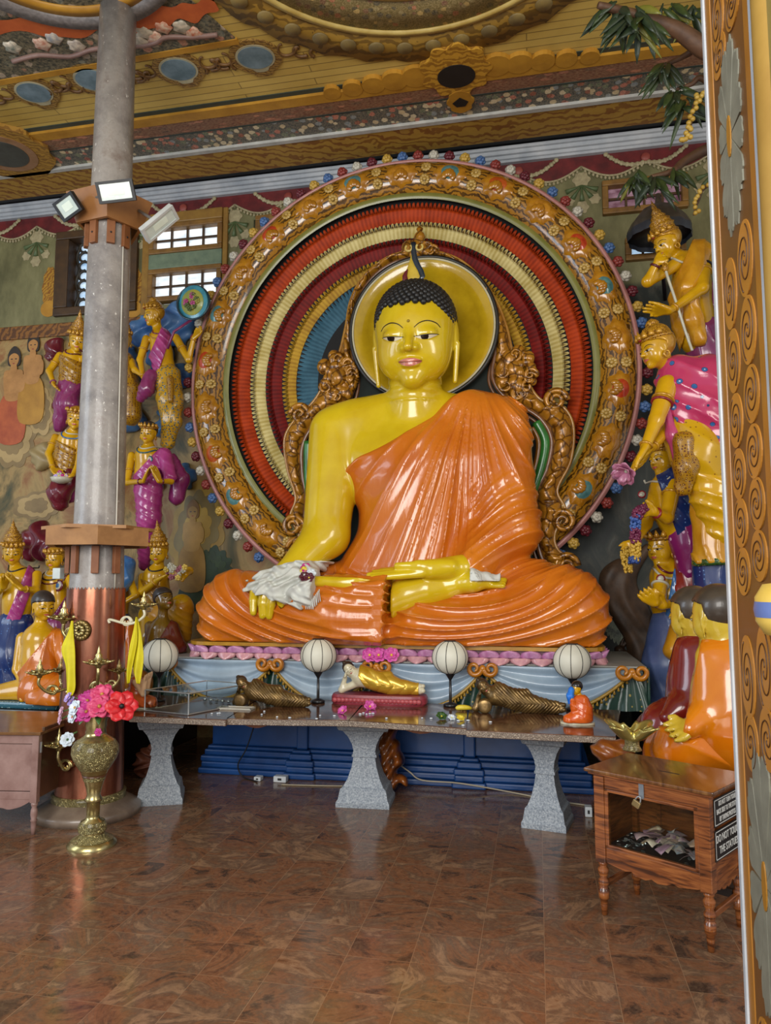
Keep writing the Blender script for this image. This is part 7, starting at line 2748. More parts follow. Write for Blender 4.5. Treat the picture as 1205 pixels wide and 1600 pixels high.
blossoms(fan, c + fd * 0.03, (R0 * 0.42, 0.01, R0 * 0.42), 14, 3, [paint('#a83c74', '#c8689c', 0.3, 0.3, 20), paint('#4c5c2c', '#60703c', 0.4, 0.1, 20), paint('#8c8c3c', '#a8a04c', 0.4, 0.1, 20)], 0.03)
MB().tube([c + (-0.02, 0.01, -R0), P(272, 518, 6.9), P(262, 545, 6.88)], 0.014, 8).build('fan_handle', m_purp, fan)
# 2 half hidden statue behind the column
fig('attendant_statue', 'yellow statue in a gold patterned robe half hidden by the right side of the column', 7.1, (192, 532, -0.02, 20, 12, 0), 36, [(192, 566, 0, 17), (196, 590, 0, 15), (200, 620, 0, 16)],
    [{'p': [(206, 566, 0), (211, 578, -0.1), (222, 586, -0.14)]}], cloth=[{'k': 'torso', 'name': 'patterned_robe', 'm': m_patt2, 'mode': 'fan', 'n': 16, 'c': (186, 520, 0), 'more': [((203, 610, 0, 18), (204, 648, 0, 16))], 'cut': [((160, 545, 0), (240, 545, 0), 1)]}],
    crown_='tall', capm=m_goldp, group=GL, back=(m_sky, [(200, 600, 7.25, 14), (200, 560, 7.25, 12)], 'blue_cloud'))
# 3 upper statue left of the column
fig('attendant_statue', 'yellow statue bending down in gold drapery and purple skirt, upper left of the column', 7.05, (122, 532, -0.05, 28, 22, 4), 37, [(112, 562, 0, 18), (114, 585, 0, 16), (110, 604, 0, 16)],
    [{'p': [(94, 556, 0), (77, 580, -0.08), (84, 600, -0.14), (92, 610, -0.16)], 'n': (1, 0, 0)}, {'p': [(132, 560, 0), (146, 590, -0.1), (140, 612, -0.15), (134, 622, -0.15)]}],
    cloth=[{'k': 'torso', 'name': 'gold_drapery', 'm': m_patt2, 'dir': (0.6, 0, 0.8), 'fr': 11, 'cut': [((90, 552, 0), (150, 575, 0), 1)]},
           {'k': 'chain', 'name': 'purple_skirt', 'm': m_purp, 'p': [(110, 604, 0, 18), (104, 632, -0.03, 16), (96, 658, 0, 10), (92, 668, 0, 6)], 'dir': (1, 0, -0.25), 'fr': 12}],
    jew=[('neck', 116, 546, 13, m_maroon), ('arm', 0, 0, 0.5, m_goldp), ('arm', 0, 1, 0.85, m_purp)], crown_='tall', capm=m_goldp, group=GL,
    back=(m_maroon, [(85, 545, 7.3, 12), (120, 580, 7.25, 14), (100, 630, 7.25, 12)], 'maroon_mantle'))
# 4 statue with a bowl of flowers, left of the column
d4, e4 = fig('attendant_statue', 'yellow statue kneeling in maroon with a bowl of flowers, left of the column', 6.95, (119, 653, -0.05, 25, 16, 6), 38, [(108, 690, 0, 19), (106, 715, 0, 17), (104, 742, 0, 18)],
    [{'p': [(87, 684, 0), (76, 709, -0.08), (83, 733, -0.18), (95, 742, -0.22)], 'n': (0, -0.3, 1)}, {'p': [(128, 686, 0), (123, 725, -0.1), (114, 742, -0.2), (104, 746, -0.23)], 'n': (0, -0.3, 1), 'thumb': -1}],
    cloth=[{'k': 'torso', 'name': 'gold_drapery', 'm': m_patt2, 'dir': (0.5, 0, 0.85), 'fr': 12, 'cut': [((80, 684, 0), (140, 712, 0), 1)], 'amp': 0.03},
           {'k': 'chain', 'name': 'maroon_skirt', 'm': m_maroon, 'p': [(108, 745, 0, 18), (92, 770, -0.1, 15), (94, 786, -0.08, 11)], 'dir': (1, 0, 0.4), 'fr': 10},
           {'k': 'chain', 'name': 'skirt_end', 'm': m_purp, 'p': [(112, 750, 0.05, 14), (108, 776, 0.05, 9)], 'dir': (1, 0, 0.2), 'fr': 12}],
    jew=[('neck', 114, 670, 12, m_wh), ('neck', 114, 674, 17, m_blu), ('pend', 115, 688, 7, (m_blk, m_wh)), ('arm', 0, 0, 0.45, m_goldp), ('arm', 0, 1, 0.85, m_goldp), ('arm', 1, 0, 0.6, m_goldp)], crown_='low', capm=m_goldp, group=GL,
    back=(m_cloud, [(66, 712, 7.2, 14), (100, 720, 7.2, 16), (100, 760, 7.2, 12)], 'brown_cloud'))
bc = P(96, 748, 6.72)
bo = thing('flower_bowl', 'white bowl of flowers held by the kneeling statue left of the column', 'bowl', bc)
MB().lathe([(0.03, -0.05), (0.09, -0.03), (0.11, 0.01), (0.10, 0.012), (0.001, 0.0)], 24, bc).build('bowl_dish', m_wh, bo)
blossoms(bo, bc + (0, -0.02, 0.035), (0.085, 0.04, 0.03), 14, 4, [m_wh, m_lav, paint('#c8a83c', '#d8bc5c', 0.4, 0.1), m_mag], 0.026)
# 5 praying statue in magenta
fig('attendant_statue', 'yellow statue in a magenta robe with palms pressed together right of the column', 6.95, (232, 676, -0.05, 4, 14, 6), 35, [(231, 714, 0, 21), (232, 740, 0, 19), (232, 768, 0, 19)],
    [{'p': [(206, 712, 0), (199, 754, -0.1), (224, 752, -0.24), (236, 727, -0.27)], 'n': (1, 0.2, 0), 'spread': 0.02, 'thumb': -1}, {'p': [(258, 710, 0), (267, 752, -0.1), (249, 752, -0.24), (239, 727, -0.27)], 'n': (-1, 0.2, 0), 'spread': 0.02}],
    cloth=[{'k': 'torso', 'name': 'magenta_robe', 'm': m_mag_c, 'th': 0.07, 'dir': (0.5, 0, 0.85), 'fr': 10, 'arms': (), 'more': [((257, 710, 0, 9), (266, 745, -0.08, 8)), ((232, 765, -0.02, 20), (233, 810, 0, 17)), ((233, 810, 0, 17), (228, 850, 0.05, 12)), ((228, 850, 0.05, 12), (225, 884, 0.1, 6))],
            'cut': [((254, 695, 0), (203, 748, 0), -1)], 'res': 17},
           {'k': 'chain', 'name': 'magenta_cape', 'm': m_purp, 'p': [(268, 720, 0.12, 10), (282, 750, 0.1, 12), (276, 778, 0.1, 10)], 'dir': (1, 0, -0.2), 'fr': 9}],
    jew=[('neck', 231, 694, 12, m_wh), ('neck', 231, 697, 17, m_teal), ('pend', 228, 716, 6, (m_teal, m_wh)), ('arm', 0, 0, 0.55, m_goldp), ('arm', 0, 1, 0.8, m_maroon), ('arm', 1, 1, 0.8, m_maroon)], crown_='low', capm=m_hair, group=GL,
    back=(m_sky, [(208, 655, 7.2, 14), (255, 668, 7.25, 10), (288, 745, 7.2, 12), (232, 760, 7.2, 15), (232, 820, 7.2, 10)], 'blue_cloud'))
# ledge of the pedestal carries the kneeling pair
ZL = DT + 0.013
d6, e6 = fig('attendant_statue', 'yellow kneeling statue in a tall crown offering flowers behind the dark monk', 6.85, (248, 862, -0.05, 6, 14, 0), 37, [(244, 902, 0, 21), (243, 930, 0, 20), (246, 955, 0, 22)],
    [{'p': [(223, 902, 0), (222, 925, -0.15), (248, 905, -0.28), (270, 893, -0.3)], 'n': (0, -0.3, 1), 'r': (0.2, 0.17, 0.12)}, {'p': [(268, 898, 0), (296, 892, -0.12), (290, 898, -0.25), (278, 898, -0.28)], 'r': (0.2, 0.17, 0.12)}],
    legs=[[(256, 960, 0, 18), (284, 945, -0.15, 16), (284, 985, -0.1, 11)], [(236, 962, 0, 20), (234, 995, -0.15, 16)]],
    cloth=[{'k': 'torso', 'name': 'gold_shawl', 'm': m_patt2, 'dir': (0.8, 0, 0.5), 'fr': 11, 'cut': [((214, 902, 0), (275, 925, 0), 1)]},
           {'k': 'chain', 'name': 'gold_skirt', 'm': m_ochre_c, 'p': [(248, 962, 0, 22), (285, 950, -0.15, 14), (284, 992, -0.1, 13)], 'dir': (0.6, 0, 0.9), 'fr': 10}],
    jew=[('neck', 246, 882, 14, m_blk), ('arm', 0, 1, 0.8, m_goldp)], crown_='tall', capm=m_goldp, group=GL, base=np.array([-3.3, 6.85, ZL]))
c = P(277, 892, 6.5)
fo = thing('flower_garland', 'bunch of small white, pink and yellow flowers in the hands of the kneeling statue', 'flowers', c)
blossoms(fo, c, (0.11, 0.06, 0.07), 22, 6, [m_wh, paint('#8c4c5c', '#a86474', 0.4, 0.1), paint('#c8a83c', '#d8bc5c', 0.4, 0.1)], 0.03)
# 7 dark monk
m_brown = paint('#6c5010', '#7c5c14', 0.24, 0.5, 4)
fig('monk_statue', 'brown skinned monk statue in a dark red robe looking up at the great statue', 6.45, (256, 936, -0.02, 62, -14, 0), 38, [(252, 984, 0, 20), (252, 1006, 0, 22), (252, 1022, 0, 24)],
    [{'p': [(234, 978, 0), (234, 1008, -0.06), (246, 1022, -0.16)], 'r': (0.21, 0.18, 0.12)}, {'p': [(270, 980, 0), (280, 1010, -0.05), (272, 1024, -0.15)], 'r': (0.21, 0.18, 0.12)}],
    cloth=[{'k': 'torso', 'name': 'dark_red_robe', 'm': paint('#541c10', '#6c2818', 0.22, 0.5, 3), 'arms': (1,), 'dir': (0.9, 0, 0.45), 'fr': 8, 'cut': [((274, 958, 0), (240, 1012, 0), -1)], 'more': [((246, 1020, -0.02, 24), (266, 1022, -0.05, 24))]}],
    capm=m_hair, hair_args={'line_': 0.2, 'puff': 0.03}, cat='statue', skin=m_brown, base=np.array([-3.3, 6.45, ZL]), group=GL)
# 8 crowned praying statue at the left edge
fig('attendant_statue', 'yellow statue in a tall spired crown and purple sash at the left edge', 6.6, (20, 862, -0.05, 32, 18, 0), 40, [(30, 906, 0, 24), (28, 940, 0, 21), (24, 972, 0, 22)],
    [{'p': [(58, 898, 0), (56, 922, -0.12), (34, 920, -0.28), (10, 896, -0.32)], 'n': (0.6, 0, 0.6), 'spread': 0.03}, {'p': [(4, 902, 0), (-8, 930, -0.12), (6, 918, -0.26), (8, 896, -0.3)], 'n': (-0.6, 0, 0.5), 'spread': 0.03}],
    cloth=[{'k': 'torso', 'name': 'purple_sash', 'm': m_mag_c, 'th': 0.1, 'dir': (0.8, 0, 0.5), 'fr': 12, 'cut': [((62, 888, 0), (26, 985, 0), 1), ((44, 884, 0), (2, 985, 0), -1)]},
           {'k': 'chain', 'name': 'dark_blue_skirt', 'm': m_dkblue, 'p': [(24, 975, 0, 25), (18, 1030, 0, 27), (16, 1075, 0, 27)], 'dir': (1, 0, 0.1), 'fr': 8}],
    jew=[('neck', 26, 882, 15, m_blk), ('arm', 0, 1, 0.7, m_goldp)], crown_='tall', capm=m_goldp, group=GL, base=np.array([-5.3, 6.6, PLZ]),
    back=None)
# 9 statue with the big pendant
fig('attendant_statue', 'yellow statue with a low tiara and a large round pendant behind the kneeling monk', 6.85, (85, 872, -0.05, 6, 12, 0), 37, [(84, 912, 0, 23), (86, 945, 0, 20), (88, 985, 0, 22)],
    [{'p': [(60, 904, 0), (54, 934, -0.1), (66, 952, -0.2), (78, 960, -0.22)]}, {'p': [(108, 904, 0), (116, 940, -0.1), (104, 958, -0.2), (96, 964, -0.22)]}],
    cloth=[{'k': 'chain', 'name': 'purple_skirt', 'm': m_purp, 'p': [(88, 978, 0, 24), (90, 1030, 0, 26), (92, 1090, 0, 27)], 'dir': (1, 0, 0.1), 'fr': 9},
           {'k': 'torso', 'name': 'purple_sash', 'm': m_purp, 'th': 0.08, 'dir': (0.8, 0, 0.5), 'fr': 12, 'cut': [((114, 920, 0), (84, 985, 0), 1), ((104, 930, 0), (66, 985, 0), -1)]}],
    jew=[('neck', 85, 890, 13, m_wh), ('neck', 85, 893, 18, m_blk), ('neck', 85, 896, 22, m_maroon), ('pend', 81, 915, 10, (m_maroon, m_wh, m_blu)), ('arm', 0, 0, 0.4, m_goldp), ('arm', 1, 0, 0.4, m_goldp)], crown_='low', capm=m_goldp, group=GL, base=np.array([-4.6, 6.85, PLZ]))
tag(snet(lambda p: U(0.06, rc(P(62, 838, 7.3), P(84, 858, 7.2), 0.17, 0.12), rc(P(84, 858, 7.2), P(46, 862, 7.4), 0.12, 0.1), rc(P(70, 845, 7.3), P(70, 845, 7.44), 0.14, 0.10))(p) - 0.02 * np.sin(p[:, 0] * 30 + 2 * np.sin(p[:, 2] * 20)), P(65, 848, 7.3) - 0.5, np.minimum(P(65, 848, 7.3) + 0.5, (99, 7.54, 99)), 0.02, 'flying_scarf', m_maroon), 'crumpled maroon scarf on the wall above the pendant statue', 'scarf')
# 10 large monk touching the ground
yJ = 5.75
JB = np.array([P(60, 1100, yJ)[0], yJ, PLZ + 0.06])
fig('monk_statue', 'large yellow monk statue in an orange robe leaning on one hand beside the cabinet', yJ, (68, 946, -0.02, 58, 12, 0), 46, [(62, 1000, 0, 28), (64, 1035, 0, 27), (66, 1068, 0, 32)],
    [{'p': [(36, 998, 0), (28, 1046, -0.06), (42, 1082, -0.14), (49, 1110, -0.2)], 'n': (-0.3, -0.2, -1), 'r': (0.24, 0.19, 0.12), 'size': 0.7}, {'p': [(90, 996, 0), (104, 1036, -0.05), (98, 1066, -0.15)], 'r': (0.24, 0.19, 0.14)}],
    legs=[[(50, 1080, -0.03, 26), (-10, 1086, -0.1, 15), (-30, 1090, -0.1, 12)]],
    cloth=[{'k': 'torso', 'name': 'orange_robe', 'm': m_orr, 'arms': (1,), 'mode': 'fan', 'c': (86, 950, 0), 'n': 15, 'amp': 0.05, 'th': 0.05, 'cut': [((92, 972, 0), (36, 1040, 0), -1)], 'more': [((66, 1066, -0.02, 32), (60, 1078, -0.1, 28))], 'res': 22},
           {'k': 'chain', 'name': 'robe_lap', 'm': m_orr, 'p': [(64, 1076, -0.04, 28), (98, 1082, -0.15, 22), (86, 1092, -0.28, 14), (56, 1092, -0.26, 13)], 'mode': 'ring', 'c': (60, 1060, -0.1), 'fr': 8, 'res': 22}],
    capm=m_hair, hair_args={'line_': 0.22, 'puff': 0.03}, base=JB, lobes=True, group=GL, eye=0.3)
mb = MB()
mb.box((-5.0, 5.52, PLZ + 0.001), (P(96, 1100, 5.6)[0], 6.35, PLZ + 0.058), 0.02)
tag(mb.build('patterned_seat', patterned('#245868', '#a0b8b8', '#5c8c94', 40, 0.26, 0.35), smooth=False), 'blue green patterned seat under the large monk statue', 'seat')
# 11 statue with blue shawl and 12 monk, both mostly hidden by the column
fig('attendant_statue', 'yellow statue in a blue shawl mostly hidden behind the copper column', 6.75, (176, 868, -0.02, -10, 10, 0), 36, [(180, 905, 0, 22), (180, 935, 0, 20), (180, 975, 0, 21)],
    [{'p': [(200, 900, 0), (212, 930, -0.1), (192, 942, -0.2), (180, 944, -0.22)]}],
    cloth=[{'k': 'chain', 'name': 'blue_shawl', 'm': m_blu, 'p': [(196, 884, -0.05, 14), (192, 905, -0.12, 12), (186, 925, -0.1, 8)], 'dir': (1, 0, 0.35), 'fr': 10},
           {'k': 'chain', 'name': 'blue_skirt', 'm': m_dkblue, 'p': [(180, 972, 0, 22), (182, 1030, 0, 24), (184, 1085, 0, 24)], 'dir': (1, 0, 0.1), 'fr': 9}], crown_='tall', capm=m_goldp, group=GL, base=np.array([P(180, 1000, 6.75)[0], 6.75, PLZ]))
fig('monk_statue', 'seated monk statue in an orange robe showing just right of the copper column', 6.15, (182, 938, -0.02, 60, 8, 0), 40, [(180, 984, 0, 23), (182, 1020, 0, 22), (184, 1056, 0, 25)],
    [{'p': [(200, 980, 0), (206, 1018, -0.06), (196, 1046, -0.16)], 'r': (0.22, 0.19, 0.13)}], legs=[[(186, 1060, -0.05, 24), (214, 1072, -0.16, 19), (196, 1084, -0.28, 13)]],
    cloth=[{'k': 'torso', 'name': 'orange_robe', 'm': m_orr, 'arms': (0,), 'mode': 'fan', 'c': (200, 940, 0), 'n': 14, 'amp': 0.05, 'cut': [((206, 962, 0), (160, 1010, 0), -1)]},
           {'k': 'chain', 'name': 'robe_lap', 'm': paint('#8c5410', '#a0641c', 0.22, 0.5, 3), 'p': [(184, 1066, -0.04, 24), (214, 1070, -0.16, 20), (192, 1082, -0.28, 14)], 'mode': 'ring', 'c': (184, 1050, -0.1), 'fr': 8}],
    capm=m_hair, hair_args={'line_': 0.22, 'puff': 0.03}, group=GL, base=np.array([P(184, 1080, 6.15)[0], 6.15, PLZ]))

# ---- right side
# conch player
N_, eN = fig('attendant_statue', 'yellow statue in a tall spired crown blowing a long white pipe, topmost at the right', 6.75, (1042, 380, -0.05, -62, 24, 0), 47, [(1080, 420, 0.05, 27), (1080, 455, 0.05, 24), (1084, 495, 0.08, 24), (1090, 530, 0.1, 24)],
    [{'p': [(1062, 410, -0.05), (1012, 440, -0.16), (1028, 408, -0.2), (1040, 398, -0.22)], 'n': (0.5, 0.8, 0), 'r': (0.2, 0.17, 0.11), 'curl': 0.5}, {'p': [(1100, 400, 0), (1098, 450, -0.16), (1046, 486, -0.28), (1006, 478, -0.32)], 'n': (0, -0.4, -1), 'r': (0.25, 0.19, 0.11), 'spread': 0.22}],
    cloth=[{'k': 'torso', 'name': 'ochre_shawl', 'm': m_ochre_c, 'th': 0.08, 'dir': (1, 0, -0.3), 'fr': 11, 'cut': [((1078, 385, 0), (1050, 450, 0), -1), ((1112, 395, 0), (1088, 470, 0), 1)], 'more': [((1090, 398, 0, 18), (1074, 450, -0.1, 10))]},
           {'k': 'chain', 'name': 'ochre_tail', 'm': m_ochre_c, 'p': [(1078, 460, -0.12, 9), (1084, 500, -0.1, 8), (1092, 530, -0.05, 8)], 'dir': (1, 0, 0.2), 'fr': 12},
           {'k': 'chain', 'name': 'violet_skirt', 'm': m_purp, 'p': [(1096, 520, 0.12, 26), (1110, 560, 0.15, 26), (1116, 640, 0.2, 26)], 'dir': (1, 0, 0.4), 'fr': 8}],
    jew=[('neck', 1066, 404, 16, m_wh), ('arm', 1, 0, 0.35, m_blk), ('arm', 1, 0, 0.5, m_goldp), ('arm', 1, 1, 0.85, m_goldp), ('arm', 0, 1, 0.75, m_maroon)], crown_='tall', capm=m_goldp, group=GR,
    back=(m_purp, [(1098, 480, 7.0, 22), (1112, 560, 7.0, 22)], 'violet_mantle'))
pi_ = thing('white_pipe', 'long thin white pipe blown by the topmost statue at the right', 'pipe', P(1046, 430, 6.55))
MB().tube(smooth_path([P(1034, 398, 6.56), P(1042, 428, 6.50), P(1056, 470, 6.48), P(1072, 520, 6.5), P(1082, 548, 6.5)], 8), [0.012] * 33, 8).build('pipe_tube', m_wh, pi_)
MB().lathe([(0.014, 0), (0.03, 0.03), (0.025, 0.06), (0.014, 0.10)], 12, P(1041, 424, 6.50), P(1034, 398, 6.56) - P(1041, 424, 6.50)).build('pipe_knop', m_gold, pi_)
# parasol behind it
c = P(1030, 350, 7.12)
um = thing('stone_parasol', 'dark grey fluted parasol against the wall behind the spired crown', 'parasol', c)
RU = P(1080, 350, 7.12)[0] - c[0]
MB().lathe([(RU, -0.10), (RU * 1.0, -0.06), (RU * 0.86, 0.02), (RU * 0.55, 0.13), (RU * 0.2, 0.19), (0.03, 0.21), (0.02, 0.30)], 40, c, wob=lambda a, h_: 1 + 0.03 * math.cos(12 * a)).build('canopy', paint('#3c3630', '#544c42', 0.45, 0.1, 10), um)
MB().lathe([(RU * 1.0, -0.15), (RU * 1.02, -0.09), (RU * 0.99, -0.06)], 40, c, cap=False, wob=lambda a, h_: 1 + 0.03 * math.cos(12 * a)).build('valance', paint('#2c3038', '#3c4048', 0.45, 0.1, 10), um)
MB().tube([c + (0, 0.0, 0.2), c + (0.05, 0.2, -0.3), (c[0] + 0.1, WALL_Y - 0.02, c[2] - 0.6)], 0.02, 8).build('parasol_pole', m_blk, um)
# pink cloaked statue
O_, eO = fig('attendant_statue', 'large yellow statue in a pink peacock-eyed cloak holding out a flower bud at the right', 6.1, (1026, 545, -0.03, -68, 14, 0), 56, [(1066, 610, 0.05, 34), (1068, 650, 0.05, 29), (1078, 690, 0.05, 31)],
    [{'p': [(1044, 602, -0.08), (1026, 656, -0.2), (1008, 700, -0.3), (985, 738, -0.36)], 'n': (0.8, 0, -0.5), 'r': (0.27, 0.19, 0.12), 'size': 0.7, 'curl': 0.25}, {'p': [(1088, 606, 0.12), (1046, 668, 0.0), (1018, 700, -0.2), (1000, 726, -0.28)], 'n': (-0.7, 0.2, 0.6), 'r': (0.24, 0.18, 0.11), 'thumb': -1}],
    cloth=[{'k': 'torso', 'name': 'pink_cloak', 'm': m_pink, 'th': 0.08, 'dir': (0.55, 0.1, 0.85), 'fr': 6, 'amp': 0.06, 'cut': [((1022, 600, 0), (1126, 772, 0), -1)], 'more': [((1060, 585, 0.03, 24), (1098, 640, 0.0, 34)), ((1098, 600, 0.05, 36), (1128, 690, 0.05, 36)), ((1128, 690, 0.05, 30), (1142, 780, 0.05, 18))], 'res': 20},
           {'k': 'chain', 'name': 'yellow_skirt', 'm': patterned('#c4980e', '#8c5c10', '#5c6c3c', 24, 0.14, 0.22), 'p': [(1074, 672, 0.02, 31), (1090, 710, -0.03, 31), (1100, 738, -0.02, 27)], 'dir': (0.6, 0, 0.8), 'fr': 6, 'amp': 0.03},
           {'k': 'chain', 'name': 'yellow_wrap', 'm': paint('#c4920a', '#d8a818', 0.18, 0.6, 3), 'p': [(1092, 722, -0.02, 27), (1114, 775, -0.02, 24), (1128, 830, 0.02, 20)], 'dir': (0.35, 0, 0.95), 'fr': 9, 'amp': 0.05},
           {'k': 'chain', 'name': 'ochre_pleats', 'm': m_ochre_c, 'p': [(1096, 745, 0.1, 13), (1106, 800, 0.08, 18), (1118, 876, 0.08, 26)], 'dir': (1, 0, 0.2), 'fr': 11, 'amp': 0.06, 'cut': [((1060, 884, 0), (1180, 876, 0), -1)]},
           {'k': 'chain', 'name': 'green_hem', 'm': patterned('#2c4c1c', '#c8b83c', '#a83c28', 40, 0.2, 0.3), 'p': [(1118, 862, 0.08, 27), (1118, 880, 0.08, 28)], 'dir': (1, 0, 0.1), 'fr': 11, 'amp': 0.05, 'th': 0.02, 'cut': [((1060, 886, 0), (1180, 880, 0), -1), ((1060, 876, 0), (1180, 868, 0), 1)]},
           {'k': 'chain', 'name': 'blue_underskirt', 'm': m_dkblue, 'p': [(1112, 870, 0.14, 24), (1118, 930, 0.16, 26)], 'dir': (1, 0, 0.1), 'fr': 9},
           {'k': 'chain', 'name': 'pink_tail', 'm': paint('#a83464', '#c04c7c', 0.22, 0.5, 6), 'p': [(1042, 640, -0.1, 4), (1050, 680, -0.12, 5), (1058, 718, -0.1, 4)], 'dir': (1, 0, 0.2), 'fr': 14, 'amp': 0.02, 'th': 0.03},
           {'k': 'chain', 'name': 'gold_sash', 'm': m_patt2, 'p': [(1068, 690, -0.16, 11), (1072, 730, -0.17, 11), (1068, 762, -0.14, 8)], 'dir': (1, 0, 0.4), 'fr': 11}],
    jew=[('arm', 0, 0, 0.42, m_goldp), ('arm', 0, 0, 0.52, m_red), ('arm', 0, 1, 0.9, m_goldp), ('arm', 1, 1, 0.9, m_goldp)], crown_='dome', capm=m_goldp, group=GR, res=24)
c = P(980, 735, 5.72)
bud_ = thing('flower_bud', 'pink and white flower bud in the hands of the pink cloaked statue', 'flower', c)
bloom(bud_, c, (-0.5, -0.6, -0.5), 0.10, [(6, 1.0, 0.8), (5, 0.7, 1.0)], paint('#a85c7c', '#c88ca4', 0.3, 0.3, 14), m_wh)
# blue draped statue with garland
P_, eP = fig('attendant_statue', 'yellow statue in a blue drape carrying a flower garland below the pink cloaked one', 6.6, (1036, 715, -0.03, -58, 12, 0), 47, [(1046, 765, 0.02, 27), (1054, 800, 0.03, 25), (1068, 830, 0.05, 26)],
    [{'p': [(1052, 758, -0.1), (1042, 808, -0.24), (1022, 800, -0.36), (1002, 788, -0.38)], 'n': (0.5, -0.5, -0.7), 'r': (0.25, 0.20, 0.11)}, {'p': [(1028, 760, 0.08), (1010, 820, -0.02), (990, 850, -0.2), (972, 862, -0.24)], 'r': (0.22, 0.17, 0.11)}],
    cloth=[{'k': 'torso', 'name': 'blue_drape', 'm': m_dkblue, 'th': 0.08, 'dir': (0.7, 0, 0.7), 'fr': 8, 'cut': [((1022, 735, 0), (1064, 850, 0), -1)], 'more': [((1058, 745, 0, 16), (1072, 800, 0, 16)), ((1072, 800, 0.02, 15), (1094, 880, 0.05, 12))]},
           {'k': 'chain', 'name': 'starred_skirt', 'm': m_mstar, 'p': [(1070, 815, 0.03, 24), (1080, 850, 0, 22), (1082, 888, 0, 19)], 'dir': (1, 0, 0.15), 'fr': 7, 'amp': 0.04},
           {'k': 'chain', 'name': 'red_hem', 'm': paint('#7c2014', '#942c1c', 0.3, 0.3, 8), 'p': [(1081, 880, 0.03, 20), (1078, 930, 0.04, 21)], 'dir': (1, 0, 0.1), 'fr': 9},
           {'k': 'chain', 'name': 'pink_border', 'm': paint('#a86c7c', '#b8848c', 0.3, 0.3, 8), 'p': [(1082, 886, 0.02, 21), (1082, 892, 0.02, 21)], 'fr': 9, 'amp': 0.02, 'th': 0.03}],
    jew=[('neck', 1030, 742, 14, m_wh), ('pend', 1018, 760, 6, (m_red, m_wh)), ('arm', 0, 0, 0.3, m_goldp), ('arm', 0, 1, 0.8, m_red)], crown_='dome', capm=m_gold, group=GR,
    back=(m_dkblue, [(1085, 800, 6.9, 14), (1080, 860, 6.9, 16)], 'blue_mantle'))
gar = thing('flower_garland', 'long garland of blue, red and yellow flowers hanging from the blue draped statue', 'garland', P(994, 830, 6.2))
gp_ = smooth_path([P(1006, 792, 6.22), P(998, 800, 6.2), P(993, 815, 6.2), P(993, 845, 6.2), P(993, 870, 6.2), P(990, 876, 6.2)], 8)
cols = [paint('#5c1c3c', '#7c2c50', 0.4, 0.1, 30), paint('#2c4c94', '#4c70b0', 0.4, 0.1, 30), paint('#b8902c', '#d0ac44', 0.4, 0.1, 30), paint('#1c3470', '#2c4c8c', 0.4, 0.1, 30)]
rg = random.Random(9)
for i in range(0, len(gp_)):
    f = i / len(gp_)
    m = cols[0] if f < 0.3 else (cols[1] if f < 0.48 else (cols[0] if f < 0.6 else (cols[2] if f < 0.82 else cols[3])))
    mb = MB()
    for k in range(14):
        a = rg.random() * 2 * PI
        rr = 0.035 * rg.uniform(0.6, 1.1)
        mb.ball(gp_[i] + (rr * math.cos(a), rr * math.sin(a), rg.uniform(-0.02, 0.02)), 0.014, 5, 4)
    mb.build('garland_flowers', m, gar)
for i, q in enumerate(smooth_path([P(984, 858, 6.3), P(976, 866, 6.3), P(979, 880, 6.3), P(982, 890, 6.3)], 4)):
    mb = MB()
    for k in range(12):
        a = rg.random() * 2 * PI
        mb.ball(q + (0.026 * math.cos(a), 0.026 * math.sin(a), rg.uniform(-0.02, 0.02)), 0.012, 5, 4)
    mb.build('garland_flowers', cols[2], gar)
# lower praying statue
fig('attendant_statue', 'yellow statue with an orange tiara and blue sash pressing its palms, lowest at the right', 6.75, (1034, 854, -0.02, -48, 10, 0), 50, [(1046, 904, 0.02, 27), (1050, 940, 0.03, 25), (1056, 985, 0.05, 25)],
    [{'p': [(1034, 896, -0.1), (1030, 930, -0.22), (1024, 942, -0.34), (1003, 922, -0.4)], 'n': (0.3, 1, 0.3), 'r': (0.22, 0.18, 0.11), 'spread': 0.03}, {'p': [(1064, 900, 0.05), (1070, 940, -0.1), (1036, 946, -0.3), (1008, 924, -0.36)], 'n': (-0.3, -1, -0.3), 'r': (0.22, 0.18, 0.11), 'spread': 0.03, 'thumb': -1}],
    cloth=[{'k': 'torso', 'name': 'blue_sash', 'm': m_blu, 'th': 0.08, 'dir': (0.9, 0, 0.4), 'fr': 10, 'cut': [((1056, 876, 0), (1040, 960, 0), -1)], 'more': [((1064, 890, 0, 12), (1056, 940, -0.1, 12))]},
           {'k': 'chain', 'name': 'pale_blue_robe', 'm': paint('#3c4c78', '#54648c', 0.3, 0.3, 4), 'p': [(1052, 975, 0.02, 27), (1044, 1040, -0.02, 30), (1050, 1090, 0, 30)], 'dir': (1, 0, 0.2), 'fr': 7},
           {'k': 'chain', 'name': 'ochre_fold', 'm': m_ochre_c, 'p': [(1066, 985, -0.2, 14), (1058, 1015, -0.24, 14)], 'dir': (1, 0, 0.3), 'fr': 9}],
    jew=[('neck', 1044, 882, 15, m_maroon), ('neck', 1044, 886, 20, m_wh), ('pend', 1034, 904, 6, (m_red, m_wh)), ('arm', 0, 0, 0.55, m_wh), ('arm', 0, 1, 0.85, m_goldp)], crown_='low', capm=m_hair, group=GR, base=np.array([P(1050, 1090, 6.75)[0], 6.75, 0.5]))
structure(MB().box((P(1010, 1100, 6.5)[0], 6.35, 0), (2.9, WALL_Y - 0.003, 0.5), 0.02).build('trim_12', paint('#161412', '#26221e', 0.5, 0.05, 5), smooth=False))
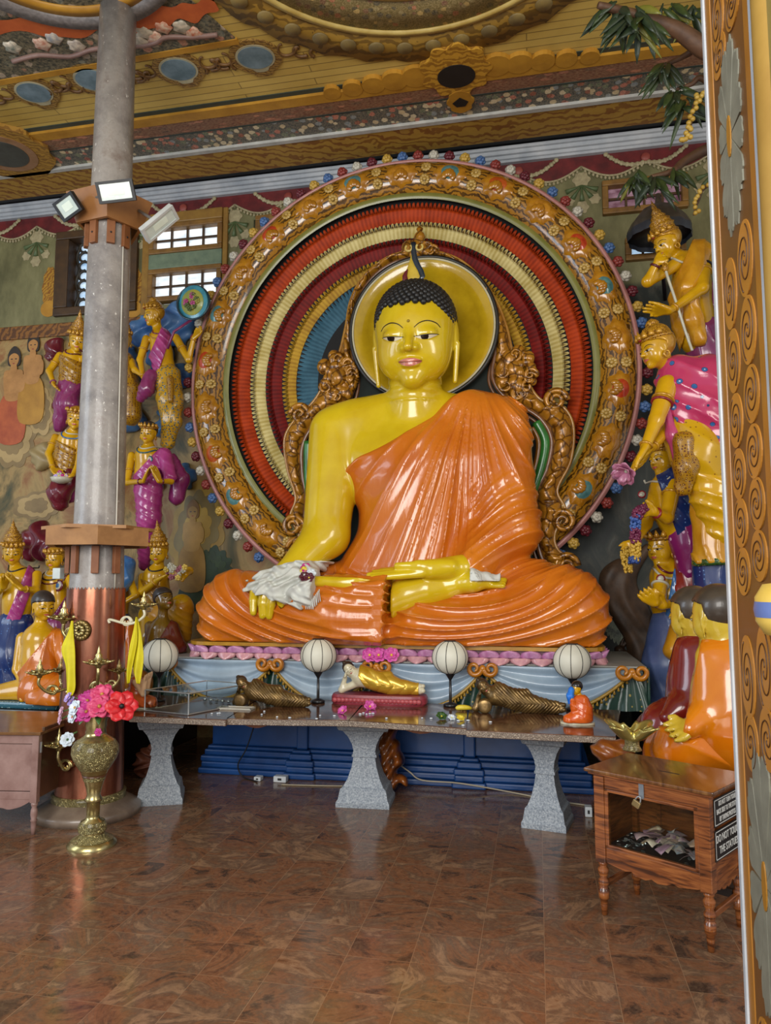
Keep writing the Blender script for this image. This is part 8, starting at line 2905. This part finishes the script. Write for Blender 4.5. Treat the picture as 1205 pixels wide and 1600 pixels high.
# the two seated monks facing the great statue, seen from behind
yS = 4.75
m_pale = paint('#d0b43c', '#c0a02c', 0.22, 0.5, 4)
SB = np.array([P(1110, 1180, yS)[0], yS, 0.42])
fig('monk_statue', 'seated monk statue in a bright orange robe seen from behind, beside the painted jamb', yS, (1118, 962, -0.02, -140, 14, -6), 80, [(1146, 1040, 0, 46), (1146, 1090, 0, 48), (1146, 1140, 0, 58)],
    [{'p': [(1112, 1028, -0.05), (1112, 1102, -0.10), (1078, 1136, -0.18), (1044, 1146, -0.2)], 'n': (0, -0.6, 0.8), 'r': (0.26, 0.22, 0.13), 'thumb': -1}],
    cloth=[{'k': 'torso', 'name': 'orange_robe', 'm': m_orb, 'arms': (0,), 'dir': (0.25, 0, -1), 'fr': 3.2, 'amp': 0.03, 'th': 0.05, 'cut': [((1064, 1160, 0), (1074, 1110, 0), 1)], 'more': [((1146, 1000, 0.02, 26), (1146, 1050, 0, 44))], 'res': 22},
           {'k': 'chain', 'name': 'robe_lap', 'm': m_orb, 'p': [(1140, 1156, 0, 46), (1062, 1172, -0.05, 26), (1040, 1176, 0.15, 22), (1100, 1172, 0.25, 26)], 'dir': (0.5, 0, 1), 'fr': 5.5, 'amp': 0.06, 'res': 24}],
    capm=m_hairbrown, skin=m_pale, hair_args={'line_': 0.30, 'back': -0.22, 'puff': 0.03}, base=SB, lobes=True, group=GR, res=24)
yR = 5.2
fig('monk_statue', 'seated monk statue in a dark red robe seen from behind, next to the orange monk', yR, (1080, 960, -0.02, -138, 14, -6), 72, [(1104, 1030, 0, 40), (1104, 1075, 0, 42), (1104, 1110, 0, 48)],
    [{'p': [(1084, 1020, -0.05), (1080, 1080, -0.08), (1062, 1108, -0.14)], 'r': (0.26, 0.22, 0.14)}],
    cloth=[{'k': 'torso', 'name': 'dark_red_robe', 'm': m_marr, 'arms': (0,), 'dir': (0.25, 0, -1), 'fr': 3.6, 'amp': 0.03, 'th': 0.05, 'more': [((1104, 996, 0.02, 22), (1104, 1040, 0, 38)), ((1062, 1106, -0.14, 14), (1048, 1122, -0.16, 10))], 'res': 22},
           {'k': 'chain', 'name': 'robe_lap', 'm': m_marr, 'p': [(1100, 1118, 0, 44), (1040, 1132, -0.05, 24), (1028, 1138, 0.15, 20), (1080, 1135, 0.25, 26)], 'dir': (0.5, 0, 1), 'fr': 4.5, 'amp': 0.03, 'res': 22}],
    capm=m_hairbrown, skin=m_pale, hair_args={'line_': 0.30, 'back': -0.22, 'puff': 0.03}, base=np.array([P(1100, 1150, yR)[0], yR, 0.42]), lobes=True, group=GR, res=24)
mb = MB()
mb.box((P(1024, 1190, 4.9)[0], 4.42, 0.0), (1.75, 5.75, 0.42), 0.02)
tag(mb.build('monk_platform', paint('#2a1c14', '#3c2a1e', 0.4, 0.1, 5), smooth=False), 'low dark platform under the two seated monks', 'platform')

# ---- small figurines on the table
yK = 5.42
kb = PZ(905, 1131, TZ)
yK = kb[1]
KB = np.array([kb[0], yK, TZ + 0.014])
fig('kneeling_figurine', 'little kneeling monk figurine in orange with a blue wrapped face on the table', yK, (901, 1075, 0, -48, 6, 0), 19, [(908, 1096, 0, 9), (910, 1108, 0, 11), (910, 1120, 0, 13)],
    [{'p': [(902, 1094, -0.02), (898, 1106, -0.04), (894, 1094, -0.05), (892, 1086, -0.05)], 'n': (1, 0, 0), 'r': (0.24, 0.2, 0.14)}],
    cloth=[{'k': 'torso', 'name': 'orange_robe', 'm': paint('#c85014', '#d86420', 0.25, 0.4, 20), 'th': 0.1, 'dir': (0.4, 0, 1), 'fr': 6, 'arms': (0,), 'cut': [((880, 1088, 0), (930, 1084, 0), 1)], 'more': [((908, 1120, -0.02, 11), (890, 1125, -0.04, 7))]},
           {'k': 'chain', 'name': 'blue_face_cloth', 'm': paint('#1464c8', '#2c80dc', 0.5, 0, 14), 'p': [(893, 1078, -0.03, 4), (891, 1088, -0.05, 4), (890, 1098, -0.05, 2)], 'fr': 8, 'th': 0.02}],
    capm=m_blk, hair_args={'line_': 0.18, 'puff': 0.03}, cat='figurine', base=KB, face=False, res=14, skin=m_yel)
pl = [(kb[0] + 0.115 * math.cos(2 * PI * k / 30) - 0.01, yK + 0.06 * math.sin(2 * PI * k / 30)) for k in range(30)]
tag(MB().prism(pl, TZ + 0.0005, TZ + 0.0135).build('cream_base', m_cream, smooth=False), 'oval cream base under the little kneeling monk figurine', 'base')
kb = PZ(222, 1106, TZ)
KB = np.array([kb[0], kb[1], TZ + 0.014])
fig('kneeling_figurine', 'little kneeling figurine in orange raising pale hands behind the yellow pennant', kb[1], (208, 1046, 0, 50, 0, 0), 21, [(214, 1068, 0, 10), (214, 1082, 0, 11), (216, 1095, 0, 13)],
    [{'p': [(220, 1066, -0.02), (229, 1080, -0.04), (232, 1062, -0.05), (236, 1050, -0.05)], 'n': (-1, 0, 0), 'r': (0.25, 0.22, 0.2), 'size': 0.9}, {'p': [(212, 1066, -0.05), (224, 1084, -0.08), (226, 1066, -0.09), (231, 1053, -0.09)], 'n': (-1, 0, 0), 'r': (0.25, 0.22, 0.2), 'size': 0.9}],
    cloth=[{'k': 'torso', 'name': 'orange_robe', 'm': paint('#a8481c', '#bc5824', 0.3, 0.3, 20), 'th': 0.1, 'dir': (0.4, 0, 1), 'fr': 6, 'more': [((216, 1095, -0.02, 12), (236, 1098, -0.04, 8))]}],
    capm=m_blk, hair_args={'line_': 0.2, 'puff': 0.03}, cat='figurine', base=KB, face=False, res=14, skin=paint('#c8a078', '#d8b48c', 0.35, 0.2, 10))
pl = [(kb[0] + 0.12 * math.cos(2 * PI * k / 30) + 0.01, kb[1] + 0.06 * math.sin(2 * PI * k / 30)) for k in range(30)]
tag(MB().prism(pl, TZ + 0.0005, TZ + 0.0135).build('cream_base', m_cream, smooth=False), 'oval cream base under the figurine with raised pale hands', 'base')
# ------------------------------------------------------------------ painted wall decoration
WF = ((0, WALL_Y - 0.001, 0), (1, 0, 0), (0, 0, 1), (0, -1, 0))
m_mred, m_beige, m_bgreen = paint('#4c1416', '#6c2020', 0.5, 0, 8), paint('#a89c78', '#8c8060', 0.5, 0, 20), paint('#4c5c38', '#5c6c44', 0.5, 0, 10)
W2 = lambda px, py: (P(px, py, WALL_Y)[0], P(px, py, WALL_Y)[2])
for k in range(-3, 6):
    xg = -3.95 + 1.28 * k
    lab = 'painted maroon curtain swag with beige garlands along the top of the wall'
    c = thing('painted_curtain', lab, 'wall painting', (xg, WALL_Y, 6.0), 'painted curtain swags under the cornice')
    pl = [(xg - 0.64, 6.074)] + [(xg - 0.64 + 1.28 * i / 32, 5.96 - 0.13 * abs(math.sin(PI * i / 16))) for i in range(33)] + [(xg + 0.64, 6.074)]
    MB().prism(pl, 0, 0.004, WF).build('maroon_cloth', m_mred, c, False)
    mb = MB()
    mb.tube([(x, WALL_Y - 0.008, z) for x, z in pl[1:-1]], 0.012, 6)
    for x, z in pl[1:-1]:
        mb.lathe([(0.001, -0.05), (0.016, -0.035), (0.008, 0.0)], 6, (x, WALL_Y - 0.01, z))
    mb.build('painted_fringe', m_beige, c)
    for sg in (-1, 1):
        mb = MB()
        for i in range(15):
            q = i / 14
            mb.ball((xg + sg * (0.03 + 0.36 * q), WALL_Y - 0.016, 5.93 + 0.13 * q ** 1.8 - 0.03 * math.sin(PI * q)), (0.02, 0.012, 0.02) if i % 2 else (0.027, 0.014, 0.027), 7, 5)
        mb.build('garland', m_beige, c)
    MB().ball((xg, WALL_Y - 0.012, 5.99), (0.05, 0.02, 0.05), 10, 6).build('bow', paint('#7c3028', '#94483c', 0.5, 0), c)
    xr = xg + 0.64
    r = thing('painted_pendant', 'painted pendant of pale flowers and green leaves on the upper wall', 'wall painting', (xr, WALL_Y, 5.8), 'painted flower pendants on the upper wall')
    for i, (dx, dz, rr) in enumerate(((0, 5.82, 0.085), (-0.13, 5.60, 0.055), (0.13, 5.60, 0.055), (0, 5.52, 0.065))):
        MB().prism([(xr + dx + rr * math.cos(a) * (1 + 0.12 * math.cos(6 * a)), dz + rr * math.sin(a) * (1 + 0.12 * math.cos(6 * a))) for a in np.linspace(0, 2 * PI, 36)[:-1]], 0, 0.005, WF).build('pale_flower', m_beige, r, False)
    mb = MB()
    for a in (-1.2, -0.6, 0, 0.6, 1.2):
        mb.tube([(xr + 0.17 * q * math.sin(a), WALL_Y - 0.003, 5.76 - 0.17 * q * math.cos(a)) for q in (0, 0.5, 1)], [0.008, 0.014, 0.03], 6)
    mb.build('green_leaves', m_bgreen, r)
for px, lab in ((78, 'painted gold vase ornament on the wall left of the lattice window'), (210, 'painted gold vase ornament on the wall just right of the column'), (362, 'painted gold vase ornament between the windows beside the halo')):
    x, z = W2(px, 455)
    g = thing('painted_ornament', lab, 'wall painting', (x, WALL_Y, z), None)
    MB().prism([(x + 0.10 * math.cos(a) * (1 + 0.08 * math.cos(10 * a)), z + 0.04 + 0.26 * math.sin(a) * (1 + 0.04 * math.cos(10 * a))) for a in np.linspace(0, 2 * PI, 50)[:-1]], 0, 0.005, WF).build('ornament_leaf', scrollwork('#7c4a14', '#b08428', 11), g, False)
    MB().prism([(x + 0.11 * math.cos(a), z - 0.22 + 0.10 * math.sin(a)) for a in np.linspace(0, 2 * PI, 24)[:-1]], 0.001, 0.007, WF).build('ornament_foot', m_ochre, g, False)


NCL = [0]


def cloudp(name, lab, px, py, w, h, n, m1, m2):
    """painted cloud: scalloped outline with a paler inside"""
    x, z = W2(px, py)
    s = abs(W2(px + 1, py)[0] - x)
    c = thing(name, lab, 'wall painting', (x, WALL_Y, z))
    NCL[0] += 1
    wv = lambda a: (0.84 + 0.16 * abs(math.sin(n * a + 0.4 * math.sin(a)))) * (1 + 0.13 * math.sin(2 * a + px) + 0.07 * math.sin(3 * a + py))
    for q, (k, m) in enumerate(((1.0, m1), (0.8, m2), (0.5, m1))):
        MB().prism([(x + w * s * k * math.cos(a) * wv(a), z + h * s * k * math.sin(a) * wv(a)) for a in np.linspace(0, 2 * PI, 90)[:-1]], 0.0005, 0.004 + 0.003 * q + 0.00035 * NCL[0], WF).build('cloud_scallop', m, c, False)


m_c1, m_c2 = paint('#8c7448', '#70582f', 0.5, 0, 3), paint('#b09460', '#947a48', 0.5, 0, 3)
cloudp('painted_cloud', 'painted tan cloud low on the wall at the left edge', 20, 690, 36, 42, 4, m_c1, m_c2)
cloudp('painted_cloud', 'painted tan cloud left of the kneeling statue with the bowl', 60, 640, 26, 34, 4, m_c2, m_c1)
cloudp('painted_cloud', 'painted brown cloud above the crowned praying statues', 58, 790, 34, 24, 4, m_c1, m_c2)
cloudp('painted_cloud', 'painted yellow edged cloud around the painted praying figure', 308, 825, 44, 70, 5, paint('#a88c3c', '#8c6c24', 0.5, 0, 3), paint('#6c5c30', '#7c6c3c', 0.5, 0, 3))
cloudp('painted_foliage', 'painted dark green foliage on the wall left of the great lap', 320, 900, 44, 46, 9, paint('#1c2c18', '#2c4024', 0.5, 0, 9), paint('#34481f', '#223018', 0.5, 0, 12))


def painted_person(lab, px, py, k, skin, dress, hair, low):
    x, z = W2(px, py)
    s = abs(W2(px + 1, py)[0] - x) * k
    t_ = thing('painted_figure', lab, 'wall painting', (x, WALL_Y, z))
    NCL[0] += 1
    n_ = 0.0021 * (NCL[0] % 5)
    sh = lambda name, pts, m, h: MB().prism([(x + a * s, z - b * s) for a, b in smooth_path([(*p, 0) for p in pts], 4, True)[::-1, :2]], 0.015, h + 0.0085 + n_, WF).build(name, m, t_, False)
    sh('painted_dress', low, dress, 0.008)
    sh('painted_torso', [(-16, 20), (-6, 16), (6, 16), (16, 20), (15, 45), (10, 62), (-10, 62), (-15, 45)], skin, 0.010)
    sh('painted_arm', [(13, 22), (20, 30), (18, 48), (2, 52), (0, 46), (12, 42)], skin, 0.012)
    sh('painted_hair', [(-11, 0), (-9, -12), (0, -20), (9, -12), (11, 0), (8, 10), (-8, 10)], hair, 0.009)
    sh('painted_face', [(-8, -4), (0, -9), (8, -4), (7, 6), (0, 13), (-7, 6)], skin, 0.013)
    sh('painted_neck', [(-4, 8), (4, 8), (5, 20), (-5, 20)], skin, 0.0115)
    for e in (-3.5, 3.5):
        sh('painted_eye', [(e - 2, 0), (e, -1), (e + 2, 0), (e, 0.8)], m_blk, 0.0137)
    sh('painted_mouth', [(-2, 6.5), (0, 6), (2, 6.5), (0, 7.6)], m_red, 0.0137)


m_ps, m_po, m_ph = paint('#a07038', '#b88448', 0.5, 0, 10), paint('#9c4420', '#b85c2c', 0.5, 0, 6), paint('#241c16', '#34281c', 0.5, 0, 10)
DR = [(-15, 55), (15, 55), (24, 90), (18, 125), (-18, 125), (-24, 90)]
painted_person('painted woman in an orange skirt on the wall at the left edge', 24, 562, 0.92, m_ps, m_po, m_ph, DR)
painted_person('painted woman carrying a dish beside the upper statue left of the column', 54, 540, 0.86, m_ps, m_ochre, m_ph, DR)
painted_person('painted crowned figure pressing its palms, in the yellow edged cloud', 303, 800, 0.9, paint('#8c6c30', '#a07c3c', 0.5, 0, 10), paint('#7c5c24', '#94702c', 0.5, 0, 6), paint('#6c4c1c', '#84602c', 0.5, 0, 10), DR)
# painted forest at the right: trunk, roots, pale bark and the rabbits in low relief
tr = thing('painted_tree_trunk', 'brown modelled tree trunk with roots on the dark wall right of the great lap', 'tree trunk', P(1000, 1000, WALL_Y))
g = U(0.10, *[rc(P(a, b, WALL_Y - 0.02), P(c, d, WALL_Y - 0.02), r0, r1) for a, b, c, d, r0, r1 in ((962, 905, 985, 960, 0.17, 0.15), (985, 960, 1010, 1020, 0.15, 0.16), (1010, 1020, 1034, 1090, 0.16, 0.12), (1034, 1090, 1060, 1125, 0.10, 0.05), (1016, 1040, 1000, 1085, 0.08, 0.04), (975, 900, 1010, 860, 0.12, 0.05))])
fl_ = lambda p: (lambda q: g(q))(np.stack([p[:, 0], WALL_Y - 0.02 + (p[:, 1] - WALL_Y + 0.02) * 1.8, p[:, 2]], 1))
b = P(1000, 1000, WALL_Y)
snet(lambda p: np.maximum(fl_(p) - 0.016 * np.sin(p[:, 0] * 34 + 5 * np.sin(p[:, 2] * 5)), p[:, 1] - WALL_Y + 0.003), b - (0.9, 0.3, 1.1), b + (0.9, 0.05, 1.3), 0.022, 'trunk', paint('#38281a', '#604630', 0.55, 0, 6, 0.3), tr)
cloudp('painted_bark', 'pale lichen patch painted on the wall beside the right knee of the great statue', 958, 965, 18, 44, 9, paint('#5c6454', '#8c9480', 0.5, 0, 22), paint('#3c443c', '#788070', 0.5, 0, 26))
for px, py, m, lab, fl in ((1006, 1040, paint('#9c988c', '#84806f', 0.5, 0, 14), 'white modelled rabbit at the foot of the painted tree', -1), (976, 1034, paint('#342418', '#44301f', 0.5, 0, 14), 'dark brown modelled rabbit beside the white rabbit', 1)):
    c = P(px, py, WALL_Y)
    s = 0.0066 * (1.0 if fl < 0 else 0.8)
    q = lambda a, b_: c + np.array([a * s, -0.03, -b_ * s])
    rb = U(0.03, ell(q(4, 0), (15 * s, 0.10, 20 * s)), ell(q(-9 * 1, -22), (9 * s, 0.07, 8 * s)), rc(q(-4, -14), q(2, -4), 8 * s, 10 * s), ell(q(16, 12), (7 * s, 0.07, 7 * s)), ell(q(-2, 18), (12 * s, 0.08, 4 * s)))
    rb = U(0.008, rb, rc(q(-7, -28), q(-1, -42), 3.2 * s, 2 * s), rc(q(-4, -27), q(7, -38), 3.2 * s, 2 * s))
    r = thing('rabbit_relief', lab, 'rabbit', c)
    snet(lambda p: np.maximum(rb(p), p[:, 1] - WALL_Y + 0.003), c - (30 * s, 0.2, 30 * s), c + (32 * s, 0.1, 48 * s), 0.012, 'body', m, r)
    MB().ball(q(-11, -23) + (0, -0.055, 0), 0.01, 7, 5).build('eye', m_blk, r)
pl = [W2(x, y) for x, y in ((985, 1062), (1030, 1064), (1042, 1100), (1020, 1130), (985, 1128))]
cloudp('painted_ledge', 'dim grey ground painted under the white rabbit', 1012, 1088, 26, 28, 3, paint('#2c2a26', '#3c3a34', 0.5, 0, 9), paint('#24221e', '#34322c', 0.5, 0, 9))

# ------------------------------------------------------------------ modelled tree at the upper right
tree = thing('modelled_tree', 'modelled tree with leafy branches and berries reaching in from the right', 'tree', PZ(1190, 1300))
m_bark = paint('#4c3424', '#6c4c34', 0.6, 0, 8, 0.4)
m_lf = [paint('#2c3c1c', '#3c4c24', 0.45, 0.1, 10), paint('#243020', '#30402a', 0.45, 0.1, 10), paint('#6c6c24', '#7c7c30', 0.45, 0.1, 10)]
tx, ty = P(1180, 600, 6.55)[0], 6.55
base_ = np.array([tx, ty, 0.0])
MB().tube(smooth_path([base_ + (0, 0, 1.45), base_ + (0.03, 0, 2), base_ + (-0.02, -0.1, 3.6), (tx - 0.1, 5.9, 4.8), P(1150, 70, 5.15)], 8), np.linspace(0.16, 0.08, 33), 12).build('trunk', m_bark, tree)
for pts_, r0, r1 in (([(1150, 70, 5.15), (1108, 78, 5.1), (1060, 48, 5.05), (1010, 28, 5.0), (935, 8, 4.85)], 0.085, 0.022), ([(1150, 70, 5.15), (1100, 70, 5.3), (1072, 86, 5.4), (1040, 102, 5.4)], 0.04, 0.012), ([(1160, 190, 5.6), (1102, 125, 5.5), (1080, 132, 5.5), (1056, 140, 5.5)], 0.03, 0.01),
                     ([(1170, 210, 6.3), (1104, 234, 6.3), (1070, 252, 6.3), (1050, 268, 6.25), (1018, 276, 6.2)], 0.06, 0.016), ([(1170, 130, 5.6), (1102, 145, 5.5), (1085, 165, 5.45), (1078, 200, 5.45), (1066, 222, 5.45)], 0.02, 0.008), ([(1170, 270, 6.3), (1106, 290, 6.2), (1092, 312, 6.2), (1084, 336, 6.2)], 0.02, 0.008)):
    pp = smooth_path([P(*q) for q in pts_], 8)
    MB().tube(pp, np.linspace(r0, r1, len(pp)), 8).build('branch', m_bark, tree)
rl = random.Random(21)
for x, y, d, n, L in ((962, 14, 4.9, 12, 0.20), (990, 20, 4.95, 14, 0.26), (1004, 34, 5.0, 10, 0.26), (1045, 8, 5.0, 8, 0.2), (1080, 20, 5.05, 8, 0.2), (1036, 104, 5.4, 14, 0.2), (1058, 142, 5.5, 10, 0.2), (1070, 160, 5.5, 10, 0.26), (992, 276, 6.2, 14, 0.2), (1020, 280, 6.2, 14, 0.24), (1050, 270, 6.25, 9, 0.22)):
    c = P(x, y, d)
    for k in range(n):
        a, dn = rl.random() * 2 * PI, rl.uniform(0.3, 1.1)
        o = nrm((math.cos(a), 0.6 * math.sin(a), -dn))
        w = nrm(np.cross(o, (0.3, 1, 0.2)))
        l, wd = L * rl.uniform(0.7, 1.15), rl.uniform(0.018, 0.028)
        b = c + np.array([rl.uniform(-0.04, 0.04), rl.uniform(-0.04, 0.04), rl.uniform(-0.02, 0.04)])
        ob = MB().slab(lambda u, v: b + o * l * v + w * (u * 2 - 1) * wd * math.sin(PI * (0.08 + 0.90 * v)) + np.array([0, 0, -0.25 * l * v * v]), 3, 5, (0, 0.003, 0.001), 1)
        if k == 0:
            mbs = {}
        m = m_lf[2 if rl.random() < 0.08 else k % 2]
        q = mbs.setdefault(m.name, (MB(), m))
        q[0].add(ob.V, ob.F)
    for q in mbs.values():
        q[0].build('leaf_cluster', q[1], tree)
for pts_ in ([(1098, 146, 5.45), (1086, 160, 5.42), (1080, 190, 5.42), (1076, 210, 5.42), (1068, 222, 5.42)], [(1104, 290, 6.15), (1092, 308, 6.15), (1086, 335, 6.15)]):
    pp = smooth_path([P(*q) for q in pts_], 5)
    for i, q in enumerate(pp):
        MB().ball(q + (rl.uniform(-0.03, 0.03), -0.02, rl.uniform(-0.01, 0.01)), 0.019, 8, 6).build('berry', paint('#a8842c', '#c0a048', 0.4, 0.1, 10), tree)
